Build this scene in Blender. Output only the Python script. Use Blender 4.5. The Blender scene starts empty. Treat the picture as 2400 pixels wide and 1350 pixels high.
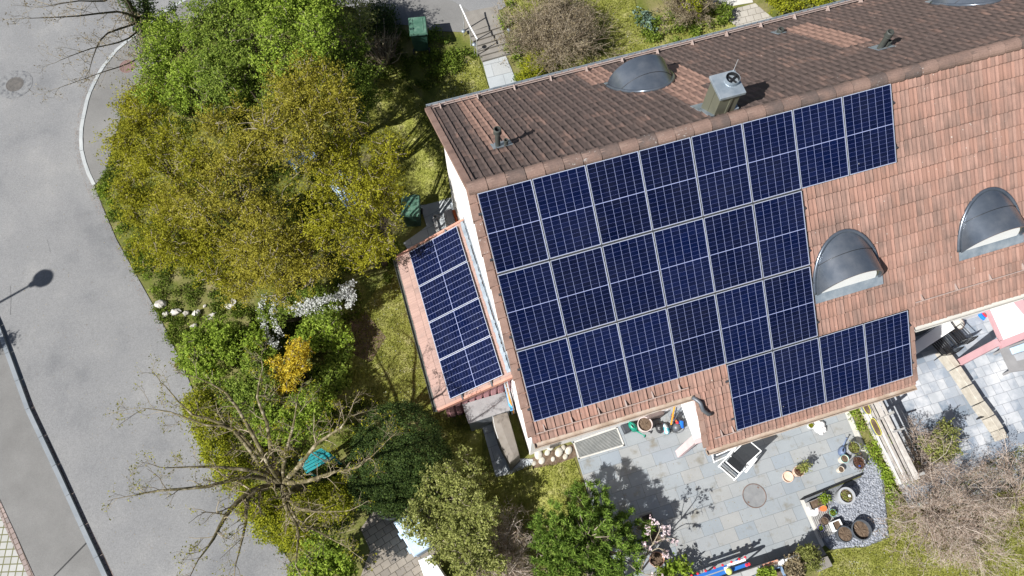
import bpy, bmesh, math, random
import numpy as np
from math import radians as RAD, sin, cos, tan, pi
random.seed(7)
RNG = np.random.default_rng(7)
scene = bpy.context.scene
COL = scene.collection

# ------------------------------------------------------------------ camera, sky, sun
H = 22.0                                   # camera height above the terrace
YAW, PITCH, FPX = -0.2955, 0.38857, 1786.2
cd = bpy.data.cameras.new("camera")
cam = bpy.data.objects.new("camera", cd)
COL.objects.link(cam)
cam.location = (0, 0, H)
cam.rotation_euler = (PITCH, 0, YAW)
cd.sensor_width = 36.0
cd.lens = 36.0 * FPX / 2400.0
cd.clip_end = 500
scene.camera = cam

SUN = np.array([-0.672, -0.222, 0.707]); SUN /= np.linalg.norm(SUN)
SUN_EL = math.asin(SUN[2])
world = bpy.data.worlds.new("World")
scene.world = world
world.use_nodes = True
wn = world.node_tree
wn.nodes.clear()
sky = wn.nodes.new("ShaderNodeTexSky")
sky.sky_type = 'NISHITA'
sky.sun_disc = False
sky.sun_elevation = SUN_EL
sky.sun_rotation = math.atan2(SUN[0], SUN[1])
bg = wn.nodes.new("ShaderNodeBackground")
bg.inputs["Strength"].default_value = 0.05
wo = wn.nodes.new("ShaderNodeOutputWorld")
wn.links.new(sky.outputs[0], bg.inputs[0])
wn.links.new(bg.outputs[0], wo.inputs[0])
sl = bpy.data.lights.new("sun", 'SUN')
sl.energy = 5.0
sl.angle = RAD(0.53)
sl.color = (1.0, 0.985, 0.955)
so = bpy.data.objects.new("sun", sl)
COL.objects.link(so)
so.rotation_euler = (math.acos(SUN[2]), 0, math.atan2(SUN[1], SUN[0]) + pi / 2)
scene.view_settings.view_transform = 'Standard'
scene.view_settings.look = 'None'
scene.view_settings.gamma = 1
scene.view_settings.exposure = 0.56

# ------------------------------------------------------------------ reading the photo's pixels (2400 x 1350) into metres
def _rz(t): return np.array([[cos(t), -sin(t), 0], [sin(t), cos(t), 0], [0, 0, 1]])
def _rx(t): return np.array([[1, 0, 0], [0, cos(t), -sin(t)], [0, sin(t), cos(t)]])
RC = _rz(YAW) @ _rx(PITCH)
def ray(x, y): return RC @ np.array([(x - 1200) / FPX, -(y - 675) / FPX, -1.0])
def P(x, y, z=0.0):
    d = ray(x, y); q = d * ((z - H) / d[2]); q[2] = z
    return q
def sst(a, b, x):
    t = np.clip((x - a) / (b - a), 0, 1)
    return t * t * (3 - 2 * t)
def terr(x, y):
    return -0.75 * sst(2.2, 0.4, x) + 0.9 * sst(15.6, 18.6, y)
def G(x, y, dz=0.0):
    z = 0.0
    for _ in range(8):
        q = P(x, y, z); z = float(terr(q[0], q[1]))
    q[2] = z + dz
    return q
TF, TL = 0.816, 0.5563
RY, RZ = 7.6, 8.57                          # ridge line of the tile plane
def zfront(y): return RZ - TF * (RY - y)
def zback(y): return RZ - TF * (y - RY)
def onfront(x, y, o=0.0):
    d = ray(x, y); t = (RZ + o - TF * RY - H) / (d[2] - TF * d[1]); q = d * t; q[2] += H
    return q
def onback(x, y, o=0.0):
    d = ray(x, y); t = (RZ + o + TF * RY - H) / (d[2] + TF * d[1]); q = d * t; q[2] += H
    return q
LX0, LZ0 = -0.144, 22 - 20.356 - 0.12
def zlean(x): return LZ0 + TL * (x - LX0)

# ------------------------------------------------------------------ materials
def _ramp(nt, fac, cols):
    r = nt.nodes.new("ShaderNodeValToRGB")
    el = r.color_ramp.elements
    while len(el) < len(cols): el.new(0.5)
    for e, (p, c) in zip(el, cols):
        e.position = p; e.color = (*c, 1)
    nt.links.new(fac, r.inputs[0])
    return r.outputs[0]
def _math(nt, op, a, b=None, c=None):
    n = nt.nodes.new("ShaderNodeMath"); n.operation = op
    for i, v in enumerate((a, b, c)):
        if v is None: continue
        if isinstance(v, (int, float)): n.inputs[i].default_value = v
        else: nt.links.new(v, n.inputs[i])
    return n.outputs[0]
def _mix(nt, fac, a, b, mode='MIX'):
    n = nt.nodes.new("ShaderNodeMix"); n.data_type = 'RGBA'; n.blend_type = mode
    for s, v in ((n.inputs[0], fac), (n.inputs[6], a), (n.inputs[7], b)):
        if isinstance(v, (int, float)): s.default_value = v
        elif isinstance(v, tuple): s.default_value = (*v, 1)
        else: nt.links.new(v, s)
    return n.outputs[2]
def _noise(nt, vec, scale, detail=5, rough=0.6, dist=0.0):
    n = nt.nodes.new("ShaderNodeTexNoise")
    n.inputs["Scale"].default_value = scale; n.inputs["Detail"].default_value = detail
    n.inputs["Roughness"].default_value = rough; n.inputs["Distortion"].default_value = dist
    if vec is not None: nt.links.new(vec, n.inputs["Vector"])
    return n.outputs[0]
def _voro(nt, vec, scale, feature='F1', out=0):
    n = nt.nodes.new("ShaderNodeTexVoronoi"); n.feature = feature
    n.inputs["Scale"].default_value = scale
    if vec is not None: nt.links.new(vec, n.inputs["Vector"])
    return n.outputs[out]
def new_mat(name):
    m = bpy.data.materials.new(name); m.use_nodes = True
    nt = m.node_tree
    bs = nt.nodes["Principled BSDF"]
    tc = nt.nodes.new("ShaderNodeTexCoord")
    return m, nt, bs, tc
def _bump(nt, bs, h, strength, dist=0.02):
    b = nt.nodes.new("ShaderNodeBump"); b.inputs["Strength"].default_value = strength
    b.inputs["Distance"].default_value = dist
    nt.links.new(h, b.inputs["Height"]); nt.links.new(b.outputs[0], bs.inputs["Normal"])
def mk(name, cols, scale=4.0, rough=0.8, bump=0.0, bscale=30.0, metal=0.0, spec=0.3, rnd=None, detail=6, fine=0.0, fscale=60.0, coat=0.0):
    """noise through a colour ramp; rnd = ramp by island (leaf, twig ...); fine = fine grain contrast"""
    m, nt, bs, tc = new_mat(name)
    if isinstance(cols[0], (int, float)): cols = [(0, cols), (1, cols)]
    if not isinstance(cols[0][1], tuple):
        n = len(cols); cols = [(0.3 + 0.4 * i / (n - 1), c) for i, c in enumerate(cols)]
    if rnd:
        g = nt.nodes.new("ShaderNodeNewGeometry")
        nz = _noise(nt, tc.outputs["Object"], scale, 3)
        f = _math(nt, 'ADD', _math(nt, 'MULTIPLY', g.outputs["Random Per Island"], rnd), _math(nt, 'MULTIPLY', nz, 1 - rnd))
    else:
        f = _noise(nt, tc.outputs["Object"], scale, detail)
    c = _ramp(nt, f, cols)
    if fine:
        nf = _noise(nt, tc.outputs["Object"], fscale, 3)
        k = _math(nt, 'ADD', _math(nt, 'MULTIPLY', _math(nt, 'SUBTRACT', nf, 0.5), fine * 2), 1.0)
        v = nt.nodes.new("ShaderNodeVectorMath"); v.operation = 'SCALE'
        nt.links.new(c, v.inputs[0]); nt.links.new(k, v.inputs["Scale"]); c = v.outputs[0]
    nt.links.new(c, bs.inputs["Base Color"])
    bs.inputs["Roughness"].default_value = rough
    bs.inputs["Metallic"].default_value = metal
    bs.inputs["Specular IOR Level"].default_value = spec
    bs.inputs["Coat Weight"].default_value = coat
    if bump: _bump(nt, bs, _noise(nt, tc.outputs["Object"], bscale, 4), bump)
    return m
def leaf_mat(name, cols, rnd=0.6, scale=1.2, transl=0.35):
    m, nt, bs, tc = new_mat(name)
    g = nt.nodes.new("ShaderNodeNewGeometry")
    nz = _noise(nt, tc.outputs["Object"], scale, 4)
    f = _math(nt, 'ADD', _math(nt, 'MULTIPLY', g.outputs["Random Per Island"], rnd), _math(nt, 'MULTIPLY', nz, 1 - rnd))
    n = len(cols)
    c = _ramp(nt, f, [(0.2 + 0.6 * i / (n - 1), k) for i, k in enumerate(cols)])
    nt.links.new(c, bs.inputs["Base Color"])
    bs.inputs["Roughness"].default_value = 0.6
    bs.inputs["Specular IOR Level"].default_value = 0.12
    t = nt.nodes.new("ShaderNodeBsdfTranslucent"); nt.links.new(c, t.inputs[0])
    mx = nt.nodes.new("ShaderNodeMixShader"); mx.inputs[0].default_value = transl
    out = nt.nodes["Material Output"]
    nt.links.new(bs.outputs[0], mx.inputs[1]); nt.links.new(t.outputs[0], mx.inputs[2])
    nt.links.new(mx.outputs[0], out.inputs[0])
    return m
def brick_mat(name, w, h, cols, mortar, msize=0.006, offset=0.5, rot=0.0, squash=1.0, rough=0.8, stain=0.25, sscale=1.6, bump=0.15, patch=None):
    m, nt, bs, tc = new_mat(name)
    mp = nt.nodes.new("ShaderNodeMapping"); mp.inputs["Rotation"].default_value = (0, 0, rot)
    nt.links.new(tc.outputs["Object"], mp.inputs[0])
    b = nt.nodes.new("ShaderNodeTexBrick")
    b.offset = offset; b.squash = squash; b.squash_frequency = 2
    b.inputs["Scale"].default_value = 1.0; b.inputs["Brick Width"].default_value = w
    b.inputs["Row Height"].default_value = h; b.inputs["Mortar Size"].default_value = msize
    b.inputs["Mortar Smooth"].default_value = 0.1; b.inputs["Bias"].default_value = 0.0
    b.inputs["Color1"].default_value = (0, 0, 0, 1); b.inputs["Color2"].default_value = (1, 1, 1, 1)
    b.inputs["Mortar"].default_value = (0.5, 0.5, 0.5, 1)
    nt.links.new(mp.outputs[0], b.inputs[0])
    n = len(cols)
    c = _ramp(nt, b.outputs[0], [(i / (n - 1), k) for i, k in enumerate(cols)])
    nz = _noise(nt, tc.outputs["Object"], sscale, 7, 0.65)
    k = _math(nt, 'ADD', _math(nt, 'MULTIPLY', _math(nt, 'SUBTRACT', nz, 0.5), stain * 3), 1.0)
    nf = _noise(nt, tc.outputs["Object"], 70, 3)
    k = _math(nt, 'MULTIPLY', k, _math(nt, 'ADD', _math(nt, 'MULTIPLY', nf, 0.3), 0.85))
    v = nt.nodes.new("ShaderNodeVectorMath"); v.operation = 'SCALE'
    nt.links.new(c, v.inputs[0]); nt.links.new(k, v.inputs["Scale"]); c = v.outputs[0]
    if patch:
        pz = _noise(nt, tc.outputs["Object"], patch[1], 5, 0.6)
        c = _mix(nt, _ramp(nt, pz, [(patch[2], (0, 0, 0)), (patch[3], (1, 1, 1))]), c, patch[0])
    c = _mix(nt, b.outputs["Fac"], c, mortar)
    nt.links.new(c, bs.inputs["Base Color"])
    bs.inputs["Roughness"].default_value = rough
    bs.inputs["Specular IOR Level"].default_value = 0.25
    if bump: _bump(nt, bs, _math(nt, 'SUBTRACT', nf, _math(nt, 'MULTIPLY', b.outputs["Fac"], 2.0)), bump, 0.006)
    return m
def tile_mat(name, cols, dark, dark_lo, dark_hi, lich=0.6, patches=(), flip=1):
    """clay tiles: colour by tile (UV in metres), streaked grime and lichen spots"""
    m, nt, bs, tc = new_mat(name)
    uv = tc.outputs["UV"]
    sp = nt.nodes.new("ShaderNodeSeparateXYZ"); nt.links.new(uv, sp.inputs[0])
    fx = _math(nt, 'FLOOR', _math(nt, 'DIVIDE', sp.outputs[0], TW))
    fy = _math(nt, 'FLOOR', _math(nt, 'DIVIDE', sp.outputs[1], TH))
    cb = nt.nodes.new("ShaderNodeCombineXYZ"); nt.links.new(fx, cb.inputs[0]); nt.links.new(fy, cb.inputs[1])
    wn_ = nt.nodes.new("ShaderNodeTexWhiteNoise"); wn_.noise_dimensions = '2D'; nt.links.new(cb.outputs[0], wn_.inputs["Vector"])
    n = len(cols)
    c = _ramp(nt, wn_.outputs[0], [(i / (n - 1), k) for i, k in enumerate(cols)])
    big = _noise(nt, uv, 1.1, 6, 0.65)
    mp = nt.nodes.new("ShaderNodeMapping"); mp.inputs["Scale"].default_value = (9, 1.6, 1); nt.links.new(uv, mp.inputs[0])
    st = _noise(nt, mp.outputs[0], 1.0, 5, 0.6)
    f = _math(nt, 'ADD', _math(nt, 'MULTIPLY', big, 0.52), _math(nt, 'ADD', _math(nt, 'MULTIPLY', st, 0.42), _math(nt, 'MULTIPLY', wn_.outputs[0], 0.06)))
    mask = _ramp(nt, f, [(dark_lo, (0, 0, 0)), (dark_hi, (1, 1, 1))])
    for (x0, x1, y0, y1) in patches:       # newer, cleaner tiles below flashings
        a = _math(nt, 'MULTIPLY', _math(nt, 'GREATER_THAN', fx, x0 / TW - .01), _math(nt, 'LESS_THAN', fx, x1 / TW))
        b = _math(nt, 'MULTIPLY', _math(nt, 'GREATER_THAN', fy, y0 / TH - .01), _math(nt, 'LESS_THAN', fy, y1 / TH))
        mask = _math(nt, 'MULTIPLY', mask, _math(nt, 'SUBTRACT', 1.0, _math(nt, 'MULTIPLY', _math(nt, 'MULTIPLY', a, b), 0.8)))
    c = _mix(nt, mask, c, dark)
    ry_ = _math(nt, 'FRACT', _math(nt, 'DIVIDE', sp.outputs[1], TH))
    edge = _math(nt, 'MULTIPLY', _ramp(nt, ry_, [(0.0, (1, 1, 1)), (0.035, (1, 1, 1)), (0.07, (0, 0, 0))]), 0.5)  # dark line paints the shade of the gap at each course step
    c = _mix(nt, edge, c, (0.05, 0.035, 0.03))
    fi = _noise(nt, uv, 90, 3)
    v = nt.nodes.new("ShaderNodeVectorMath"); v.operation = 'SCALE'
    nt.links.new(c, v.inputs[0]); nt.links.new(_math(nt, 'ADD', _math(nt, 'MULTIPLY', fi, 0.7), 0.65), v.inputs["Scale"]); c = v.outputs[0]
    vo = _voro(nt, uv, 7.0)
    sp1 = _ramp(nt, vo, [(0.0, (1, 1, 1)), (0.07, (1, 1, 1)), (0.1, (0, 0, 0))])
    gate = _ramp(nt, _noise(nt, uv, 0.8, 3), [(0.5, (0, 0, 0)), (0.62, (1, 1, 1))])
    c = _mix(nt, _math(nt, 'MULTIPLY', _math(nt, 'MULTIPLY', sp1, gate), lich), c, (0.55, 0.53, 0.47))
    nt.links.new(c, bs.inputs["Base Color"])
    bs.inputs["Roughness"].default_value = 0.85
    bs.inputs["Specular IOR Level"].default_value = 0.2
    _bump(nt, bs, fi, 0.2, 0.006)
    return m
TW, TH = 0.2, 0.362

M = {}
M['asphalt'] = mk('asphalt', [(0.170, 0.171, 0.174), (0.212, 0.211, 0.211), (0.228, 0.226, 0.224), (0.262, 0.257, 0.25)], 0.55, 0.9, 0.3, 110, fine=0.42, fscale=30, detail=9)
M['asphalt_patch'] = mk('asphalt_patch', [(0.07, 0.075, 0.085), (0.20, 0.2, 0.2), (0.25, 0.25, 0.25)], 7, 0.9, 0.2, 90, fine=0.3)
M['path_asphalt'] = mk('path_asphalt', [(0.165, 0.16, 0.152), (0.22, 0.214, 0.204)], 0.8, 0.9, 0.25, 110, fine=0.25, fscale=40)
M['kerb'] = mk('kerb', [(0.1860, 0.2079, 0.2275), (0.2790, 0.2961, 0.3120)], 1.5, 0.8, 0.2, 60, fine=0.2)
M['kerb_white'] = mk('kerb_white', [(0.3168, 0.3353, 0.3395), (0.4512, 0.4617, 0.4526)], 2.5, 0.8, 0.15, 60, fine=0.12)
M['setts'] = brick_mat('setts', 0.17, 0.13, [(0.26, 0.205, 0.185), (0.32, 0.25, 0.225), (0.23, 0.195, 0.185)], (0.12, 0.09, 0.07), 0.012, rot=RAD(73.5))
M['crack'] = mk('crack', (0.05, 0.05, 0.05), rough=0.9)
M['concrete'] = mk('concrete', [(0.1980, 0.1809, 0.1598), (0.2640, 0.2446, 0.2176)], 3, 0.9, 0.2, 60, fine=0.15)
M['concrete_grey'] = mk('concrete_grey', [(0.19, 0.195, 0.2), (0.26, 0.262, 0.262)], 5, 0.9, 0.15, 60, fine=0.15)
M['concrete_light'] = mk('concrete_light', [(0.48, 0.46, 0.42), (0.60, 0.58, 0.53)], 2, 0.85, 0.15, 60, fine=0.12)
M['slabs'] = brick_mat('slabs', 0.583, 0.3655, [(0.2491, 0.2777, 0.3021), (0.2841, 0.3053, 0.3180), (0.3074, 0.3095, 0.3021), (0.2544, 0.2862, 0.3180)], (0.13, 0.14, 0.15), 0.004, stain=0.13, sscale=1.3, patch=((0.19, 0.175, 0.14), 2.3, 0.56, 0.75))
M['garden_slabs'] = brick_mat('garden_slabs', 0.62, 0.42, [(0.34, 0.37, 0.39), (0.40, 0.42, 0.43), (0.37, 0.38, 0.38)], (0.16, 0.17, 0.18), 0.006, stain=0.13)
M['patio_slabs'] = brick_mat('patio_slabs', 0.46, 0.30, [(0.19, 0.23, 0.28), (0.27, 0.30, 0.345), (0.42, 0.435, 0.455), (0.22, 0.26, 0.32)], (0.22, 0.23, 0.25), 0.006, squash=0.55, stain=0.28, sscale=0.8, patch=((0.58, 0.58, 0.59), 0.8, 0.52, 0.70))  # pale patches paint in sunlight reflected from the windows
M['pavers'] = brick_mat('pavers', 0.26, 0.2, [(0.23, 0.20, 0.165), (0.27, 0.235, 0.195), (0.20, 0.175, 0.15)], (0.07, 0.06, 0.045), 0.008, offset=0.5, rot=RAD(-16), stain=0.25)
M['entrance_pavers'] = brick_mat('entrance_pavers', 0.3, 0.22, [(0.36, 0.33, 0.29), (0.42, 0.39, 0.34)], (0.16, 0.14, 0.11), 0.008)
M['grass_pavers'] = brick_mat('grass_pavers', 0.2, 0.2, [(0.3630, 0.3564, 0.3300), (0.4356, 0.4290, 0.4026)], (0.15, 0.145, 0.07), 0.016, offset=0.0, rot=RAD(15), stain=0.15)
M['grass'] = mk('grass', [(0.1257, 0.1395, 0.0208), (0.1990, 0.2065, 0.0378), (0.2619, 0.2623, 0.0709), (0.3248, 0.2957, 0.1370)], 2.4, 0.9, 0.5, 35, fine=0.45, fscale=30)
M['ground'] = mk('ground', [(0.0550, 0.0750, 0.0135), (0.1100, 0.1250, 0.0225), (0.1650, 0.1562, 0.0540), (0.2200, 0.1875, 0.0900)], 1.3, 0.95, 0.5, 25, fine=0.5, fscale=22)
M['soil'] = mk('soil', [(0.07, 0.045, 0.03), (0.13, 0.09, 0.06), (0.19, 0.14, 0.10)], 9, 0.95, 0.6, 40, fine=0.4)
M['gravel'] = mk('gravel', [(0, (0.1394, 0.1516, 0.1796)), (0.5, (0.2579, 0.2751, 0.3142)), (1, (0.4182, 0.4304, 0.4639))], 5, 0.85, rnd=0.8)
M['gravel_bed'] = mk('gravel_bed', [(0.12, 0.125, 0.135), (0.22, 0.23, 0.245)], 12, 0.9, 0.6, 30, fine=0.4)
M['boulder'] = mk('boulder', [(0.42, 0.38, 0.31), (0.60, 0.57, 0.50)], 5, 0.85, 0.3, 12, fine=0.15)
M['rock'] = mk('rock', [(0.40, 0.37, 0.32), (0.62, 0.59, 0.55)], 4, 0.85, 0.5, 9, fine=0.2)
M['iron'] = mk('iron', [(0.10, 0.095, 0.09), (0.17, 0.155, 0.14)], 9, 0.6, 0.3, 40, spec=0.4)
M['iron_pink'] = mk('iron_pink', [(0.2025, 0.1275, 0.1170), (0.2550, 0.1725, 0.1560)], 6, 0.75, 0.2, 60)
M['rust'] = mk('rust', [(0.13, 0.09, 0.075), (0.22, 0.15, 0.12)], 9, 0.8, 0.3, 40)
M['render'] = mk('render', [(0.86, 0.82, 0.79), (0.92, 0.88, 0.85)], 2, 0.9, 0.1, 50)
M['pink_paint'] = mk('pink_paint', [(0.50, 0.29, 0.31), (0.55, 0.34, 0.355)], 3, 0.85, 0.1, 50)
M['pink_pale'] = mk('pink_pale', [(0.62, 0.46, 0.46), (0.68, 0.53, 0.52)], 3, 0.85, 0.1, 50)
M['white_paint'] = mk('white_paint', [(0.82, 0.82, 0.82), (0.88, 0.88, 0.87)], 3, 0.6)
M['white_plastic'] = mk('white_plastic', [(0.78, 0.78, 0.78), (0.84, 0.84, 0.83)], 3, 0.4, spec=0.5)
M['gutter'] = mk('gutter', [(0.30, 0.22, 0.16), (0.42, 0.33, 0.26), (0.48, 0.43, 0.37)], 3, 0.65, 0.1, 30)
M['zinc'] = mk('zinc', [(0.1968, 0.2378, 0.2772), (0.2788, 0.3198, 0.3570), (0.3772, 0.4100, 0.4368)], 4, 0.5, 0.15, 12, metal=0.35, spec=0.5)
M['zinc_dark'] = mk('zinc_dark', [(0.10, 0.11, 0.125), (0.16, 0.17, 0.19)], 4, 0.45, 0.1, 20, metal=0.3, spec=0.5)
M['slate_metal'] = mk('slate_metal', [(0.085, 0.105, 0.135), (0.125, 0.145, 0.175), (0.19, 0.205, 0.23)], 1.6, 0.25, 0.06, 5, metal=0.5, spec=0.6)
M['olive_metal'] = mk('olive_metal', [(0.115, 0.115, 0.085), (0.14, 0.138, 0.10)], 3, 0.5, 0.05, 20, spec=0.4)
M['pipe_dark'] = mk('pipe_dark', [(0.05, 0.055, 0.05), (0.08, 0.085, 0.075)], 5, 0.5, spec=0.4)
M['steel'] = mk('steel', [(0.62, 0.62, 0.63), (0.72, 0.72, 0.72)], 8, 0.35, metal=0.6, spec=0.5)
M['guard_metal'] = mk('guard_metal', [(0.40, 0.30, 0.26), (0.52, 0.42, 0.38)], 6, 0.6, metal=0.2)
M['alu'] = mk('alu', [(0.50, 0.53, 0.56), (0.58, 0.60, 0.63)], 5, 0.45, metal=0.2, spec=0.4)
M['black'] = mk('black', [(0.012, 0.012, 0.014), (0.02, 0.02, 0.022)], 5, 0.5)
M['sling'] = mk('sling', [(0.0200, 0.0220, 0.0250), (0.0300, 0.0320, 0.0360)], 30, 0.75)
M['dark_plastic'] = mk('dark_plastic', [(0.03, 0.033, 0.04), (0.055, 0.06, 0.07)], 5, 0.5, spec=0.4)
M['grey_plastic'] = mk('grey_plastic', [(0.15, 0.17, 0.19), (0.20, 0.22, 0.25)], 5, 0.5, spec=0.4)
M['pot_grey'] = mk('pot_grey', [(0.33, 0.34, 0.36), (0.42, 0.43, 0.45)], 4, 0.75, 0.1, 30)
M['pot_dark'] = mk('pot_dark', [(0.07, 0.078, 0.09), (0.10, 0.11, 0.125)], 4, 0.55, spec=0.4)
M['pot_brown'] = mk('pot_brown', [(0.12, 0.09, 0.08), (0.17, 0.13, 0.12)], 4, 0.6)
M['terracotta'] = mk('terracotta', [(0.50, 0.25, 0.16), (0.62, 0.36, 0.25), (0.66, 0.45, 0.34)], 5, 0.85, 0.1, 30)
M['terracotta_pale'] = mk('terracotta_pale', [(0.62, 0.44, 0.33), (0.72, 0.55, 0.44)], 5, 0.85, 0.1, 30)
M['cream_pot'] = mk('cream_pot', [(0.66, 0.56, 0.44), (0.74, 0.66, 0.55)], 5, 0.8)
M['pink_stone_pot'] = mk('pink_stone_pot', [(0.55, 0.45, 0.42), (0.66, 0.56, 0.53)], 7, 0.85, 0.15, 30)
M['teal'] = mk('teal', [(0.22, 0.55, 0.50), (0.30, 0.64, 0.58)], 4, 0.4, spec=0.5)
M['orange'] = mk('orange', [(0.68, 0.16, 0.05), (0.75, 0.20, 0.07)], 4, 0.55)
M['amber'] = mk('amber', [(0.70, 0.30, 0.03), (0.78, 0.36, 0.05)], 4, 0.5)
M['violet'] = mk('violet', [(0.20, 0.18, 0.55), (0.30, 0.28, 0.65)], 4, 0.3, spec=0.5)
M['green_plastic'] = mk('green_plastic', [(0.005, 0.20, 0.13), (0.01, 0.26, 0.17)], 3, 0.4, spec=0.5)
M['bin_green'] = mk('bin_green', [(0.045, 0.11, 0.075), (0.07, 0.15, 0.105), (0.13, 0.22, 0.165)], 5, 0.5, spec=0.4)
M['bin_dark'] = mk('bin_dark', [(0.02, 0.06, 0.045), (0.035, 0.085, 0.06)], 5, 0.5, spec=0.4)
M['crate_green'] = mk('crate_green', [(0.0, 0.09, 0.05), (0.0, 0.12, 0.07)], 3, 0.5)
M['bench_teal'] = mk('bench_teal', [(0.01, 0.20, 0.22), (0.02, 0.27, 0.29)], 3, 0.6)
M['pale_blue'] = mk('pale_blue', [(0.40, 0.55, 0.74), (0.50, 0.64, 0.80), (0.60, 0.70, 0.82)], 3, 0.5, 0.1, 20, spec=0.4)
M['blue'] = mk('blue', [(0.02, 0.12, 0.42), (0.03, 0.16, 0.50)], 3, 0.45, spec=0.4)
M['bright_blue'] = mk('bright_blue', [(0.01, 0.15, 0.70), (0.02, 0.2, 0.78)], 3, 0.45)
M['sky_blue'] = mk('sky_blue', [(0.08, 0.38, 0.72), (0.14, 0.46, 0.78)], 3, 0.5)
M['slate_blue'] = mk('slate_blue', [(0.10, 0.14, 0.24), (0.15, 0.20, 0.31)], 4, 0.45, spec=0.4)
M['frame_blue'] = mk('frame_blue', [(0.14, 0.22, 0.34), (0.24, 0.33, 0.46)], 5, 0.7, 0.2, 40)
M['red'] = mk('red', [(0.62, 0.02, 0.04), (0.70, 0.04, 0.06)], 3, 0.45)
M['yellow'] = mk('yellow', [(0.72, 0.68, 0.06), (0.80, 0.76, 0.12)], 3, 0.5)
M['lime'] = mk('lime', [(0.62, 0.70, 0.16), (0.70, 0.76, 0.22)], 3, 0.5)
M['tan_cover'] = mk('tan_cover', [(0.1485, 0.1293, 0.1064), (0.1925, 0.1705, 0.1456), (0.2200, 0.1980, 0.1736)], 3, 0.8, 0.4, 7)
M['tan_dark'] = mk('tan_dark', [(0.20, 0.13, 0.10), (0.26, 0.18, 0.14)], 3, 0.8)
M['grey_board'] = mk('grey_board', [(0.2310, 0.2255, 0.2280), (0.3080, 0.3025, 0.3021)], 2.5, 0.75, 0.05, 20)
M['siding'] = mk('siding', [(0.40, 0.19, 0.20), (0.48, 0.26, 0.27)], 3, 0.7)
M['trim_wood'] = mk('trim_wood', [(0.42, 0.20, 0.15), (0.50, 0.27, 0.20)], 3, 0.7)
M['bleached_wood'] = mk('bleached_wood', [(0.3465, 0.3135, 0.2888), (0.5115, 0.4785, 0.4455), (0.6270, 0.6022, 0.5775)], 6, 0.85, 0.4, 30, rnd=0.45, spec=0.15)
M['grey_wood'] = mk('grey_wood', [(0.26, 0.25, 0.24), (0.40, 0.39, 0.37)], 6, 0.85, 0.3, 40, spec=0.15)
M['brown_wood'] = mk('brown_wood', [(0.16, 0.10, 0.06), (0.26, 0.17, 0.11)], 6, 0.8, 0.3, 40)
M['stone_wall'] = brick_mat('stone_wall', 0.5, 0.3, [(0.36, 0.36, 0.35), (0.48, 0.47, 0.45)], (0.16, 0.15, 0.14), 0.01, stain=0.25)
M['block_stone'] = mk('block_stone', [(0.36, 0.32, 0.26), (0.52, 0.48, 0.41)], 5, 0.9, 0.4, 25, fine=0.2)
M['bag_white'] = mk('bag_white', [(0.66, 0.63, 0.62), (0.80, 0.77, 0.76)], 9, 0.6, 0.4, 14)
M['bag_black'] = mk('bag_black', [(0.015, 0.016, 0.018), (0.05, 0.05, 0.055)], 12, 0.35, 0.5, 18, spec=0.6)
M['bag_print'] = mk('bag_print', [(0.32, (0.75, 0.8, 0.82)), (0.45, (0.75, 0.8, 0.82)), (0.47, (0.05, 0.5, 0.62)), (0.56, (0.1, 0.55, 0.68)), (0.58, (0.72, 0.12, 0.18)), (0.7, (0.7, 0.1, 0.16))], 6, 0.35, 0.3, 14, spec=0.5)
M['grille'] = mk('grille', [(0.30, 0.31, 0.30), (0.42, 0.43, 0.41)], 5, 0.5, metal=0.4)
M['brick_orange'] = brick_mat('brick_orange', 0.1, 0.06, [(0.55, 0.22, 0.13), (0.66, 0.36, 0.24)], (0.35, 0.27, 0.22), 0.012)
# bark
M['bark_dark'] = mk('bark_dark', [(0.05, 0.04, 0.028), (0.12, 0.10, 0.065)], 9, 0.95, 0.6, 25, fine=0.3)
M['bark_mossy'] = mk('bark_mossy', [(0.0455, 0.0364, 0.0200), (0.1105, 0.0936, 0.0438), (0.1950, 0.1625, 0.0938), (0.4290, 0.3770, 0.2750)], 5, 0.95, 0.6, 22, fine=0.35)
M['bark_pale'] = mk('bark_pale', [(0.22, 0.18, 0.12), (0.38, 0.33, 0.25)], 6, 0.9, 0.3, 30)
M['twig_pink'] = mk('twig_pink', [(0.32, 0.24, 0.19), (0.48, 0.39, 0.32), (0.60, 0.52, 0.45)], 3, 0.9, rnd=0.7)
M['twig_brown'] = mk('twig_brown', [(0.15, 0.115, 0.08), (0.30, 0.24, 0.165), (0.44, 0.37, 0.27)], 3, 0.9, rnd=0.7)
M['twig_dark'] = mk('twig_dark', [(0.1125, 0.0875, 0.0540), (0.2250, 0.1812, 0.1140), (0.3750, 0.3125, 0.2100)], 3, 0.9, rnd=0.7)
# leaves
M['lf_olive'] = leaf_mat('lf_olive', [(0.1388, 0.1321, 0.0101), (0.2239, 0.2155, 0.0135), (0.2979, 0.2873, 0.0182), (0.3830, 0.3715, 0.0378)])
M['lf_ochre'] = leaf_mat('lf_ochre', [(0.1584, 0.1399, 0.0145), (0.2429, 0.2216, 0.0221), (0.3274, 0.2915, 0.0326), (0.4013, 0.3615, 0.0638)])
M['lf_green'] = leaf_mat('lf_green', [(0.0778, 0.1199, 0.0173), (0.1404, 0.2041, 0.0278), (0.2106, 0.2808, 0.0403), (0.2948, 0.3650, 0.0691)])
M['lf_bright'] = leaf_mat('lf_bright', [(0.1127, 0.1696, 0.0178), (0.1989, 0.2909, 0.0300), (0.2911, 0.3933, 0.0460), (0.3842, 0.4735, 0.0825)])
M['lf_deep'] = leaf_mat('lf_deep', [(0.022, 0.042, 0.012), (0.042, 0.075, 0.018), (0.070, 0.110, 0.028), (0.110, 0.150, 0.045)])
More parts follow.
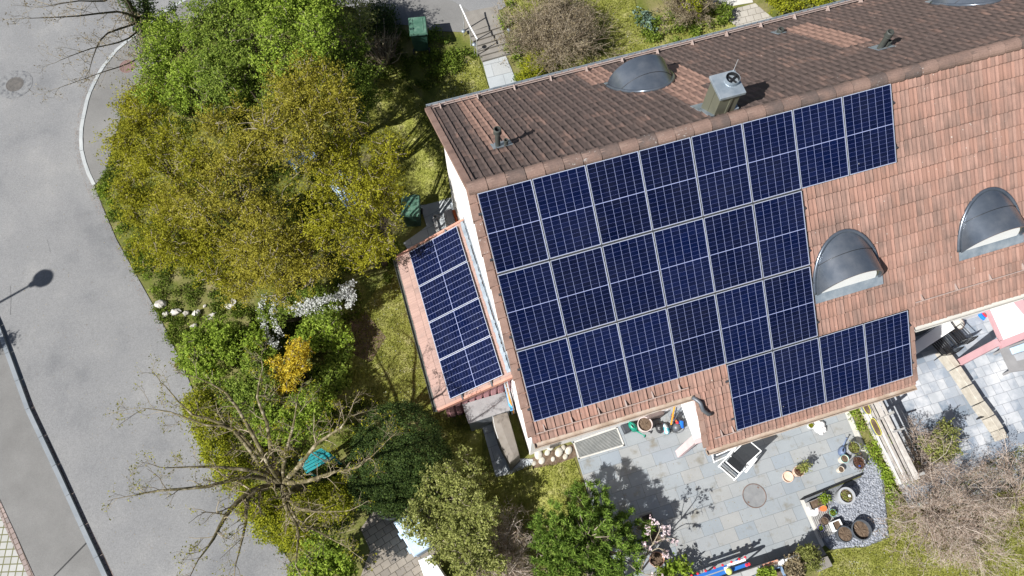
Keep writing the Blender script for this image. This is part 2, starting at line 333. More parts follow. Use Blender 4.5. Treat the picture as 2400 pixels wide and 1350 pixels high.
M['lf_yew'] = leaf_mat('lf_yew', [(0.0192, 0.0363, 0.0090), (0.0352, 0.0630, 0.0141), (0.0576, 0.0888, 0.0192), (0.0832, 0.1170, 0.0288)], transl=0.15)
M['lf_pine'] = leaf_mat('lf_pine', [(0.0684, 0.1240, 0.0208), (0.1236, 0.2037, 0.0297), (0.1932, 0.2909, 0.0455), (0.2616, 0.3631, 0.0683)], transl=0.2)
M['lf_lime'] = leaf_mat('lf_lime', [(0.1155, 0.1408, 0.0117), (0.2079, 0.2288, 0.0180), (0.3080, 0.3168, 0.0216), (0.4004, 0.4048, 0.0297)])
M['lf_gold'] = leaf_mat('lf_gold', [(0.3564, 0.2412, 0.0176), (0.5465, 0.3964, 0.0256), (0.6890, 0.5380, 0.0432), (0.7603, 0.6513, 0.1088)])
M['lf_sage'] = leaf_mat('lf_sage', [(0.1467, 0.1660, 0.0432), (0.2371, 0.2609, 0.0665), (0.3272, 0.3439, 0.1002), (0.4063, 0.4150, 0.1520)])
M['lf_dry'] = leaf_mat('lf_dry', [(0.24, 0.17, 0.13), (0.34, 0.25, 0.195), (0.43, 0.33, 0.265), (0.52, 0.42, 0.35)])
M['lf_hazel'] = leaf_mat('lf_hazel', [(0.17, 0.13, 0.075), (0.26, 0.205, 0.12), (0.34, 0.28, 0.17), (0.42, 0.36, 0.24)])
M['lf_blue'] = leaf_mat('lf_blue', [(0.10, 0.16, 0.12), (0.17, 0.25, 0.19), (0.24, 0.33, 0.26)])
M['lf_red'] = leaf_mat('lf_red', [(0.10, 0.045, 0.035), (0.17, 0.085, 0.06), (0.24, 0.14, 0.10)])
M['petal'] = leaf_mat('petal', [(0.4250, 0.4420, 0.3910), (0.5780, 0.5865, 0.5610), (0.6800, 0.6800, 0.6715)], transl=0.3)
M['petal_pink'] = leaf_mat('petal_pink', [(0.70, 0.50, 0.53), (0.80, 0.66, 0.68), (0.85, 0.78, 0.78)], transl=0.3)
M['lf_grass'] = leaf_mat('lf_grass', [(0.1280, 0.1570, 0.0208), (0.2134, 0.2325, 0.0378), (0.2881, 0.2906, 0.0662), (0.3521, 0.3255, 0.1323)], rnd=0.4, scale=1.0)

# solar cells: dark navy glass
def cell_mat():
    m, nt, bs, tc = new_mat('solar_cell')
    g = nt.nodes.new("ShaderNodeNewGeometry")
    c = _ramp(nt, g.outputs["Random Per Island"], [(0, (0.0010, 0.0036, 0.022)), (1, (0.0015, 0.0052, 0.032))])
    oi = nt.nodes.new("ShaderNodeObjectInfo")
    v = nt.nodes.new("ShaderNodeVectorMath"); v.operation = 'SCALE'
    nt.links.new(c, v.inputs[0]); nt.links.new(_math(nt, 'ADD', _math(nt, 'MULTIPLY', oi.outputs["Random"], .5), .75), v.inputs["Scale"])
    gm = nt.nodes.new("ShaderNodeNewGeometry")
    du = _ramp(nt, _noise(nt, gm.outputs["Position"], 1.3, 7, .7), [(.35, (0, 0, 0)), (.8, (1, 1, 1))])
    sp_ = _ramp(nt, _voro(nt, gm.outputs["Position"], 1.4), [(0, (1, 1, 1)), (.018, (1, 1, 1)), (.022, (0, 0, 0))])
    c = _mix(nt, _math(nt, 'MULTIPLY', du, .03), v.outputs[0], (.30, .30, .30))
    c = _mix(nt, _math(nt, 'MULTIPLY', sp_, .6), c, (.5, .5, .48))
    nt.links.new(c, bs.inputs["Base Color"])
    nt.links.new(_math(nt, 'ADD', _math(nt, 'MULTIPLY', du, .2), .08), bs.inputs["Roughness"])
    bs.inputs["Roughness"].default_value = 0.12
    bs.inputs["Specular IOR Level"].default_value = 0.18
    return m
M['cell'] = cell_mat()
M['backsheet'] = mk('backsheet', [(0.2900, 0.3300, 0.5314), (0.3500, 0.3900, 0.5904)], 3, 0.35, spec=0.4)
M['cell_line'] = mk('cell_line', [(0.1015, 0.1218, 0.3045), (0.1319, 0.1522, 0.3570)], 3, 0.35, spec=0.4)

# ------------------------------------------------------------------ mesh helpers
ORG = {}
class MB:
    """collects boxes, bars, tubes and lathes in world metres, then links them as one mesh object"""
    def __init__(s): s.v = []; s.f = []; s.mi = []; s.cur = 0
    def add(s, vs, fs):
        o = len(s.v); s.v.extend([tuple(map(float, q)) for q in vs])
        s.f.extend([tuple(i + o for i in f) for f in fs]); s.mi.extend([s.cur] * len(fs))
        return s
    def box(s, c, d, rz=0.0, tilt=None):
        hx, hy, hz = d[0] / 2, d[1] / 2, d[2] / 2
        R = _rz(rz) if tilt is None else _rz(rz) @ tilt
        vs = [R @ np.array([sx * hx, sy * hy, sz * hz]) + np.array(c, float) for sz in (-1, 1) for sx, sy in ((-1, -1), (1, -1), (1, 1), (-1, 1))]
        return s.add(vs, [(3, 2, 1, 0), (4, 5, 6, 7), (0, 1, 5, 4), (1, 2, 6, 5), (2, 3, 7, 6), (3, 0, 4, 7)])
    def prism(s, poly, z0, z1):
        """poly of (x, y); z0, z1 numbers or lists"""
        n = len(poly)
        a = 0
        for i in range(n):
            x0, y0 = poly[i][:2]; x1, y1 = poly[(i + 1) % n][:2]; a += x0 * y1 - x1 * y0
        if a < 0: poly = poly[::-1]
        zz0 = z0 if isinstance(z0, list) else [z0] * n
        zz1 = z1 if isinstance(z1, list) else [z1] * n
        vs = [(p[0], p[1], z) for p, z in zip(poly, zz0)] + [(p[0], p[1], z) for p, z in zip(poly, zz1)]
        fs = [tuple(range(n - 1, -1, -1)), tuple(range(n, 2 * n))] + [(i, (i + 1) % n, n + (i + 1) % n, n + i) for i in range(n)]
        return s.add(vs, fs)
    def loft(s, a, b):
        """solid between two quads a, b (lists of 3-D points)"""
        n = len(a)
        return s.add(list(a) + list(b), [tuple(range(n - 1, -1, -1)), tuple(range(n, 2 * n))] + [(i, (i + 1) % n, n + (i + 1) % n, n + i) for i in range(n)])
    def tube(s, pts, r, n=8, cap=True):
        pts = [np.array(q, float) for q in pts]; m = len(pts)
        rr = r if isinstance(r, (list, tuple)) else [r] * m
        vs = []; prev = None
        for i, p in enumerate(pts):
            d = pts[min(i + 1, m - 1)] - pts[max(i - 1, 0)]
            L = np.linalg.norm(d); d = d / L if L > 1e-9 else np.array([0, 0, 1.0])
            if prev is None:
                a = np.array([0, 0, 1.0]) if abs(d[2]) < 0.9 else np.array([1.0, 0, 0])
                u = np.cross(d, a)
            else: u = prev - d * (prev @ d)
            u /= (np.linalg.norm(u) + 1e-12); w = np.cross(d, u); prev = u
            for k in range(n):
                t = 2 * pi * k / n; vs.append(p + rr[i] * (cos(t) * u + sin(t) * w))
        fs = [(i * n + k, i * n + (k + 1) % n, (i + 1) * n + (k + 1) % n, (i + 1) * n + k) for i in range(m - 1) for k in range(n)]
        if cap: fs += [tuple(range(n - 1, -1, -1)), tuple((m - 1) * n + k for k in range(n))]
        return s.add(vs, fs)
    def lathe(s, prof, c, n=28, sx=1.0, sy=1.0, cap_lo=True, cap_hi=False, rz=0.0):
        vs = [(c[0] + r * (sx * cos(2 * pi * k / n) * cos(rz) - sy * sin(2 * pi * k / n) * sin(rz)),
               c[1] + r * (sx * cos(2 * pi * k / n) * sin(rz) + sy * sin(2 * pi * k / n) * cos(rz)), c[2] + z) for r, z in prof for k in range(n)]
        m = len(prof)
        fs = [(i * n + k, i * n + (k + 1) % n, (i + 1) * n + (k + 1) % n, (i + 1) * n + k) for i in range(m - 1) for k in range(n)]
        if cap_lo: fs.append(tuple(range(n - 1, -1, -1)))
        if cap_hi: fs.append(tuple((m - 1) * n + k for k in range(n)))
        return s.add(vs, fs)
    def torus(s, c, R, r, n=28, m=6, sx=1.0, sy=1.0, rz=0.0):
        pts = [(c[0] + R * (sx * cos(t) * cos(rz) - sy * sin(t) * sin(rz)), c[1] + R * (sx * cos(t) * sin(rz) + sy * sin(t) * cos(rz)), c[2]) for t in np.linspace(0, 2 * pi, n + 1)]
        return s.tube(pts, r, m, cap=False)
    def blob(s, c, d, n=10, m=7, jit=0.12, rz=0.0):
        rows = []
        vs = []
        for i in range(m + 1):
            a = pi * i / m
            for k in range(n):
                t = 2 * pi * k / n
                j = 1 + random.uniform(-jit, jit) if 0 < i < m else 1
                q = _rz(rz) @ np.array([d[0] * sin(a) * cos(t) * j, d[1] * sin(a) * sin(t) * j, -d[2] * cos(a) * j])
                vs.append(q + np.array(c, float))
        fs = [(i * n + k, i * n + (k + 1) % n, (i + 1) * n + (k + 1) % n, (i + 1) * n + k) for i in range(m) for k in range(n)]
        return s.add(vs, fs)
    def build(s, name, mat, parent=None, smooth=False, bevel=0.0):
        mats = mat if isinstance(mat, (list, tuple)) else [mat]
        o = ORG.get(parent.name, np.zeros(3)) if parent else np.zeros(3)
        v = np.array(s.v, float).reshape(-1, 3) - o
        me = bpy.data.meshes.new(name)
        me.from_pydata(v.tolist(), [], s.f)
        for m_ in mats: me.materials.append(M[m_] if isinstance(m_, str) else m_)
        if len(mats) > 1: me.polygons.foreach_set("material_index", s.mi)
        if smooth: me.polygons.foreach_set("use_smooth", [True] * len(me.polygons))
        me.update()
        ob = bpy.data.objects.new(name, me); COL.objects.link(ob)
        if parent:
            ob.parent = parent; ORG[ob.name] = o
        if bevel:
            b = ob.modifiers.new("bevel", 'BEVEL'); b.width = bevel; b.segments = 2; b.limit_method = 'ANGLE'
        return ob
def fast_mesh(name, verts, quads, mat, parent=None, tri=False):
    """numpy quads straight into a mesh"""
    o = ORG.get(parent.name, np.zeros(3)) if parent else np.zeros(3)
    verts = np.asarray(verts, np.float32) - o.astype(np.float32)
    k = quads.shape[1]
    me = bpy.data.meshes.new(name)
    me.vertices.add(len(verts)); me.vertices.foreach_set("co", verts.ravel())
    me.loops.add(quads.size); me.loops.foreach_set("vertex_index", quads.ravel().astype(np.int32))
    me.polygons.add(len(quads)); me.polygons.foreach_set("loop_start", np.arange(len(quads), dtype=np.int32) * k)
    me.polygons.foreach_set("loop_total", np.full(len(quads), k, np.int32))
    me.update(calc_edges=True)
    me.materials.append(M[mat] if isinstance(mat, str) else mat)
    ob = bpy.data.objects.new(name, me); COL.objects.link(ob)
    if parent:
        ob.parent = parent; ORG[ob.name] = o
    return ob
def tag(o, label, cat, group=None, kind=None):
    if label: o['label'] = label
    if cat: o['category'] = cat
    if group: o['group'] = group
    if kind: o['kind'] = kind
    return o
def thing(name, label, cat, loc=(0, 0, 0), group=None):
    o = bpy.data.objects.new(name, None); COL.objects.link(o)
    o.empty_display_size = 0.2
    o.location = tuple(map(float, loc)); ORG[o.name] = np.array(loc, float)
    return tag(o, label, cat, group)
def struct(o): o['kind'] = 'structure'; return o

# ------------------------------------------------------------------ ground and sheets
def sheet(name, poly, mat, dz, drape=True, kind='structure'):
    """a surface laid on the terrain; poly = (x, y) points in metres"""
    bm = bmesh.new()
    vs = [bm.verts.new((float(p[0]), float(p[1]), 0)) for p in poly]
    f = bm.faces.new(vs)
    if f.normal.z < 0 or sum(poly[i][0] * poly[(i + 1) % len(poly)][1] - poly[(i + 1) % len(poly)][0] * poly[i][1] for i in range(len(poly))) < 0:
        bmesh.ops.reverse_faces(bm, faces=[f])
    bmesh.ops.triangulate(bm, faces=bm.faces[:])
    if drape:
        for ax, a, b, st in ((0, 0.2, 2.4, 0.2), (1, 15.4, 18.8, 0.3)):
            for c in np.arange(a, b, st):
                no = (1, 0, 0) if ax == 0 else (0, 1, 0)
                co = (c, 0, 0) if ax == 0 else (0, c, 0)
                bmesh.ops.bisect_plane(bm, geom=bm.verts[:] + bm.edges[:] + bm.faces[:], plane_co=co, plane_no=no)
    for v in bm.verts: v.co.z = float(terr(v.co.x, v.co.y)) + dz if drape else dz
    me = bpy.data.meshes.new(name); bm.to_mesh(me); bm.free()
    me.materials.append(M[mat])
    o = bpy.data.objects.new(name, me); COL.objects.link(o)
    if kind: o['kind'] = kind
    return o
def GP(pts): return [G(x, y)[:2] for x, y in pts]

sheet('ground', [(-90, -60), (90, -60), (90, 90), (-90, 90)], 'ground', -0.02)
# roads and paths
KERB_ISLAND = [(470, -20), (420, 8), (375, 35), (325, 76), (275, 116), (236, 165), (207, 225), (193, 290), (191, 350), (203, 397), (221, 434)]
EDGE_R = [(238, 480), (272, 560), (322, 650), (367, 730), (402, 800), (440, 885), (470, 960), (540, 1110), (622, 1230), (702, 1350), (780, 1470)]
KERB_L = [(-330, 60), (-220, 300), (-120, 520), (0, 772), (68, 960), (140, 1113), (200, 1245), (250, 1352), (300, 1460)]
kl = GP(KERB_L); ki = GP(KERB_ISLAND); er = GP(EDGE_R)
road_poly = kl + er[::-1] + ki[::-1] + GP([(640, -25), (930, 12), (1050, 34), (1175, 22)]) + [(7.4, 19.6), (9.5, 22.5), (6, 60), (kl[0][0] - 6, 60)]
sheet('road', road_poly, 'asphalt', 0.002)
sheet('footpath', ki + GP([(245, 412), (262, 350), (285, 275), (330, 190), (385, 130), (430, 70), (520, -5), (560, -40)]), 'path_asphalt', 0.010)
sheet('street_apron', GP([(866, -14), (882, 40), (930, 58), (1000, 72), (1088, 76), (1092, 50), (1100, 26), (1060, 2), (960, -18)]), 'path_asphalt', 0.009)
sheet('pavement', [(kl[0][0] - 8, 30)] + kl + [(kl[-1][0] - 12, kl[-1][1] - 2), (-30, 0)], 'path_asphalt', 0.085, drape=True)
sheet('paved_yard', GP([(0, 1188), (34, 1262), (76, 1362), (100, 1430), (-200, 1500), (-260, 1200), (-60, 1060)]), 'grass_pavers', 0.094)
sheet('sett_strip', GP([(-40, 1080), (0, 1164), (40, 1250), (84, 1350), (104, 1400), (92, 1400), (70, 1350), (28, 1262), (-8, 1180), (-48, 1094)]), 'setts', 0.099)
sheet('pavement_joint', GP([(205, 1272), (207, 1275), (131, 1352), (127, 1352)]), 'crack', 0.091)
for pts in ([(24, 670), (26, 700), (24, 738)], [(280, 995), (318, 968), (332, 960)], [(110, 560), (118, 590)]):
    sheet('road_crack', GP([(x, y) for x, y in pts] + [(x + .7, y + 1.0) for x, y in pts[::-1]]), 'crack', 0.005)
g0 = [(60, 905), (100, 1000), (140, 1085), (200, 1212), (268, 1352), (310, 1440)]
sheet('gutter_setts', GP(g0 + [(x - 16, y + 4) for x, y in g0[::-1]]), 'setts', 0.006)
def sweep(name, pts, w, h, mat, seg=1.0, base=-0.1, right=False):
    """kerb stones: a raised strip along pts (metres), cut into stones by thin joints"""
    mb = MB()
    pts = [np.array(q[:2], float) for q in pts]
    # resample
    L = [0]
    for a, b in zip(pts[:-1], pts[1:]): L.append(L[-1] + np.linalg.norm(b - a))
    def at(s_):
        s_ = min(max(s_, 0), L[-1]); i = max(j for j in range(len(L) - 1) if L[j] <= s_ + 1e-9)
        t = (s_ - L[i]) / (L[i + 1] - L[i] + 1e-9); return pts[i] * (1 - t) + pts[i + 1] * t
    n = max(1, int(L[-1] / seg))
    for k in range(n):
        a, b = k * L[-1] / n + 0.006, (k + 1) * L[-1] / n - 0.006
        ring = []
        for s_ in np.linspace(a, b, 4):
            p = at(s_); d = at(s_ + 0.05) - at(s_ - 0.05); d /= np.linalg.norm(d); nn = np.array([-d[1], d[0]])
            z = float(terr(*p)); ring.append([(*(p - nn * w / 2), z + base), (*(p + nn * w / 2), z + base), (*(p + nn * (w / 2 - .012)), z + h), (*(p - nn * (w / 2 - .012)), z + h)])
        for r0, r1 in zip(ring[:-1], ring[1:]): mb.loft(r0, r1)
    return mb.build(name, mat)
tag(sweep('kerb', kl, 0.15, 0.10, 'kerb'), 'long straight grey granite kerb along the left side of the road', 'kerb')
tag(sweep('kerb', ki, 0.14, 0.03, 'kerb_white', 1.1), 'curved pale stone kerb around the footpath at the road bend', 'kerb')
# garden surfaces
sheet('lawn', GP([(1005, 250), (1070, 160), (1120, 130), (1145, 205), (1165, 260), (1060, 400), (1060, 470), (955, 475), (870, 440), (860, 200), (930, 160)]), 'grass', 0.004)
sheet('side_lawn', GP([(838, 745), (905, 640), (940, 610), (1000, 620), (1080, 640), (1100, 950), (1130, 1010), (1130, 1100), (1040, 1110), (980, 960), (880, 960), (826, 930), (815, 830)]), 'grass', 0.004)
sheet('front_lawn', GP([(1240, 1100), (1345, 1075), (1392, 1200), (1300, 1260), (1150, 1260), (1100, 1100), (1170, 1110)]), 'grass', 0.004)
sheet('back_lawn', GP([(1245, 190), (1180, 0), (1300, -60), (1480, -30), (1500, 60), (1720, 0), (1760, 200), (1400, 300)]), 'grass', 0.004)
sheet('garden_lawn', GP([(1938, 1298), (2010, 1262), (2120, 1180), (2400, 1000), (2700, 1000), (2700, 1500), (1850, 1500)]), 'grass', 0.004)
TERR = GP([(1343, 1040), (1376, 1150), (1420, 1290), (1450, 1380), (1760, 1380), (1925, 1282), (1874, 1172), (2017, 1114), (2036, 1062), (1990, 960), (1960, 900), (1700, 800), (1420, 880)])
sheet('terrace', [(2.75, 3.75)] + TERR[0:1] + TERR[1:10] + [(11.05, 3.75)], 'slabs', 0.008)
sheet('patio', [(11.3, 3.9), (11.3, -1.0), (13.0, -1.35), (16, -1.2), (22, 0.5), (24, 4.2)], 'patio_slabs', 0.008)
sheet('bed_edging', GP([(1976, 960), (1988, 958), (2033, 1064), (2032, 1090), (2022, 1068)]), 'concrete_light', 0.016)
sheet('terrace_border', GP([(1874, 1172), (1884, 1172), (1932, 1278), (1924, 1284)]), 'concrete_light', 0.016)
sheet('driveway', GP([(842, 1360), (868, 1290), (845, 1240), (872, 1200), (900, 1180), (1010, 1195), (1030, 1360), (1040, 1430), (820, 1430)]), 'pavers', 0.006)
sheet('barbecue_slabs', GP([(1128, 992), (1152, 985), (1216, 1075), (1248, 1076), (1252, 1086), (1200, 1110), (1162, 1118)]), 'garden_slabs', 0.012)
sheet('side_path', GP([(985, 482), (1062, 462), (1075, 560), (1040, 560), (960, 590), (945, 570), (1000, 530)]), 'garden_slabs', 0.012)
sheet('garden_path', GP([(1131, 146), (1185, 130), (1197, 158), (1232, 235), (1165, 260)]), 'garden_slabs', 0.012)
sheet('entrance_path', GP([(1686, 30), (1770, 8), (1840, 60), (1745, 75)]), 'entrance_pavers', 0.012)
sheet('upper_path', GP([(1670, 22), (1765, 6), (1745, -60), (1650, -60)]), 'concrete_light', 0.010)
sheet('path_landing', GP([(1082, 30), (1166, 14), (1172, 56), (1140, 62), (1096, 78), (1090, 70)]), 'concrete', 0.012)
sheet('dry_soil', GP([(818, 735), (850, 725), (905, 790), (870, 850), (826, 830)]), 'soil', 0.008)
sheet('gravel_base', GP([(1886, 1190), (1880, 1172), (2018, 1118), (2036, 1064), (2070, 1100), (2075, 1180), (2085, 1260), (2030, 1282), (1945, 1288), (1932, 1276)]), 'gravel_bed', 0.006)

# ------------------------------------------------------------------ the house
XL, XR = 1.40, 24.0                         # verge at the gable, far end beyond the picture
YF, YB = 2.98, 12.78                        # eaves
XP0, XP1, YP = 5.36, 10.87, 1.80            # porch roof: the front slope runs further down between XP0 and XP1
WX, WYF, WYB = 1.62, 3.55, 11.95            # gable wall, front wall, back wall
FPATCH = []; BPATCH = []
def patch_b(*px):                           # a patch of cleaner tiles on the back slope, below something
    q = [onback(x, y) for x, y in px]
    return (min(p[0] for p in q) - XL, max(p[0] for p in q) - XL, min((p[1] - RY) for p in q) / cos(math.atan(TF)), max((p[1] - RY) for p in q) / cos(math.atan(TF)))
BPATCH = [(2.15 - XL, 2.75 - XL, 1.8, 6.6), (5.6 - XL, 6.3 - XL, 4.6, 6.6), (6.7 - XL, 7.6 - XL, 0.9, 3.4), (7.35 - XL, 8.0 - XL, 2.2, 4.4), (11.35 - XL, 12.2 - XL, 2.3, 5.4)]
M['tile_front'] = tile_mat('tile_front', [(0.295, 0.17, 0.13), (0.32, 0.183, 0.142), (0.335, 0.202, 0.16), (0.305, 0.187, 0.148)], (0.17, 0.115, 0.095), 0.44, 0.66, 0.75)
M['tile_back'] = tile_mat('tile_back', [(0.29, 0.175, 0.135), (0.32, 0.195, 0.15), (0.27, 0.165, 0.13)], (0.105, 0.077, 0.068), 0.25, 0.48, 0.45, BPATCH)
M['tile_lean'] = tile_mat('tile_lean', [(0.34, 0.225, 0.19), (0.375, 0.25, 0.21), (0.32, 0.215, 0.185)], (0.24, 0.18, 0.155), 0.52, 0.80, 0.3)
M['ridge'] = mk('ridge', [(0.11, 0.083, 0.073), (0.20, 0.132, 0.106), (0.26, 0.172, 0.138)], 2.2, 0.85, 0.3, 30, fine=0.35, fscale=35, rnd=0.35)
def _lichen(m, thr):
    nt = m.node_tree; bs = nt.nodes["Principled BSDF"]; tc = [n for n in nt.nodes if n.type == 'TEX_COORD'][0]
    c = bs.inputs["Base Color"].links[0].from_socket
    k = _ramp(nt, _math(nt, 'ADD', _math(nt, 'MULTIPLY', _noise(nt, tc.outputs["Object"], 14, 6, 0.75), 0.6), _math(nt, 'MULTIPLY', _noise(nt, tc.outputs["Object"], 0.6, 2), 0.4)), [(thr, (0, 0, 0)), (thr + 0.06, (1, 1, 1))])
    nt.links.new(_mix(nt, k, c, (0.60, 0.60, 0.57)), bs.inputs["Base Color"])
_lichen(M['ridge'], 0.60)

def roof_mesh(name, mat, frames, parent, tw=TW, th=TH, amp=0.032, lift=0.030, nu=10, sec=.38):
    """interlocking tiles: a rolled profile across, a step at every course.
    frames: list of (origin, u_dir, v_dir, width, length, u_offset, v_offset)"""
    V = []; F = []; UV = []
    rng = np.random.default_rng(3)
    for (o, ud, vd, W, Lg, u0, v0) in frames:
        o = np.array(o, float); ud = np.array(ud, float); vd = np.array(vd, float)
        ud /= np.linalg.norm(ud); vd /= np.linalg.norm(vd)
        nn = np.cross(ud, vd); nn = nn if nn[2] > 0 else -nn
        cols = int(math.ceil(W / tw)); rows = int(math.ceil(Lg / th))
        us = np.arange(0, cols * nu + 1) / nu * tw; us = us[us <= W + 1e-6]
        if W - us[-1] > 1e-3: us = np.append(us, W)
        fr = (us / tw) % 1.0
        prof = amp * (np.exp(-((fr - 0.86) / 0.085) ** 2) * 1.0 + np.exp(-((fr - 0.45) / 0.10) ** 2) * sec - np.where((fr < 0.06) | (fr > 0.985), 0.22, 0))
        tj = rng.normal(0, 0.0035, (rows, cols + 2))
        ti = np.minimum((us / tw + 1e-6).astype(int), cols)
        base = len(V) and sum(len(x) for x in V)
        rws = []
        for r in range(rows):
            va, vb = r * th, min((r + 1) * th, Lg)
            jit = rng.normal(0, 0.004, cols + 2)[ti]
            hh = tj[r][ti]
            for (vv, hz) in ((va + 0.001, 0.0), (vb * 0.5 + va * 0.5, lift * 0.5), (vb - 0.012, lift * 0.97), (vb, lift * 0.72)):
                pos = o[None] + us[:, None] * ud[None] + (vv + jit * (vv == vb))[:, None] * vd[None] + (prof + hz + hh)[:, None] * nn[None]
                rws.append(pos); UV.append(np.stack([us + u0, np.full_like(us, min(vv, vb - 0.02) + v0)], 1))
        n = len(us); V.extend(rws)
        for i in range(len(rws) - 1):
            a = base + i * n + np.arange(n - 1)
            F.append(np.stack([a, a + 1, a + 1 + n, a + n], 1))
    V = np.concatenate(V); F = np.concatenate(F); UV = np.concatenate(UV)
    # make faces look up
    a, b, c = V[F[0][0]], V[F[0][1]], V[F[0][2]]
    if np.cross(b - a, c - a)[2] < 0: F = F[:, ::-1]
    ob = fast_mesh(name, V, np.ascontiguousarray(F), mat, parent)
    uvl = ob.data.uv_layers.new(name="UVMap")
    uvl.data.foreach_set("uv", UV[F.ravel()].astype(np.float32).ravel())
    ob.data.polygons.foreach_set("use_smooth", [True] * len(ob.data.polygons))
    if hasattr(ob.data, 'set_sharp_from_angle'): ob.data.set_sharp_from_angle(angle=RAD(50))
    return ob

house = thing('terraced_house', 'long terraced house with pale walls, clay tile roof, chimney and barrel dormers', 'house', (WX, 7.6, 0))
cF = cos(math.atan(TF)); sF = sin(math.atan(TF))
# front slope: main part and the porch part that runs on further down
Lm = (RY - YF) / cF; Lp = (YF - YP) / cF
nm = int(round(Lm / TH))
roof_mesh('front_roof', 'tile_front', [((XL, RY, RZ), (1, 0, 0), (0, -cF, -sF), XR - XL, Lm, 0, 0),
          ((XP0, YF, zfront(YF) + 0.012), (1, 0, 0), (0, -cF, -sF), XP1 - XP0, Lp, XP0 - XL, Lm)], house, amp=.036, sec=.30)
roof_mesh('back_roof', 'tile_back', [((XL, RY, RZ), (1, 0, 0), (0, cF, -sF), XR - XL, (YB - RY) / cF, 0, 0)], house, amp=.036, sec=.06)
# boards under the tiles
mb = MB()
def slab_y(x0, x1, y0, y1, fz, t0=-0.02, t1=-0.14):
    a = [(x0, y0, fz(y0) + t1), (x1, y0, fz(y0) + t1), (x1, y1, fz(y1) + t1), (x0, y1, fz(y1) + t1)]
    b = [(x, y, z - t1 + t0) for x, y, z in a]
    mb.loft(a, b)
slab_y(XL + .04, XR, YF + .05, RY - .002, zfront); slab_y(XP0 + .04, XP1 - .04, YP + .05, YF + .048, zfront)
slab_y(XL + .04, XR, RY + .002, YB - .05, zback)
mb.build('roof_deck', 'trim_wood', house)
# verge tiles folded over the gable edge, stepped like the photo
mb = MB()
for k in range(nm):
    v0, v1 = k * TH, (k + 1) * TH - 0.005
    ya, yb = RY - v0 * cF, RY - v1 * cF
    if yb < YF - .05: break
    off = 0.012
    x0 = XL - 0.055 - off * (k % 2)
    a = [(x0, ya, zfront(ya) - .10), (XL + .10, ya, zfront(ya) - .0), (XL + .10, ya, zfront(ya) + .035), (x0, ya, zfront(ya) + .035)]
    b = [(x0 - .012, yb, zfront(yb) - .075), (XL + .10, yb, zfront(yb) + .02), (XL + .10, yb, zfront(yb) + .068), (x0 - .012, yb, zfront(yb) + .068)]
    mb.loft(a, b)
M['verge'] = mk('verge', [(0.17, 0.11, 0.09), (0.26, 0.165, 0.13), (0.31, 0.205, 0.165)], 2.5, 0.85, 0.2, 40, fine=0.25)
_lichen(M['verge'], 0.60)
mb.build('verge_tiles', 'verge', house); mb = MB()
for k in range(40):
    ya, yb = RY + k * TH * cF, RY + ((k + 1) * TH - .005) * cF
    if yb > YB: break
    x0 = XL - 0.05
    a = [(x0, ya, zback(ya) - .10), (XL + .10, ya, zback(ya) + .0), (XL + .10, ya, zback(ya) + .035), (x0, ya, zback(ya) + .035)]
    b = [(x0 - .008, yb, zback(yb) - .075), (XL + .10, yb, zback(yb) + .02), (XL + .10, yb, zback(yb) + .066), (x0 - .008, yb, zback(yb) + .066)]
    mb.loft(a, b)
mb.build('verge_tiles', 'verge', house)
for xs, sg in ((XP0, -1), (XP1, 1)):
    mb = MB()
    for k in range(4):
        ya, yb = YF - k * TH * cF, YF - ((k + 1) * TH - .005) * cF
        yb = max(yb, YP)
        xa, xb = (xs - .05, xs + .06) if sg < 0 else (xs - .06, xs + .05)
        mb.loft([(xa, ya, zfront(ya) - .10), (xb, ya, zfront(ya) - .10), (xb, ya, zfront(ya) + .04), (xa, ya, zfront(ya) + .04)],
                [(xa, yb, zfront(yb) - .07), (xb, yb, zfront(yb) - .07), (xb, yb, zfront(yb) + .07), (xa, yb, zfront(yb) + .07)])
    mb.build('verge_tiles', 'verge', house)
# ridge caps
mb = MB()
n = int((XR - XL) / 0.405)
for k in range(n):
    x0, x1 = XL - .05 + k * 0.405, XL - .05 + (k + 1) * 0.405 + .012
    ring = lambda x, s: [(x, RY + s * .145 * cos(t), RZ - .055 + s * .145 * sin(t) * .88) for t in np.linspace(-.25, pi + .25, 11)]
    jz = random.uniform(-.004, .004)
    r0 = [(x, y, z + jz) for x, y, z in ring(x0 + .03, 1.0)]; r1 = [(x, y, z + jz) for x, y, z in ring(x1, 1.11)]
    mb.loft(r0, r1)
mb.build('ridge_caps', 'ridge', house, smooth=False)
mb = MB(); mb.tube([(XL - .03, RY, RZ - .055), (XR, RY, RZ - .055)], .130, 14); mb.build('ridge_seam_tube', 'rust', house, smooth=True)  # dark tube added under the caps, showing as seams between them
# walls
mb = MB()
zt = lambda y: min(zfront(y), zback(y)) - .16
prof = [(WYF, -1.2), (WYB, -1.2), (WYB, zt(WYB)), (RY, zt(RY) - .02), (WYF, zt(WYF))]
mb.add([(WX, y, z) for y, z in prof] + [(XR, y, z) for y, z in prof], [(0, 1, 2, 3, 4), (9, 8, 7, 6, 5), (0, 5, 6, 1), (1, 6, 7, 2), (2, 7, 8, 3), (3, 8, 9, 4), (4, 9, 5, 0)])
mb.build('wall', 'render', house)
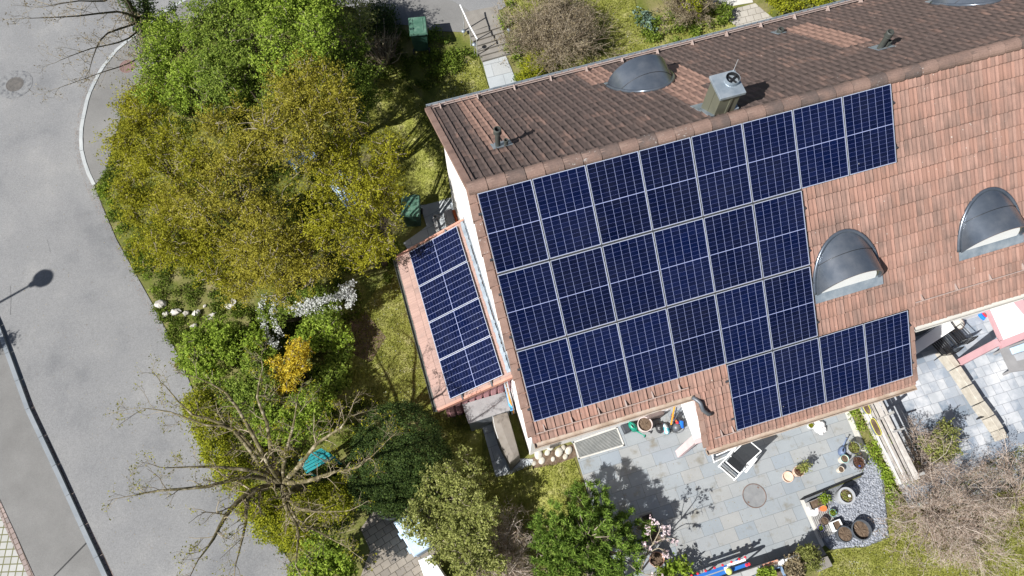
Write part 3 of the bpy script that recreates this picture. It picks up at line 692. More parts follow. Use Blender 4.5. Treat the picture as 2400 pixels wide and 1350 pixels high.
# porch: posts carrying a white canopy with pink trim
mb = MB(); mb.box((7.4 + 1.6, (2.32 + WYF) / 2, 1.45), (3.2, WYF - 2.32 - .01, 2.9)); mb.build('porch_room', 'render', house)
def porch(post_px, w_px, pieces, z, pmat, pl):
    q = [P(x, y, 0) for x, y in post_px][0]
    m1 = MB(); m1.box((q[0] + .07, q[1] + .09, (z - .02) / 2), (.13, .2, z - .02)); m1.build('porch_post', pmat, house)
    m = MB(); m.prism([tuple(P(x, y, z)[:2]) for x, y in w_px], z - .07, z); m.build('porch_canopy', 'white_paint', house)
    for px in pieces:
        m = MB(); m.prism([tuple(P(x, y, z + .012)[:2]) for x, y in px], z - .10, z + .012); m.build('canopy_trim', pmat, house)
porch([(1588, 1072)], [(1596, 945), (1628, 1030), (1652, 1022), (1618, 930)], [[(1618, 930), (1652, 1022), (1672, 1018), (1634, 926)], [(1628, 1030), (1632, 1040), (1672, 1028), (1672, 1018), (1652, 1022)]], 2.5, 'pink_pale', 0)
porch([(2240, 862)], [(2316, 715), (2352, 797), (2425, 768), (2372, 690)], [[(2310, 717), (2346, 797), (2352, 797), (2316, 715)], [(2345, 799), (2349, 816), (2440, 778), (2430, 766)], [(2368, 700), (2425, 768), (2450, 760), (2385, 688)]], 2.1, 'pink_paint', 0)
# front plinth at the gable corner and door/window dark openings on the front wall
mb = MB(); mb.prism([(2.2, WYF - .03), (2.46, WYF - .03), (2.46, WYF - .001), (2.2, WYF - .001)], .05, .5); mb.build('cellar_window', 'iron', house)
mb = MB(); mb.box((12.9, WYF - .02, 1.1), (2.4, .04, 2.1)); mb.build('terrace_door', 'dark_plastic', house)
# gutters (half pipes) and downpipes
def gutter(x0, x1, y, z, r=.075, mat='gutter'):
    m = MB()
    arc = [(y + r * cos(t), z + r * sin(t)) for t in np.linspace(pi, 2 * pi, 9)] + [(y + (r - .012) * cos(t), z + (r - .012) * sin(t)) for t in np.linspace(2 * pi, pi, 9)]
    m.loft([(x0, a, b) for a, b in arc], [(x1, a, b) for a, b in arc])
    for x in (x0, x1): m.loft([(x, y + r * cos(t), z + r * sin(t)) for t in np.linspace(pi, 2 * pi, 9)], [(x + .01, y + r * cos(t), z + r * sin(t)) for t in np.linspace(pi, 2 * pi, 9)])
    m.tube([(x0, y - r, z), (x1, y - r, z)], .013, 6); m.tube([(x0, y + r, z), (x1, y + r, z)], .008, 6)
    return m.build('gutter', mat, house, smooth=False)
gutter(XL + .02, XP0 - .06, YF - .045, zfront(YF) - .035)
gutter(XP0 + .0, XP1 - .0, YP - .045, zfront(YP) - .035)
gutter(XP1 + .07, XR, YF - .045, zfront(YF) - .035, mat='concrete_light')
gutter(XL + .02, XR, YB + .045, zback(YB) - .035, mat='zinc')
mb = MB()
a = onfront(1632, 912, .06); b = onfront(1640, 945, .10); c = onfront(1646, 962, .10); d = onfront(1668, 969, .06)
mb.tube([(XP0 - .12, YF - .05, zfront(YF) - .02), (XP0 - .02, YF - .16, zfront(YF) - .05), (b[0], b[1] , b[2] + .05), (c[0], c[1], c[2] + .05), (d[0] - .1, d[1], d[2] + .05), (d[0], d[1], d[2])], .05, 10)
mb.build('downpipe', 'zinc_dark', house, smooth=True)
# snow guards
def guard(x0, x1, y, fz, nb, hh=.12, bars=1, step=None):
    m = MB(); xs = np.linspace(x0 + .2, x1 - .2, nb)
    z = fz(y)
    for i in range(bars): m.tube([(x0, y, z + hh + .085 * i), (x1, y, z + hh + .085 * i)], .012, 6)
    sg = 1 if fz is zfront else -1
    for x in xs:
        top = z + hh + .085 * (bars - 1)
        m.loft([(x - .012, y + .16 * sg, fz(y + .16 * sg) + .03), (x + .012, y + .16 * sg, fz(y + .16 * sg) + .03), (x + .012, y + .02 * sg, z + .02), (x - .012, y + .02 * sg, z + .02)],
               [(x - .012, y + .03 * sg, top + .03), (x + .012, y + .03 * sg, top + .03), (x + .012, y, top + .03), (x - .012, y, top + .03)])
    m.build('snow_guard', 'guard_metal', house)
guard(XL + .12, XP0 - .2, onfront(1250, 1022)[1], zfront, 6)
guard(onfront(1672, 1030)[0], onfront(1735, 1012)[0], onfront(1700, 1022)[1], zfront, 2)
guard(onfront(2140, 714)[0], XR, onfront(2140, 714)[1], zfront, 15)
guard(XL + .15, XR, onback(1010, 258)[1], zback, 22, .10, 2)
# chimney
def chimney():
    x0, x1, y0, y1 = 6.88, 7.33, 7.86, 8.36
    top = 9.0
    ch = MB().prism([(x0, y0), (x1, y0), (x1, y1), (x0, y1)], 7.6, top).build("chimney", "olive_metal", house)
    s = MB()
    s.box(((x0 + x1) / 2 + .03, y0 - .012, 8.2), (.05, .024, 1.56)); s.box((x0 - .006, (y0 + y1) / 2, 8.2), (.012, .012, 1.56)); s.build('seam', 'olive_metal', ch)
    c = MB(); X0, X1, Y0, Y1 = x0 - .05, x1 + .07, y0 - .05, y1 + .05
    c.prism([(X0, Y0), (X1, Y0), (X1, Y1), (X0, Y1)], top - .005, top + .07); cp = c.build('chimney_cap', 'zinc', ch, bevel=.006)
    fc = np.array([7.22, 8.16, top + .07])
    f = MB(); f.lathe([(.165, 0), (.152, .01), (.152, .11), (.144, .11), (.143, -.25)], fc, 24, cap_lo=False); f.build('flue', 'zinc', ch, smooth=False)
    f2 = MB(); f2.lathe([(.1425, .105), (.141, -.15), (.001, -.15)], fc, 24, cap_lo=False); f2.box((fc[0], fc[1], fc[2] + .05), (.26, .035, .02), .5); f2.box((fc[0], fc[1], fc[2] + .04), (.03, .26, .02), .5); f2.build('flue_damper', 'black', ch)  # black lining paints the inside of the flue as dark shade
    r = MB(); r.tube([(7.36, 8.39, top + .0), (7.36, 8.39, top + .42)], .007, 5); r.build('lightning_rod', 'steel', ch)
    fl = MB(); yb = y1 + .12
    fl.loft([(x0 - .12, y1 - .1, zback(y1 - .1) + .05), (x1 + .10, y1 - .1, zback(y1 - .1) + .05), (x1 + .10, yb + .1, zback(yb + .1) + .05), (x0 - .12, yb + .1, zback(yb + .1) + .05)],
            [(x0 - .12, y1 - .1, zback(y1 - .1) + .07), (x1 + .10, y1 - .1, zback(y1 - .1) + .07), (x1 + .10, yb + .1, zback(yb + .1) + .07), (x0 - .12, yb + .1, zback(yb + .1) + .07)])
    fl.prism([(x0 - .10, y0 - .02), (x0 - .001, y0 - .02), (x0 - .001, y1), (x0 - .10, y1)], [zback(y0 - .02) + .02] * 2 + [zback(y1) + .02] * 2, [zback(y0 - .02) + .07] * 2 + [zback(y1) + .07] * 2)
    fl.box((x1 + .06, y0 + .06, zback(y0) + .06), (.10, .12, .05)); fl.build('flashing', 'zinc', ch)
chimney()
# vent pipes
def vent(px, h, r, capr, twin=None):
    b = onback(*px); x, y, z = b
    m = MB(); m.lathe([(r, -.15), (r, h - .17), (capr, h - .15), (capr, h - .02), (capr * .85, h), (capr * .7, h), (capr * .7, h - .1)], (x, y, z), 18)
    if capr > .075: m.lathe([(capr * 1.02, h - .16), (capr * 1.08, h - .145), (capr * 1.02, h - .13)], (x, y, z), 18, cap_lo=False)
    v = m.build('vent_pipe', 'pipe_dark', house, smooth=False)
    k = MB(); k.lathe([(capr * .68, h - .08), (.001, h - .08)], (x, y, z), 16, cap_lo=False); k.build('opening', 'black', v)
    if twin:
        tx, ty, tz = onback(*twin)
        t = MB(); t.lathe([(.042, -.1), (.042, .16), (.052, .17), (.052, .26), (.035, .26), (.035, .2)], (tx, ty, tz), 14); t.build('vent_pipe', 'pipe_dark', house)
    f = MB(); x1 = x + (.32 if twin else .12)
    f.loft([(x - .13, y - .12, zback(y - .12) + .045), (x1, y - .12, zback(y - .12) + .045), (x1, y + .2, zback(y + .2) + .045), (x - .13, y + .2, zback(y + .2) + .045)],
           [(x - .13, y - .12, zback(y - .12) + .06), (x1, y - .12, zback(y - .12) + .06), (x1, y + .2, zback(y + .2) + .06), (x - .13, y + .2, zback(y + .2) + .06)]).build('flashing', 'zinc', v)
vent((1167, 345), .72, .058, .088, (1186, 343)); vent((2060, 116), .62, .065, .088, (2074, 113)); vent((1826, 79), .20, .06, .085)
# barrel dormers
def dormer(cx, yf, side, win=True):
    """side -1: front slope (faces -Y); +1: back slope"""
    fz = zfront if side < 0 else zback
    r, hgt = .80, .80
    z0 = fz(yf) + .02
    ydeep = yf - side * (hgt + .22) / TF
    th_ = np.linspace(0, pi, 33)
    d = MB()
    ys = np.linspace(yf + side * .10, ydeep, 10)
    outer = [[(cx + (r) * cos(t), y, z0 + hgt * sin(t)) for t in th_] for y in ys]
    n = len(th_); vs = [p for row in outer for p in row]
    fs = [(i * n + k, i * n + k + 1, (i + 1) * n + k + 1, (i + 1) * n + k) for i in range(len(ys) - 1) for k in range(n - 1)]
    o2 = len(vs); inner = [(cx + (r - .045) * cos(t), ys[0], z0 + (hgt - .045) * sin(t)) for t in th_]
    inn2 = [(cx + (r - .045) * cos(t), ys[0] - side * .22, z0 + (hgt - .045) * sin(t)) for t in th_]
    vs += inner + inn2
    fs += [(k, o2 + k, o2 + k + 1, k + 1) for k in range(n - 1)] + [(o2 + k, o2 + n + k, o2 + n + k + 1, o2 + k + 1) for k in range(n - 1)]
    d.add(vs, fs); dm = d.build('dormer', 'slate_metal', house, smooth=True)
    dm.data.set_sharp_from_angle(angle=RAD(40))
    col = []
    for t in np.linspace(-.02, pi + .02, 41):
        z = z0 + max((hgt + .012) * sin(t), -.01); y = RY - (RZ - z + .055) / TF if side < 0 else RY + (RZ - z + .055) / TF
        col.append((cx + (r + .03) * cos(t), y, z))
    k = MB(); k.tube(col, .042, 8); k.build('collar', 'slate_metal', dm, smooth=True)
    s = MB()
    y = yf - side * .45
    s.tube([(cx + (r + .004) * cos(t), y, z0 + (hgt + .004) * sin(t)) for t in th_], .007, 5); s.build('seam', 'black', dm)
    w = MB(); tl = lambda t, k, h_: yf + side * (.05 - .16 * sin(t) * k) + h_
    w.add([(cx + (r - .05) * cos(t), tl(t, 1, 0), z0 + (hgt - .05) * sin(t)) for t in th_], [tuple(range(n))]); w.build('surround', 'olive_metal', dm)
    w = MB()
    w.loft([(cx + (r - .13) * cos(t), tl(t, .86, side * .004), z0 + .02 + (hgt - .17) * sin(t)) for t in th_], [(cx + (r - .13) * cos(t), tl(t, .86, side * .03), z0 + .02 + (hgt - .17) * sin(t)) for t in th_]); w.build('window', 'white_paint', dm)
    f = MB(); ya, yb = yf - side * .03, yf + side * .24
    f.loft([(cx - r - .03, ya, fz(ya) + .05), (cx + r + .08, ya, fz(ya) + .05), (cx + r + .08, yb, fz(yb) + .055), (cx - r - .03, yb, fz(yb) + .055)],
           [(cx - r - .03, ya, fz(ya) + .068), (cx + r + .08, ya, fz(ya) + .068), (cx + r + .08, yb, fz(yb) + .073), (cx - r - .03, yb, fz(yb) + .073)])
    f.build('flashing', 'zinc', dm)
dormer(9.33, 4.22, -1); dormer(13.02, 4.22, -1); dormer(16.7, 4.22, -1)
DB = 15.2 - 4.22
dormer(6.72, DB - .05, 1); dormer(16.0, DB - .05, 1)

# ------------------------------------------------------------------ lean-to against the gable
lean = thing('lean_to', 'low pink tiled lean-to against the gable wall, carrying four solar panels', 'lean-to', (.5, 7.6, -.7))
cL, sL = cos(math.atan(TL)), sin(math.atan(TL))
LXW, LXE, LY0, LY1 = WX - .005, -.56, 5.22, 10.06
roof_mesh('roof', 'tile_lean', [((LXW, LY1, zlean(LXW)), (0, -1, 0), (-cL, 0, -sL), LY1 - LY0, (LXW - LXE) / cL, 0, 0)], lean, tw=.16, th=.31, amp=.016, lift=.018, nu=6)
mb = MB(); zb = [zlean(LXE) - .10, zlean(LXW) - .10, zlean(LXW) - .012, zlean(LXE) - .012]
mb.loft([(LXE + .03, LY0 + .02, zb[0]), (LXW, LY0 + .02, zb[1]), (LXW, LY0 + .02, zb[2]), (LXE + .03, LY0 + .02, zb[3])], [(LXE + .03, LY1 - .02, zb[0]), (LXW, LY1 - .02, zb[1]), (LXW, LY1 - .02, zb[2]), (LXE + .03, LY1 - .02, zb[3])])
mb.build('roof_deck', 'trim_wood', lean)
for y in (LY0 - .03, LY1 - .03):
    mb = MB(); mb.loft([(LXE, y, zlean(LXE) - .13), (LXW, y, zlean(LXW) - .13), (LXW, y, zlean(LXW) + .055), (LXE, y, zlean(LXE) + .055)], [(LXE, y + .06, zlean(LXE) - .13), (LXW, y + .06, zlean(LXW) - .13), (LXW, y + .06, zlean(LXW) + .055), (LXE, y + .06, zlean(LXE) + .055)]); mb.build('verge_board', 'trim_wood', lean)
mb = MB()
arc = [(LXE - .05 + .06 * cos(t), zlean(LXE) - .04 + .06 * sin(t)) for t in np.linspace(pi, 2 * pi, 9)] + [(LXE - .05 + .05 * cos(t), zlean(LXE) - .04 + .05 * sin(t)) for t in np.linspace(2 * pi, pi, 9)]
mb.loft([(a, LY0, b) for a, b in arc], [(a, LY1, b) for a, b in arc]); mb.build('gutter', 'pipe_dark', lean)
mb = MB()
mb.loft([(WX - .02, LY0 + .05, zlean(WX) + .03), (WX - .004, LY0 + .05, zlean(WX) + .03), (WX - .004, LY0 + .05, zlean(WX) + .3), (WX - .02, LY0 + .05, zlean(WX) + .3)], [(WX - .02, LY1 - .05, zlean(WX) + .03), (WX - .004, LY1 - .05, zlean(WX) + .03), (WX - .004, LY1 - .05, zlean(WX) + .3), (WX - .02, LY1 - .05, zlean(WX) + .3)])
mb.build('wall_flashing', 'zinc', lean)
mb = MB(); x = WX - .12
for k in range(60):
    y = LY1 - .08 - k * .079
    if y < LY0 + .1: break
    mb.box((WX - .08 + random.uniform(-.008, .008), y, zlean(WX - .08) + .045), (.10 + random.uniform(-.02, .02), .082, .012), tilt=np.array([[cL, 0, -sL], [0, 1, 0], [sL, 0, cL]]))
mb.build('lead_apron', 'zinc', lean)
# siding of the lean-to's end wall
mb = MB()
ys = LY0 + .22
for k in range(9):
    x = LXE + .30 + k * .215
    z1 = zlean(x) - .11
    mb.prism([(x, ys - .045), (x + .13, ys - .045), (x + .15, ys), (x - .02, ys)], -.9, z1)
mb.prism([(LXE + .2, ys), (WX - .01, ys), (WX - .01, ys + .06), (LXE + .2, ys + .06)], -.9, [zlean(LXE + .2) - .11, zlean(WX) - .11, zlean(WX) - .11, zlean(LXE + .2) - .11])
mb.build('siding', 'siding', lean)
mb = MB(); mb.prism([(LXE + .3, LY1 - .25), (WX - .01, LY1 - .25), (WX - .01, LY1 - .19), (LXE + .3, LY1 - .19)], -.9, [zlean(LXE + .3) - .11, zlean(WX) - .11, zlean(WX) - .11, zlean(LXE + .3) - .11])
mb.prism([(LXE + .3, ys + .06), (LXE + .36, ys + .06), (LXE + .36, LY1 - .25), (LXE + .3, LY1 - .25)], -.9, zlean(LXE + .3) - .11); mb.build('side_wall', 'siding', lean)

# ------------------------------------------------------------------ solar panels
PW, PL = 1.134, 1.722
def panel_proto():
    t = thing('solar_panel', None, 'solar panel')
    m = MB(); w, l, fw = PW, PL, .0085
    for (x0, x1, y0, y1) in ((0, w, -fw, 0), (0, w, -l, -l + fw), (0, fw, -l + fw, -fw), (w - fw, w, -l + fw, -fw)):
        m.cur = 1; m.prism([(x0, y0), (x1, y0), (x1, y1), (x0, y1)], -.035, -0.0015)  # dark side faces put shade into the gaps between panels
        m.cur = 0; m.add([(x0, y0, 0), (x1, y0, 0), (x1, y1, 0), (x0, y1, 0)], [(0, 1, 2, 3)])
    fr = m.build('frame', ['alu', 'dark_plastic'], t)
    g = MB()
    mats = ['backsheet', 'cell', 'cell_line']
    g.add([(fw, -l + fw, -.008), (w - fw, -l + fw, -.008), (w - fw, -fw, -.008), (fw, -fw, -.008)], [(0, 1, 2, 3)])
    mx, my, mid = .007, .008, .012
    cw = (w - 2 * (fw + mx)) / 6; chh = (l - 2 * (fw + my) - mid) / 18
    g.cur = 2
    for hf in (0, 1):
        ya = -fw - my - hf * (9 * chh + mid)
        for i in range(6):
            xa = fw + mx + i * cw
            g.add([(xa + .003, ya - 9 * chh, -.0072), (xa + cw - .003, ya - 9 * chh, -.0072), (xa + cw - .003, ya, -.0072), (xa + .003, ya, -.0072)], [(0, 1, 2, 3)])
    g.cur = 1
    for hf in (0, 1):
        ya = -fw - my - hf * (9 * chh + mid)
        for i in range(6):
            for j in range(9):
                xa = fw + mx + i * cw; yy = ya - j * chh
                g.add([(xa + .0032, yy - chh + .0016, -.0062), (xa + cw - .0032, yy - chh + .0016, -.0062), (xa + cw - .0032, yy - .0016, -.0062), (xa + .0032, yy - .0016, -.0062)], [(0, 1, 2, 3)])
    g.build('cells', mats, t)
    c = MB()
    for y in (-.38, -1.34):
        c = MB(); c.box((w + .01, y, -.014), (.020, .05, .024)); c.build('clamp', 'dark_plastic', t)
    return t
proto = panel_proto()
def place(root, first, Mx, label, group):
    if first: r = root
    else:
        r = root.copy(); COL.objects.link(r)
        for ch in root.children:
            c = ch.copy(); c.parent = r; COL.objects.link(c)
    r.matrix_world = Mx; r['label'] = label; r['group'] = group
    return r
from mathutils import Matrix, Vector
def frame_mat(o, xd, yd):
    xd = Vector(xd).normalized(); yd = Vector(yd).normalized(); zd = xd.cross(yd)
    m = Matrix(((xd.x, yd.x, zd.x, o[0]), (xd.y, yd.y, zd.y, o[1]), (xd.z, yd.z, zd.z, o[2]), (0, 0, 0, 1)))
    return m
PX0, PY0, PZ0, PU, PV = 1.527, 7.4217, 22 - 13.44, 1.154, 1.154 * 1.5301
ORD = ['first', 'second', 'third', 'fourth', 'fifth', 'sixth', 'seventh', 'eighth']
rows = [(0, 0, 8, 'in the row under the ridge'), (1, 0, 6, 'in the second row below the ridge'), (2, 0, 6, 'in the third row below the ridge'), (3, 4, 8, 'in the lowest row on the porch roof')]
cnt = 0
RAILS = []
for (r, a, b, txt) in rows:
    for k in range(a, b):
        u, v = k * PU + .004 * random.uniform(-1, 1), r * PV
        o = (PX0 + u, PY0 - v * cF, PZ0 - v * sF)
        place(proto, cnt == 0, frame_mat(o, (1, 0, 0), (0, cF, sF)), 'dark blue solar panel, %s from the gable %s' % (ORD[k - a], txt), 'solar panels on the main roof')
        cnt += 1
for k in range(4):
    w = k * (PW + .023)
    # long side runs up the slope; panel x axis along -Y
    o = (LX0 + PL * cL, 9.9426 - w, LZ0 + .12 + PL * sL)
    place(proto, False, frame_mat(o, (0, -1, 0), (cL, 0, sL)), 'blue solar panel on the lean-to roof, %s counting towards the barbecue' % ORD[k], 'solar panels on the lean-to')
# rails under the panels, and dark strips as painted shade in the row gaps
mb = MB()
for (r, a, b, txt) in rows:
    for f in (.22, .78):
        v = (r + f) * PV; y = PY0 - v * cF; z = PZ0 - v * sF - .065
        x0, x1 = PX0 + a * PU - .07, PX0 + b * PU + .06
        mb.loft([(x0, y - .02, z - .04), (x0, y + .02, z - .04), (x0, y + .02, z + .025), (x0, y - .02, z + .025)], [(x1, y - .02, z - .04), (x1, y + .02, z - .04), (x1, y + .02, z + .025), (x1, y - .02, z + .025)])
for r in (1, 2, 3):  # no rails here: dark strips added to shade the gaps between rows
    v = r * PV - .022; y = PY0 - v * cF; z = PZ0 - v * sF - .05; x0, x1 = PX0 + (4 if r == 3 else 0) * PU, PX0 + 6 * PU
    mb.loft([(x0, y - .03, z - .045), (x0, y + .03, z), (x0, y + .03, z + .012), (x0, y - .03, z - .033)], [(x1, y - .03, z - .045), (x1, y + .03, z), (x1, y + .03, z + .012), (x1, y - .03, z - .033)])
mb.build('panel_rails', 'dark_plastic', house)
mb = MB()
for f in (.22, .78):
    x = LX0 + PL * cL * f; z = zlean(x) + .065
    mb.box((x, (9.94 + 5.3) / 2, z), (.04, 9.94 - 5.3 + .22, .05))
mb.build('panel_rails', 'zinc_dark', lean)

# ------------------------------------------------------------------ plants: branch tubes and leaf clouds
class TS:
    """tapered twigs, all with m rings, built in one numpy pass"""
    def __init__(s, m=5, n=5): s.m, s.n, s.p, s.r = m, n, [], []
    def poly(s, pts, radii):
        pts = np.array(pts, float); k = len(pts)
        t = np.linspace(0, k - 1, s.m); i = np.minimum(t.astype(int), k - 2); f = (t - i)[:, None]
        # catmull-rom through the points
        g = np.concatenate([[2 * pts[0] - pts[1]], pts, [2 * pts[-1] - pts[-2]]])
        p0, p1, p2, p3 = g[i], g[i + 1], g[i + 2], g[i + 3]
        q = .5 * (2 * p1 + (p2 - p0) * f + (2 * p0 - 5 * p1 + 4 * p2 - p3) * f ** 2 + (3 * p1 - p0 - 3 * p2 + p3) * f ** 3)
        s.p.append(q); s.r.append(np.interp(t, np.arange(k), radii))
        return q
    def seg(s, p, d, L, r0, r1, wob=.15, up=0.0):
        d = np.array(d, float); d /= np.linalg.norm(d)
        pts = [np.array(p, float)]
        for _ in range(4):
            d = d + RNG.normal(0, wob, 3) + np.array([0, 0, up]); d /= np.linalg.norm(d)
            pts.append(pts[-1] + d * L / 4)
        return s.poly(pts, np.linspace(r0, r1, 5)), d
    def build(s, name, mat, parent=None):
        if not s.p: return None
        P_ = np.array(s.p); R_ = np.array(s.r); N, m, n = len(P_), s.m, s.n
        T = np.gradient(P_, axis=1); T /= (np.linalg.norm(T, axis=2, keepdims=True) + 1e-9)
        D = P_[:, -1] - P_[:, 0]; D /= (np.linalg.norm(D, axis=1, keepdims=True) + 1e-9)
        ref = np.where(np.abs(D[:, 2:3]) < .85, np.array([[0, 0, 1.0]]), np.array([[1.0, 0, 0]]))
        U = np.cross(T, ref[:, None, :]); U /= (np.linalg.norm(U, axis=2, keepdims=True) + 1e-9)
        W = np.cross(T, U)
        a = np.arange(n) * 2 * pi / n
        V = P_[:, :, None, :] + R_[:, :, None, None] * (np.cos(a)[None, None, :, None] * U[:, :, None, :] + np.sin(a)[None, None, :, None] * W[:, :, None, :])
        V = V.reshape(-1, 3)
        i = np.arange(m - 1)[:, None] * n; k = np.arange(n)[None, :]
        q = np.stack([i + k, i + (k + 1) % n, i + n + (k + 1) % n, i + n + k], -1).reshape(-1, 4)
        Q = (np.arange(N)[:, None, None] * (m * n) + q[None]).reshape(-1, 4)
        ob = fast_mesh(name, V, Q, mat, parent)
        ob.data.polygons.foreach_set("use_smooth", [True] * len(ob.data.polygons))
        return ob
def ramify(ts, p, d, L, r, lev, spread=.75, nch=(4, 6), ratio=.55, wob=.16, up=.03, tips=None, rmin=.004, lo=.3):
    path, dd = ts.seg(p, d, L, r, max(r * .45, rmin * .7), wob, up)
    if tips is not None: tips.append((path[-1], dd, lev))
    if lev <= 0: return
    for k in range(random.randint(*nch)):
        f = lo + (1 - lo) * (k + random.random()) / nch[1]
        i = min(int(f * (ts.m - 1)), ts.m - 2); q = path[i] + (path[i + 1] - path[i]) * (f * (ts.m - 1) - i)
        ax = path[min(i + 1, ts.m - 1)] - path[i]; ax /= np.linalg.norm(ax)
        s_ = RNG.normal(0, 1, 3); s_ -= ax * (s_ @ ax); s_ /= np.linalg.norm(s_)
        d2 = ax * (1 - spread * .6) + s_ * spread
        ramify(ts, q, d2, L * ratio * random.uniform(.65, 1.25), max(r * .5, rmin), lev - 1, spread, nch, ratio, wob, up, tips, rmin, .2)
def leaves(name, C, size, mat, parent=None, out=None, asp=.55, flat=.35, var=.35):
    """one small pointed quad for every centre in C"""
    C = np.asarray(C, float); N = len(C)
    nrm = RNG.normal(0, 1, (N, 3)); nrm /= np.linalg.norm(nrm, axis=1, keepdims=True)
    nrm[:, 2] = np.abs(nrm[:, 2]) * .7 + flat
    if out is not None: nrm = nrm + out * .5
    nrm /= np.linalg.norm(nrm, axis=1, keepdims=True)
    t = RNG.normal(0, 1, (N, 3)); t -= nrm * (t * nrm).sum(1, keepdims=True); t /= np.linalg.norm(t, axis=1, keepdims=True)
    b = np.cross(nrm, t)
    L = (size * RNG.uniform(1 - var, 1 + var, N))[:, None]
    bend = nrm * L * .12
    V = np.stack([C - t * L * .5 - bend, C + b * L * asp * .5, C + t * L * .5 - bend, C - b * L * asp * .5], 1).reshape(-1, 3)
    return fast_mesh(name, V, np.arange(N * 4).reshape(-1, 4), mat, parent)
def clumps(lobes, ncl, lo=.45, zmin=-.35, rough=.25):
    w = np.array([l[3] ** 2 for l in lobes], float); w /= w.sum()
    idx = RNG.choice(len(lobes), ncl, p=w)
    d = RNG.normal(0, 1, (ncl, 3)); d /= np.linalg.norm(d, axis=1, keepdims=True)
    d[:, 2] = np.where(d[:, 2] < zmin, -d[:, 2], d[:, 2])
    rad = (lo + (1 - lo) * np.sqrt(RNG.random(ncl))) * (1 + RNG.uniform(-rough, rough, ncl))
    c = np.array([l[:3] for l in lobes])[idx]; rr = np.array([[l[3], l[3], l[4]] for l in lobes])[idx]
    return c + d * rr * rad[:, None], d
def cloud(cl, d, per, cr, shoot=0.0):
    N = len(cl)
    if shoot:
        ax = d + RNG.normal(0, .55, d.shape); ax[:, 2] += .25; ax /= np.linalg.norm(ax, axis=1, keepdims=True)
        L = (shoot * RNG.uniform(.5, 1.4, N)).repeat(per)
        f = RNG.uniform(-.6, .6, N * per)
        o = RNG.normal(0, 1, (N * per, 3)) * (cr * .42 * (1.1 - np.abs(f)))[:, None] + ax.repeat(per, 0) * (f * L)[:, None]
        return cl.repeat(per, 0) + o, d.repeat(per, 0)
    o = RNG.normal(0, 1, (N * per, 3)) * (cr * RNG.uniform(.6, 1.4, N)).repeat(per)[:, None]
    return cl.repeat(per, 0) + o, d.repeat(per, 0)
def lobes_px(ls):
    out = []
    for l in ls:
        q = P(l[0], l[1], l[2]); r = l[3]; rz = l[4] if len(l) > 4 else min(r * .85, l[2] + .6)
        out.append((q[0], q[1], q[2], r, rz))
    return out
def plant(name, label, cat, ls, mat, n=8000, size=.075, per=22, cr=.11, base=None, bark='bark_dark', stems=1, limbs=9, rt=.07, twigs=90, group=None, lo=.45, zmin=-.35, asp=.55, twig_mat=None, flat=.35, rough=.25, twr=.008, trunk_name='trunk', crown_name='crown', shoot=0.22):
    lb = lobes_px(ls)
    if shoot:
        sub_ = []
        for (x, y, z, r, rz) in lb:
            for k in range(13):
                a = RNG.uniform(0, 6.283); e = RNG.uniform(-.1, 1.0); q_ = np.array([cos(a) * cos(e), sin(a) * cos(e), sin(e)]); f_ = RNG.uniform(.5, .9)
                sub_.append((x + q_[0] * r * f_, y + q_[1] * r * f_, z + q_[2] * rz * f_, r * RNG.uniform(.30, .5), rz * RNG.uniform(.30, .5)))
        lb = sub_
    c = np.mean([l[:3] for l in lb], 0)
    b = G(*base) if base else np.array([c[0], c[1], float(terr(c[0], c[1]))])
    t = thing(name, label, cat, b, group)
    cl, d = clumps(lb, max(8, n // per), lo, zmin, rough)
    C, D = cloud(cl, d, per, cr, shoot)
    keep = C[:, 2] > terr(C[:, 0], C[:, 1]) + .01
    leaves(crown_name, C[keep], size, mat, t, D[keep], asp, flat)
    ts = TS(5, 6)
    tops = [np.array(l[:3]) for l in lb]
    for s_ in range(stems):
        q = b + np.array([random.uniform(-.12, .12) * (stems > 1), random.uniform(-.12, .12) * (stems > 1), -.08])
        for k in range(max(1, limbs // stems)):
            l = lb[(k + s_) % len(lb)]
            tip = np.array(l[:3]) + RNG.normal(0, .45, 3) * np.array([l[3], l[3], l[4]])
            m1 = q * .6 + tip * .4 + RNG.normal(0, .08, 3); m1[2] = q[2] + (tip[2] - q[2]) * .45
            fork = q + np.array([0, 0, .28 * (c[2] - q[2])]) if stems == 1 else q
            ts.poly([q, fork, m1, tip], [rt, rt * .85, rt * .45, rt * .18])
    ts.build(trunk_name, bark, t)
    if twigs:
        tw = TS(4, 4)
        pick = RNG.choice(len(cl), min(twigs, len(cl)), replace=False)
        for i in pick:
            l = min(lb, key=lambda l_: np.linalg.norm(np.array(l_[:3]) - cl[i]))
            a = np.array(l[:3]) * .55 + cl[i] * .45 + RNG.normal(0, .05, 3)
            e = cl[i] + d[i] * .10
            tw.poly([a, (a + e) / 2 + RNG.normal(0, .06, 3), e], [twr * 1.6, twr, twr * .4])
        tw.build('twigs', twig_mat or bark, t)
    return t
def scatter(poly, n):
    poly = np.array(poly, float); lo, hi = poly.min(0), poly.max(0)
    out = []
    while sum(map(len, out)) < n:
        q = RNG.uniform(lo, hi, (n * 2, 2)); ins = np.zeros(len(q), bool)
        j = len(poly) - 1
        for i in range(len(poly)):
            xi, yi, xj, yj = *poly[i], *poly[j]
            ins ^= ((yi > q[:, 1]) != (yj > q[:, 1])) & (q[:, 0] < (xj - xi) * (q[:, 1] - yi) / (yj - yi + 1e-12) + xi)
            j = i
        out.append(q[ins])
    q = np.concatenate(out)[:n]
    return np.column_stack([q, terr(q[:, 0], q[:, 1])])
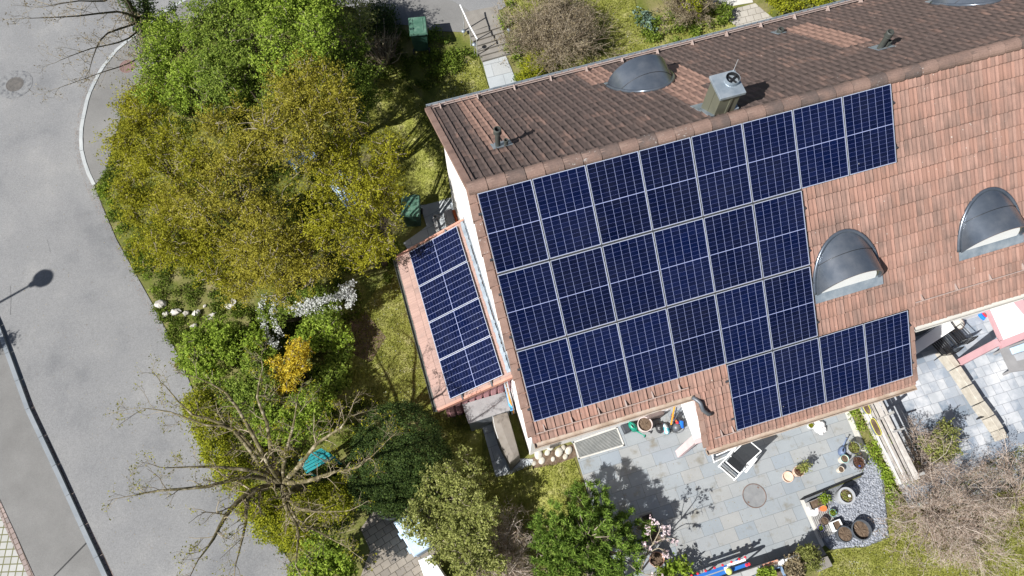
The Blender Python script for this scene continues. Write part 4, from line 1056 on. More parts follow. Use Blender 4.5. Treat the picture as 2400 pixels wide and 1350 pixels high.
def cover(name, polys, mat, dens, size, h, label=None, asp=.5, flat=.2, clump=0):
    """ground cover nobody could count"""
    C = []
    for poly in polys:
        a = np.array(poly); A = .5 * abs(np.dot(a[:, 0], np.roll(a[:, 1], 1)) - np.dot(a[:, 1], np.roll(a[:, 0], 1)))
        q = scatter(poly, max(10, int(A * dens)))
        if clump:
            k = scatter(poly, max(4, int(A * clump)))
            q = k[RNG.integers(0, len(k), len(q))] + np.column_stack([RNG.normal(0, .09, (len(q), 2)), np.zeros(len(q))])
        q[:, 2] += RNG.uniform(.008, h, len(q)); C.append(q)
    o = leaves(name, np.concatenate(C), size, mat, None, None, asp, flat)
    o['kind'] = 'stuff'
    if label: o['label'] = label
    return o

# the large olive-leaved trees and shrubs between road and house
OL = 'budding olive trees between road and lawn'
plant('budding_tree', 'olive leaved tree overhanging the curved footpath, leftmost of the mass', 'tree', [(350, 330, 2.2, 1.1), (318, 420, 1.9, .95), (420, 390, 2.7, 1.2), (340, 260, 1.8, .8)], 'lf_olive', 26000, .055, 24, .12, group=OL, shoot=.5, rough=.4, twigs=260, twig_mat='bark_pale', limbs=12)
plant('budding_tree', 'olive leaved tree leaning over the road edge above the pale rocks', 'tree', [(420, 550, 2.1, 1.15), (500, 620, 1.9, 1.05), (350, 500, 1.6, .85), (360, 590, 1.1, .7)], 'lf_olive', 26000, .055, 24, .12, group=OL, shoot=.5, rough=.4, twigs=320, twig_mat='bark_pale', limbs=12)
plant('budding_tree', 'ochre leaved tree in the middle of the mass with bare pale twigs', 'tree', [(560, 460, 3.2, 1.4), (640, 560, 3.0, 1.25), (560, 330, 3.1, 1.2), (480, 470, 2.6, 1.1)], 'lf_ochre', 30000, .055, 24, .13, group=OL, shoot=.5, rough=.4, twigs=420, twig_mat='bark_pale', limbs=14, rt=.09)
plant('budding_tree', 'tall ochre tree with upright crown beside the bright green trees', 'tree', [(735, 230, 3.9, 1.2), (690, 330, 4.0, 1.25), (780, 310, 3.7, 1.05), (700, 190, 3.6, .8)], 'lf_ochre', 26000, .055, 24, .13, group=OL, shoot=.5, rough=.4, twigs=420, twig_mat='bark_pale', limbs=14, rt=.09)
plant('budding_tree', 'yellow olive tree reaching towards the lean-to, nearest the house', 'tree', [(850, 390, 3.4, 1.1), (885, 545, 2.9, .85), (790, 480, 3.6, 1.2), (895, 440, 3.0, .7), (860, 600, 2.4, .6)], 'lf_olive', 24000, .058, 24, .12, group=OL, shoot=.5, rough=.4, twigs=330, twig_mat='bark_pale', limbs=14, rt=.09)
plant('budding_tree', 'low olive shrub tree directly above the white flowering bush', 'tree', [(740, 610, 2.4, 1.0), (660, 640, 2.1, 1.0), (590, 600, 2.2, .9), (560, 660, 1.5, .7)], 'lf_ochre', 20000, .055, 24, .12, group=OL, shoot=.5, rough=.4, twigs=300, twig_mat='bark_pale', limbs=12)
GR = 'green trees along the top street'
plant('leafy_tree', 'light green shrub tree beside the ivy clad bare tree', 'tree', [(430, 130, 2.6, 1.15), (400, 215, 2.0, .85), (470, 220, 2.4, .9), (400, 70, 1.8, .8)], 'lf_bright', 21000, .068, 22, .13, group=GR, shoot=.42, rough=.4, twigs=260, twig_mat='bark_pale', limbs=12)
plant('leafy_tree', 'broad green tree touching the top edge of the photo', 'tree', [(560, 60, 3.4, 1.35), (540, 180, 3.0, 1.1), (620, 200, 3.0, .9)], 'lf_green', 24000, .068, 22, .14, group=GR, shoot=.42, rough=.4, twigs=240, twig_mat='bark_pale', limbs=12, rt=.09)
plant('leafy_tree', 'tallest green tree, beside the green wheelie bin street side', 'tree', [(690, 110, 3.7, 1.3), (640, 15, 3.8, 1.2), (720, 20, 3.6, 1.0)], 'lf_bright', 24000, .068, 22, .14, group=GR, shoot=.42, rough=.4, twigs=240, twig_mat='bark_pale', limbs=12, rt=.09)
plant('leafy_tree', 'dark green shaded tree between the ochre tree and the dry brown shrub', 'tree', [(800, 190, 2.8, 1.0), (830, 240, 2.0, .8), (790, 110, 2.8, .9)], 'lf_green', 18000, .068, 22, .13, group=GR, shoot=.42, rough=.4, twigs=160, limbs=10)
plant('leafy_shrub', 'fresh yellow green conifer tip at the top edge', 'shrub', [(700, -10, 2.9, .6), (690, 25, 3.2, .45)], 'lf_lime', 3500, .08, 18, .09, twigs=20)
plant('willow_shrub', 'loose grey green willow shrub with upright rods by the street', 'shrub', [(790, 40, 2.3, .9, 1.2), (830, 70, 2.0, .8, 1.0)], 'lf_sage', 4200, .07, 10, .2, bark='bark_pale', stems=7, limbs=42, rt=.025, twigs=120, twig_mat='bark_pale')
plant(shoot=0, name='round_shrub', label='dark rounded evergreen shrub behind the green wheelie bin', cat='shrub', ls=[(885, 55, 1.0, .72, .7)], mat='lf_deep', n=6000, size=.06, per=16, cr=.08, twigs=40)
# dry brown shrub of cut stems
def dry_shrub(name, label, cat, base, n, L, r, mat, spread, lev=2, group=None, budmat=None, buds=0, bsize=.04, up=.05, nch=(3, 5), wob=.14, tiltxy=(0, 0), ratio=.5):
    b = G(*base); t = thing(name, label, cat, b, group)
    ts = TS(5, 4); tips = []
    for k in range(n):
        a = random.uniform(0, 2 * pi); e = random.uniform(.25, 1.3)
        d = np.array([cos(a) * spread * e + tiltxy[0], sin(a) * spread * e + tiltxy[1], 1.0])
        p = b + np.array([cos(a) * .12 * random.random(), sin(a) * .12 * random.random(), -.03])
        ramify(ts, p, d, L * random.uniform(.7, 1.15), r, lev, .7, nch, ratio, wob, up, tips, .0026)
    for k in range(n // 6):
        a = random.uniform(0, 2 * pi); e = random.uniform(.4, 1.2)
        ts.seg(b - np.array([0, 0, .03]), (cos(a) * spread * e, sin(a) * spread * e, 1.0), L * 1.3, r * 2.2, r * .5, .16, up)
    ts.build('branches', mat, t)
    if buds:
        pts = [ts.p[i] for i in range(len(ts.p))]
        A = np.concatenate([q[1:] for q in pts]); A = A[RNG.integers(0, len(A), buds)] + RNG.normal(0, .03, (buds, 3))
        leaves('leaves', A, bsize, budmat, t, None, .5, .2)
    return t
dry_shrub('cut_back_shrub', 'brown leafless shrub of thick cut back stems below the green wheelie bin', 'shrub', (905, 150), 46, 1.3, .022, 'twig_brown', .62, 2, nch=(1, 3), up=.08)
dry_shrub('bare_shrub', 'sprawling leafless shrub of pinkish twigs on the lawn in the bottom right corner', 'shrub', (2190, 1200), 40, 1.7, .012, 'twig_pink', 1.35, 3, budmat='lf_dry', buds=11000, bsize=.04, up=-.01, nch=(4, 6), ratio=.5)
dry_shrub('bare_shrub', 'smaller leafless pinkish shrub at the end of the slatted fence', 'shrub', (2150, 1090), 18, 1.05, .011, 'twig_pink', 1.0, 3, budmat='lf_dry', buds=3000, bsize=.04, up=.0, nch=(3, 5))
dry_shrub('bare_shrub', 'leafless pinkish shrub cut off by the right edge of the photo', 'shrub', (2385, 1160), 22, 1.6, .011, 'twig_pink', 1.2, 3, budmat='lf_dry', buds=4500, bsize=.045, up=.0, nch=(3, 6))
dry_shrub('hazel_shrub', 'large brown budding shrub on the lawn behind the house', 'shrub', (1300, 125), 70, 1.75, .016, 'twig_brown', .95, 3, budmat='lf_hazel', buds=15000, bsize=.055, up=.0, nch=(4, 6))
dry_shrub('hazel_shrub', 'brown dry shrub at the top edge beside the blue green kale', 'shrub', (1600, 35), 36, 1.2, .013, 'twig_brown', .9, 3, budmat='lf_hazel', buds=6000, bsize=.05, up=.0, nch=(3, 5))
dry_shrub('dry_bush', 'grey brown bare bush beside the round pine at the bottom edge', 'shrub', (1165, 1310), 56, 1.35, .014, 'twig_pink', .9, 3, budmat='lf_hazel', buds=7000, bsize=.045, up=.0, nch=(3, 6))

# the two bare trees: limbs follow the photo
def bare_tree(label, base, limbs, trunk_r, bark, hub, lev, sub, subL, tipmat=None, tipn=0, ivy=None, extra_stems=()):
    b = G(*base); t = thing('bare_tree', label, 'tree', b)
    ts = TS(9, 8); tw = TS(5, 5); tips = []
    hubp = P(*hub)
    ts.poly([b - np.array([0, 0, .2]), b + (hubp - b) * .5 + RNG.normal(0, .03, 3), hubp], [trunk_r * 1.15, trunk_r, trunk_r * .95])
    for s_ in extra_stems: ts.poly([P(*q) for q in s_[0]], s_[1])
    for path, r0 in limbs:
        pts = [hubp * .9 + b * .1 if len(path[0]) == 3 and path[0][2] > 0 else b] + [P(*q) for q in path]
        k = len(pts)
        rad = np.interp(np.linspace(0, 1, k), [0, .35, .7, 1], [r0 * .95, r0 * .62, r0 * .40, r0 * .14])
        pts = [pts[0]] + [q_ + RNG.normal(0, .06, 3) for q_ in pts[1:]]
        q = ts.poly(pts, rad)
        Ltot = np.linalg.norm(np.diff(q, axis=0), axis=1).sum()
        for j in range(sub):
            f = .16 + .84 * (j + random.random()) / sub
            i = min(int(f * 8), 7); p0 = q[i] + (q[i + 1] - q[i]) * (f * 8 - i)
            ax = q[i + 1] - q[i]; ax /= np.linalg.norm(ax)
            s_ = RNG.normal(0, 1, 3); s_ -= ax * (s_ @ ax); s_ /= np.linalg.norm(s_)
            ramify(tw, p0, ax * .6 + s_ * .75 + np.array([0, 0, .1]), subL * random.uniform(.5, 1.25), max(.006, r0 * .28 * (1.15 - f)), lev, .7, (2, 4), .58, .2, .03, tips, .0026)
        ramify(tw, q[-1], q[-1] - q[-2], subL * .9, rad[-1], lev, .6, (3, 4), .6, .16, .03, tips, .0026)
    ts.build('trunk', bark, t)
    tw.build('twigs', 'twig_dark', t)
    if tipn:
        A = np.array([q[0] for q in tips if q[2] <= 1]); A = A[RNG.integers(0, len(A), tipn)] + RNG.normal(0, .035, (tipn, 3))
        leaves('buds', A, .05, tipmat, t, None, .5, .2)
    if ivy:
        C = []
        for a_, b_, n_, r_ in ivy:
            p0, p1 = P(*a_), P(*b_); f = RNG.random((n_, 1)); C.append(p0 + (p1 - p0) * f + RNG.normal(0, r_, (n_, 3)))
        leaves('ivy', np.concatenate(C), .075, 'lf_deep', t)
    return t
bare_tree('large mossy leafless tree with limbs radiating over the road and hedge', (712, 1160), [
    ([(600, 1110, 2.6), (505, 1107, 3.2), (402, 1105, 3.7)], .085), ([(590, 1120, 2.5), (480, 1140, 3.1), (370, 1155, 3.5), (312, 1165, 3.8)], .08),
    ([(585, 1155, 2.2), (540, 1195, 2.6), (512, 1258, 3.0), (462, 1318, 3.3)], .105), ([(600, 1170, 2.2), (572, 1230, 2.6), (543, 1335, 2.9)], .085),
    ([(676, 1190, 2.2), (688, 1255, 2.6), (697, 1312, 2.9)], .095), ([(700, 1180, 2.4), (755, 1192, 2.9), (808, 1198, 3.3)], .07),
    ([(720, 1122, 2.5), (790, 1098, 3.1), (828, 1089, 3.5), (885, 1062, 3.9)], .075), ([(700, 1092, 2.8), (752, 1050, 3.4), (797, 1003, 4.0), (820, 955, 4.3)], .075),
    ([(672, 1065, 2.9), (680, 1000, 3.6), (705, 935, 4.1)], .07), ([(640, 1060, 2.9), (622, 990, 3.6), (603, 925, 4.1), (612, 868, 4.5)], .08),
    ([(612, 1080, 2.9), (570, 1000, 3.5), (520, 930, 4.0), (462, 878, 4.3)], .08), ([(600, 1092, 2.7), (530, 1008, 3.3), (450, 965, 3.8), (385, 905, 4.1)], .075),
    ([(690, 1215, 2.4), (750, 1250, 2.8), (822, 1292, 3.2)], .06), ([(560, 1020, 3.1), (480, 990, 3.5), (395, 962, 3.8), (335, 962, 4.0)], .05)],
    .15, 'bark_mossy', (655, 1130, 1.75), 2, 12, .62, 'lf_olive', 5200)
bare_tree('tall leafless tree with ivy on its trunk, branches over the road top left', (338, 70), [
    ([(312, 40, 2.4), (270, 20, 3.9), (190, 34, 5.0), (75, 42, 5.6)], .06), ([(310, 60, 2.2), (255, 75, 3.4), (222, 115, 4.0), (205, 165, 4.3)], .05),
    ([(318, 78, 1.6), (270, 90, 2.6), (215, 118, 3.3), (150, 150, 3.6)], .045), ([(345, 118, 1.0), (300, 146, 1.8), (236, 165, 2.5), (140, 200, 3.0)], .04),
    ([(290, -10, 4.4), (240, -5, 5.2), (180, 5, 5.8), (110, 20, 6.2)], .05), ([(330, 90, 1.4), (330, 130, 2.2), (345, 190, 2.6)], .03)],
    .13, 'bark_dark', (316, 36, 1.9), 2, 16, .6, 'lf_hazel', 1600,
    ivy=[((338, 70, .3), (316, 36, 1.9), 1300, .13), ((316, 36, 1.9), (262, -50, 4.6), 900, .12), ((345, 40, 1.2), (325, -40, 4.2), 1500, .15), ((330, 85, .4), (350, 100, .5), 700, .22)],
    extra_stems=[([(338, 70, .2), (345, 30, 1.5), (325, -45, 4.5)], [.12, .10, .06]), ([(316, 36, 1.9), (290, -10, 3.3), (262, -60, 5.0)], [.12, .09, .06])])

# shrubs of the front bed
plant('white_flowering_bush', 'green bush trailing with rows of white blossom along its arching shoots', 'bush', [(650, 735, .3, .6, .45), (760, 715, .35, .65, .45), (700, 705, .4, .5, .4)], 'lf_green', 9000, .06, 16, .1, twigs=60)
def blossom_rows():
    t = [o for o in bpy.data.objects if o.get('category') == 'bush' and o.name.startswith('white_flowering')][0]
    C = []
    for path, n in ([[(620, 690, 0.77), (612, 730, 0.66), (628, 790, 0.42), (650, 812, 0.28)], 300], [[(640, 690, 0.84), (640, 740, 0.63), (655, 790, 0.35)], 200], [[(615, 760, 0.49), (622, 795, 0.35), (640, 815, 0.24)], 120], [[(680, 725, 0.77), (740, 715, 0.80), (800, 690, 0.80), (828, 660, 0.77)], 520],
                     [[(700, 710, 0.84), (770, 700, 0.88), (820, 690, 0.77)], 480], [[(690, 735, 0.63), (730, 728, 0.70), (800, 722, 0.56)], 260], [[(800, 670, 0.84), (830, 690, 0.70), (815, 720, 0.56)], 300], [[(640, 700, 0.77), (680, 720, 0.77), (720, 730, 0.63)], 160]):
        q = np.array([P(*a) for a in path]); f = RNG.random(n) * (len(q) - 1); i = np.minimum(f.astype(int), len(q) - 2)
        C.append(q[i] + (q[i + 1] - q[i]) * (f - i)[:, None] + RNG.normal(0, .055, (n, 3)))
    leaves('blossom', np.concatenate(C), .055, 'petal', t, None, .8, .8)
blossom_rows()
plant('leafy_bush', 'lush green bush below the pale rocks at the road edge', 'bush', [(500, 812, .45, .85, .6), (572, 808, .4, .65, .45), (520, 850, .4, .75, .45), (462, 845, .3, .5, .4), (600, 820, .2, .6, .4)], 'lf_bright', 17000, .075, 18, .1, twigs=70)
plant('leafy_bush', 'light green bush at the edge of the side lawn below the white blossom', 'bush', [(758, 775, -.15, .6, .45), (790, 792, -.2, .42, .35), (730, 790, -.15, .5, .4)], 'lf_bright', 7500, .075, 18, .1, twigs=60, twig_mat='bark_pale')
plant('leafy_bush', 'dark green bush between the yellow blossom and the side lawn', 'bush', [(785, 880, -.3, .5, .35), (800, 835, -.35, .4, .3), (760, 905, -.25, .5, .35)], 'lf_green', 7500, .075, 18, .1, twigs=40)
plant('forsythia', 'bright golden yellow flowering bush', 'bush', [(682, 860, .55, .66, .6), (700, 830, .55, .4, .45), (650, 890, .4, .4, .45)], 'lf_gold', 7500, .06, 16, .1, twigs=120, twig_mat='bark_pale', stems=4)
plant('leafy_bush', 'green bush under the bare tree beside the teal bench', 'bush', [(720, 970, .5, .75, .6), (690, 1010, .5, .6, .5), (750, 950, .4, .5, .45), (640, 1000, .5, .6, .5)], 'lf_bright', 10000, .075, 18, .11, twigs=70)
plant('leafy_bush', 'dark green bush in the bed to the left of the golden bush', 'bush', [(600, 900, .6, .7, .5), (560, 930, .5, .6, .45), (610, 960, .6, .6, .5)], 'lf_green', 8000, .07, 18, .1, twigs=60)
plant(shoot=0, name='clipped_yew', label='large clipped dark green yew dome beside the side lawn', cat='yew', ls=[(935, 1050, .75, 1.22, 1.3), (900, 1110, .6, 1.0, 1.0), (985, 1090, .6, .9, 1.0)], mat='lf_yew', n=46000, size=.05, per=24, cr=.05, lo=.93, twigs=0, zmin=-.15, rough=.06, asp=.5)
plant(shoot=0, name='clipped_yew', label='small dark green yew lump between the big yew and the driveway', cat='yew', ls=[(960, 1170, .4, .55, .5), (920, 1160, .4, .5, .5)], mat='lf_yew', n=7000, size=.055, per=20, cr=.07, lo=.75, twigs=0, zmin=-.15)
HG = 'yellow green privet hedge plants along the road'
for ls, lab, n in (([(475, 955, .35, .45, .75), (500, 1010, .35, .45, .75)], 'topmost clipped yellow green hedge length along the road', 7000),
                   ([(520, 1060, .35, .45, .75), (548, 1110, .35, .45, .75)], 'yellow green hedge length under the left limbs of the bare tree', 7000),
                   ([(600, 1180, .35, .45, .75), (640, 1225, .35, .5, .75), (625, 1195, .35, .4, .7)], 'brightest yellow green hedge length at the lower road edge', 9000),
                   ([(700, 1210, .35, .5, .75), (750, 1185, .35, .5, .75), (790, 1170, .35, .5, .7), (690, 1250, .35, .45, .7)], 'yellow green hedge length turning towards the driveway', 12000)):
    plant(shoot=0, name='hedge', label=lab, cat='hedge', ls=ls, mat='lf_lime', n=n, size=.06, per=20, cr=.075, lo=.7, twigs=20, zmin=-.2, group=HG, rough=.12)
plant('leafy_bush', 'round bright green bush at the bottom edge beside the paved driveway', 'bush', [(752, 1310, .7, .62, .6), (790, 1345, .6, .5, .5), (730, 1340, .6, .5, .5)], 'lf_bright', 9000, .075, 18, .1, twigs=50)
plant('olive_shrub', 'pale sage green shrub spreading over the blue container', 'shrub', [(1050, 1160, .95, .95, .85), (1010, 1210, .8, .75, .7), (1100, 1200, .9, .8, .8), (1080, 1110, .8, .6, .6)], 'lf_sage', 16000, .065, 18, .11, twigs=160, twig_mat='bark_pale', stems=4)
plant('olive_shrub', 'sage green shrub leaning over the white container at the bottom edge', 'shrub', [(1100, 1290, .8, .7, .7), (1060, 1270, .7, .6, .6), (1130, 1350, .7, .7, .6)], 'lf_sage', 10000, .065, 18, .11, twigs=160, twig_mat='bark_pale', stems=4)
# pine with needle tufts
def pine():
    lb = lobes_px([(1375, 1260, 1.3, 1.0, .85), (1310, 1260, 1.15, .75, .65), (1440, 1290, 1.1, .75, .65), (1380, 1195, 1.1, .65, .55), (1350, 1340, 1.1, .9, .65), (1300, 1320, 1.0, .7, .55), (1480, 1240, .9, .5, .4)])
    b = G(1385, 1290); t = thing('mountain_pine', 'dense dark green mountain pine between terrace and dry bush', 'tree', b)
    cl, d = clumps(lb, 560, .68, -.15, .22)
    C, D, T = [], [], []
    for k in range(64):
        tu = cl + RNG.normal(0, .035, cl.shape); nd = RNG.normal(0, 1, cl.shape) + d * 1.1; nd[:, 2] += .5; nd /= np.linalg.norm(nd, axis=1, keepdims=True)
        C.append(tu + nd * .055); T.append(nd)
    C = np.concatenate(C); T = np.concatenate(T); N = len(C)
    sd = RNG.normal(0, 1, (N, 3)); sd -= T * (sd * T).sum(1, keepdims=True); sd /= np.linalg.norm(sd, axis=1, keepdims=True)
    L = RNG.uniform(.035, .06, (N, 1)); w = .011
    V = np.stack([C - T * L - sd * w, C - T * L + sd * w, C + T * L + sd * w * .4, C + T * L - sd * w * .4], 1).reshape(-1, 3)
    fast_mesh('needles', V, np.arange(N * 4).reshape(-1, 4), 'lf_pine', t)
    ts = TS(5, 6)
    for l in lb:
        for k in range(5):
            tip = np.array(l[:3]) + RNG.normal(0, .4, 3) * l[3]
            ts.poly([b - np.array([0, 0, .1]), b + np.array([0, 0, .5]), (b + tip) / 2 + RNG.normal(0, .1, 3), tip], [.08, .07, .035, .012])
    for i in range(0, len(cl), 2):
        l = min(lb, key=lambda q: np.linalg.norm(np.array(q[:3]) - cl[i])); a = np.array(l[:3]) * .6 + cl[i] * .4
        ts.poly([a, (a + cl[i]) / 2, cl[i]], [.014, .01, .006])
    ts.build('trunk', 'bark_pale', t)
pine()
# plants at the back of the house
plant(shoot=0, name='thuja', label='bright yellow green thuja beside the garden path behind the house', cat='shrub', ls=[(1250, 160, .5, .42, .55), (1275, 150, .5, .35, .5), (1235, 175, .35, .3, .35)], mat='lf_lime', n=5000, size=.05, per=20, cr=.05, lo=.6, twigs=0)
plant(shoot=0, name='kale_plant', label='blue green leafy clump in the bed above the house', cat='plant', ls=[(1505, 45, .3, .35, .3), (1520, 60, .25, .3, .25)], mat='lf_blue', n=900, size=.13, per=8, cr=.08, twigs=0, asp=.45)
plant('leafy_bush', 'small deep green bush beside the entrance pavers', 'bush', [(1690, 35, .35, .4, .35)], 'lf_green', 2500, .06, 16, .08, twigs=10)
plant('slim_shrub', 'slim yellow shrub on a bare stem in the bed above the house', 'shrub', [(1620, 15, 1.1, .5, .5)], 'lf_lime', 1500, .06, 12, .1, twigs=30, twig_mat='bark_pale')
plant('leafy_bush', 'green hedge bush cut by the top edge to the right of the entrance path', 'bush', [(1840, 5, .5, .7, .5), (1900, -10, .5, .7, .5), (1800, -5, .4, .5, .4)], 'lf_lime', 7000, .06, 16, .1, twigs=20)
plant('rosemary_bush', 'grey green rosemary bush on the raised bed wall', 'bush', [(1890, 1312, .7, .30, .36), (1884, 1292, .7, .18, .25)], 'lf_sage', 3500, .07, 12, .06, base=None, twigs=40, stems=4, asp=.25)
plant('leafy_shrub', 'grey green shrub in front of the block wall on the neighbouring patio', 'shrub', [(2205, 1035, .8, .45, .5), (2190, 1060, .6, .4, .4)], 'lf_sage', 3200, .06, 12, .09, twigs=90, stems=5)
# trees beyond the picture whose shadows fall into it
plant(shoot=0, name='conifer', label='dark conifer just left of the picture casting a jagged shadow on the kerb', cat='tree', ls=[(-366, 880, .5, .8, .9), (-371, 875, 1.2, .55, .8), (-376, 870, 1.9, .3, .6)], mat='lf_yew', n=9000, size=.07, per=18, cr=.09, twigs=0)
# ground covers
cover('lawn_grass', [GP(p) for p in ([(1005, 250), (1070, 160), (1120, 130), (1145, 205), (1165, 260), (1060, 400), (1060, 470), (955, 475), (870, 440), (860, 200), (930, 160)],
      [(838, 745), (905, 640), (940, 610), (1000, 620), (1080, 640), (1100, 950), (1120, 1000), (1040, 1110), (980, 960), (880, 960), (826, 930), (815, 830)],
      [(1240, 1100), (1345, 1078), (1385, 1200), (1300, 1260), (1150, 1260), (1100, 1100), (1170, 1115), (1245, 1085)],
      [(1245, 190), (1180, 0), (1300, -60), (1480, -30), (1500, 60), (1660, 30), (1720, 150), (1400, 280)],
      [(1938, 1298), (2010, 1270), (2120, 1180), (2400, 1040), (2500, 1400), (1900, 1400)])], 'lf_grass', 1500, .05, .035, 'short mossy lawn grass', .35, .25)
M['lf_weeds'] = leaf_mat('lf_weeds', [(0.06, 0.09, 0.012), (0.11, 0.165, 0.02), (0.18, 0.23, 0.035), (0.24, 0.20, 0.09)], .45, .9)
cover('undergrowth', [GP(p) for p in ([(225, 436), (255, 405), (300, 240), (400, 100), (600, 0), (880, 40), (1000, 120), (1080, 110), (1130, 130), (1060, 180), (960, 240), (860, 200), (850, 440), (950, 620), (840, 740), (820, 930), (900, 960), (1000, 1150), (860, 1200), (690, 1330), (545, 1110), (470, 955), (400, 795), (330, 650), (240, 480)],)], 'lf_weeds', 1500, .065, .14, 'low weeds and leaf litter under the trees', .5, .2, 9)
cover('verge_grass', [GP(p) for p in ([(222, 434), (250, 405), (270, 470), (300, 540), (276, 556), (240, 482)], [(310, 232), (350, 180), (370, 200), (330, 250)], [(330, 640), (300, 540), (330, 560), (380, 700), (420, 800), (404, 800)])], 'lf_bright', 1600, .08, .12, 'fresh green verge grass along the road', .3, .2, 12)
cover('bed_plants', [GP(p) for p in ([(1990, 958), (2040, 940), (2150, 1140), (2080, 1190), (2036, 1066)],)], 'lf_bright', 1500, .06, .22, 'leafy green ground cover beside the fence', .55, .3, 14)
cover('bed_plants', [GP(p) for p in ([(1010, 70), (1085, 75), (1105, 130), (1120, 135), (1060, 175), (1000, 170), (985, 110)], [(1186, 130), (1180, 60), (1170, 0), (1195, 0), (1215, 100), (1250, 180), (1230, 232), (1200, 160)], [(1490, 20), (1560, 30), (1700, 30), (1720, 60), (1560, 110), (1500, 90)])], 'lf_green', 1300, .075, .25, 'green flower bed plants along the garden paths', .55, .3, 12)
# gravel: small stones
def stones(name, poly, n, s0, s1, mat, label):
    q = scatter(poly, n); V = []; F = []
    base = np.array([(-1, -1, -.5), (1, -1, -.5), (1, 1, -.5), (-1, 1, -.5), (-.7, -.7, .6), (.7, -.7, .6), (.7, .7, .6), (-.7, .7, .6)])
    fq = np.array([(4, 5, 6, 7), (0, 1, 5, 4), (1, 2, 6, 5), (2, 3, 7, 6), (3, 0, 4, 7)])
    s_ = RNG.uniform(s0, s1, (n, 1, 1)) * RNG.uniform(.6, 1.3, (n, 1, 3)); a = RNG.uniform(0, 6.28, n)
    b = base[None] * s_ * (1 + RNG.uniform(-.25, .25, (n, 8, 3)))
    x = b[..., 0] * np.cos(a)[:, None] - b[..., 1] * np.sin(a)[:, None]; y = b[..., 0] * np.sin(a)[:, None] + b[..., 1] * np.cos(a)[:, None]
    V = np.stack([x + q[:, None, 0], y + q[:, None, 1], b[..., 2] + q[:, None, 2] + .02], -1).reshape(-1, 3)
    o = fast_mesh(name, V, (np.arange(n)[:, None, None] * 8 + fq[None]).reshape(-1, 4), mat); o['kind'] = 'stuff'; o['label'] = label
stones('gravel', GP([(1940, 1190), (2018, 1122), (2036, 1068), (2062, 1100), (2072, 1180), (2080, 1255), (2030, 1278), (1948, 1284), (1925, 1255), (1985, 1230)]), 5200, .012, .032, 'gravel', 'grey white gravel around the dark tubs')

# small things on the ground
def specks(name, polys, n, s0, mat, label, dz=.012):
    C = np.concatenate([scatter(GP(p), k) for p, k in zip(polys, n)]); C[:, 2] += dz
    o = leaves(name, C, s0, mat, None, None, .6, 3.0); o['kind'] = 'stuff'; o['label'] = label
specks('grit', [[(175, 300), (193, 290), (191, 350), (203, 397), (221, 434), (245, 490), (225, 490), (200, 440), (180, 380)], [(236, 165), (207, 225), (193, 290), (178, 290), (195, 220), (225, 160)], [(238, 480), (322, 650), (402, 800), (440, 885), (425, 890), (385, 805), (305, 655), (222, 485)], [(470, 960), (540, 1110), (622, 1230), (702, 1350), (670, 1350), (600, 1230), (520, 1110), (455, 960)]], [500, 300, 600, 500], .022, 'lf_dry', 'dry leaf litter and grit along the road edge')
specks('leaf_litter', [[(0, 0), (400, 0), (200, 200), (180, 400), (420, 900), (640, 1340), (300, 1340), (30, 800)], [(1400, 1090), (1900, 1060), (1860, 1270), (1520, 1240)], [(845, 1240), (1000, 1200), (1020, 1350), (850, 1350)]], [420, 160, 120], .03, 'lf_hazel', 'scattered fallen leaves')
specks('daisies', [[(838, 745), (905, 640), (1000, 620), (1080, 800), (980, 960), (880, 960), (826, 930)], [(1005, 250), (1070, 160), (1120, 130), (1165, 260), (1060, 300)], [(1400, 60), (1480, 0), (1480, 60), (1720, 120), (1400, 150)], [(1938, 1300), (2100, 1290), (2400, 1300), (2400, 1350), (1900, 1350)]], [160, 160, 120, 90], .028, 'petal', 'daisies in the lawn', .035)

# ------------------------------------------------------------------ road and path furniture
def cover_round(name, px, r, mat, label, cat, ring=None, groove=True, z=.012):
    b = G(*px); t = thing(name, label, cat, b)
    b = b + np.array([0, 0, z])
    m = MB(); m.lathe([(r, -.012), (r, .004), (r - .025, .004), (r - .025, -.002), (.001, -.002)], b, 40); m.build('rim', mat, t)
    if groove:
        m = MB()
        for k in range(-7, 8):
            y = k * r / 8; h = math.sqrt(max((r - .04) ** 2 - y * y, 0)); m.box((b[0], b[1] + y, b[2] + .002), (2 * h, r / 14, .006), 0)
        m.lathe([(.03, .0), (.03, .008), (.001, .008)], b, 12); m.build('cover', mat, t)
    if ring:
        m = MB(); m.lathe([(ring, -.012), (ring, -.002), (r + .002, -.002)], b, 44); m.build('asphalt_ring', 'asphalt_patch', t)
    return t
cover_round('manhole_cover', (35, 198), .30, 'iron', 'round iron manhole cover in a dark patched ring on the road', 'manhole cover', .60)
cover_round('manhole_cover', (299, 156), .28, 'iron_pink', 'round pinkish manhole cover in the footpath below the bare branches', 'manhole cover', None, True, .016)
b = G(1768, 1162); t = thing('inspection_lid', 'round paved lid with a rusty steel ring in the terrace', 'manhole cover', b)
m = MB(); m.torus((b[0], b[1], .014), .325, .012, 40, 6); m.build('ring', 'rust', t)
m = MB()
for a in (.75, 3.6): m.box((b[0] + .26 * cos(a), b[1] + .26 * sin(a), .014), (.04, .05, .012), a)
m.build('lifting_eye', 'rust', t)
m = MB(); m.lathe([(.322, .0105), (.001, .0105)], (b[0], b[1], 0), 40, cap_lo=False); m.build('lid', 'concrete_grey', t)
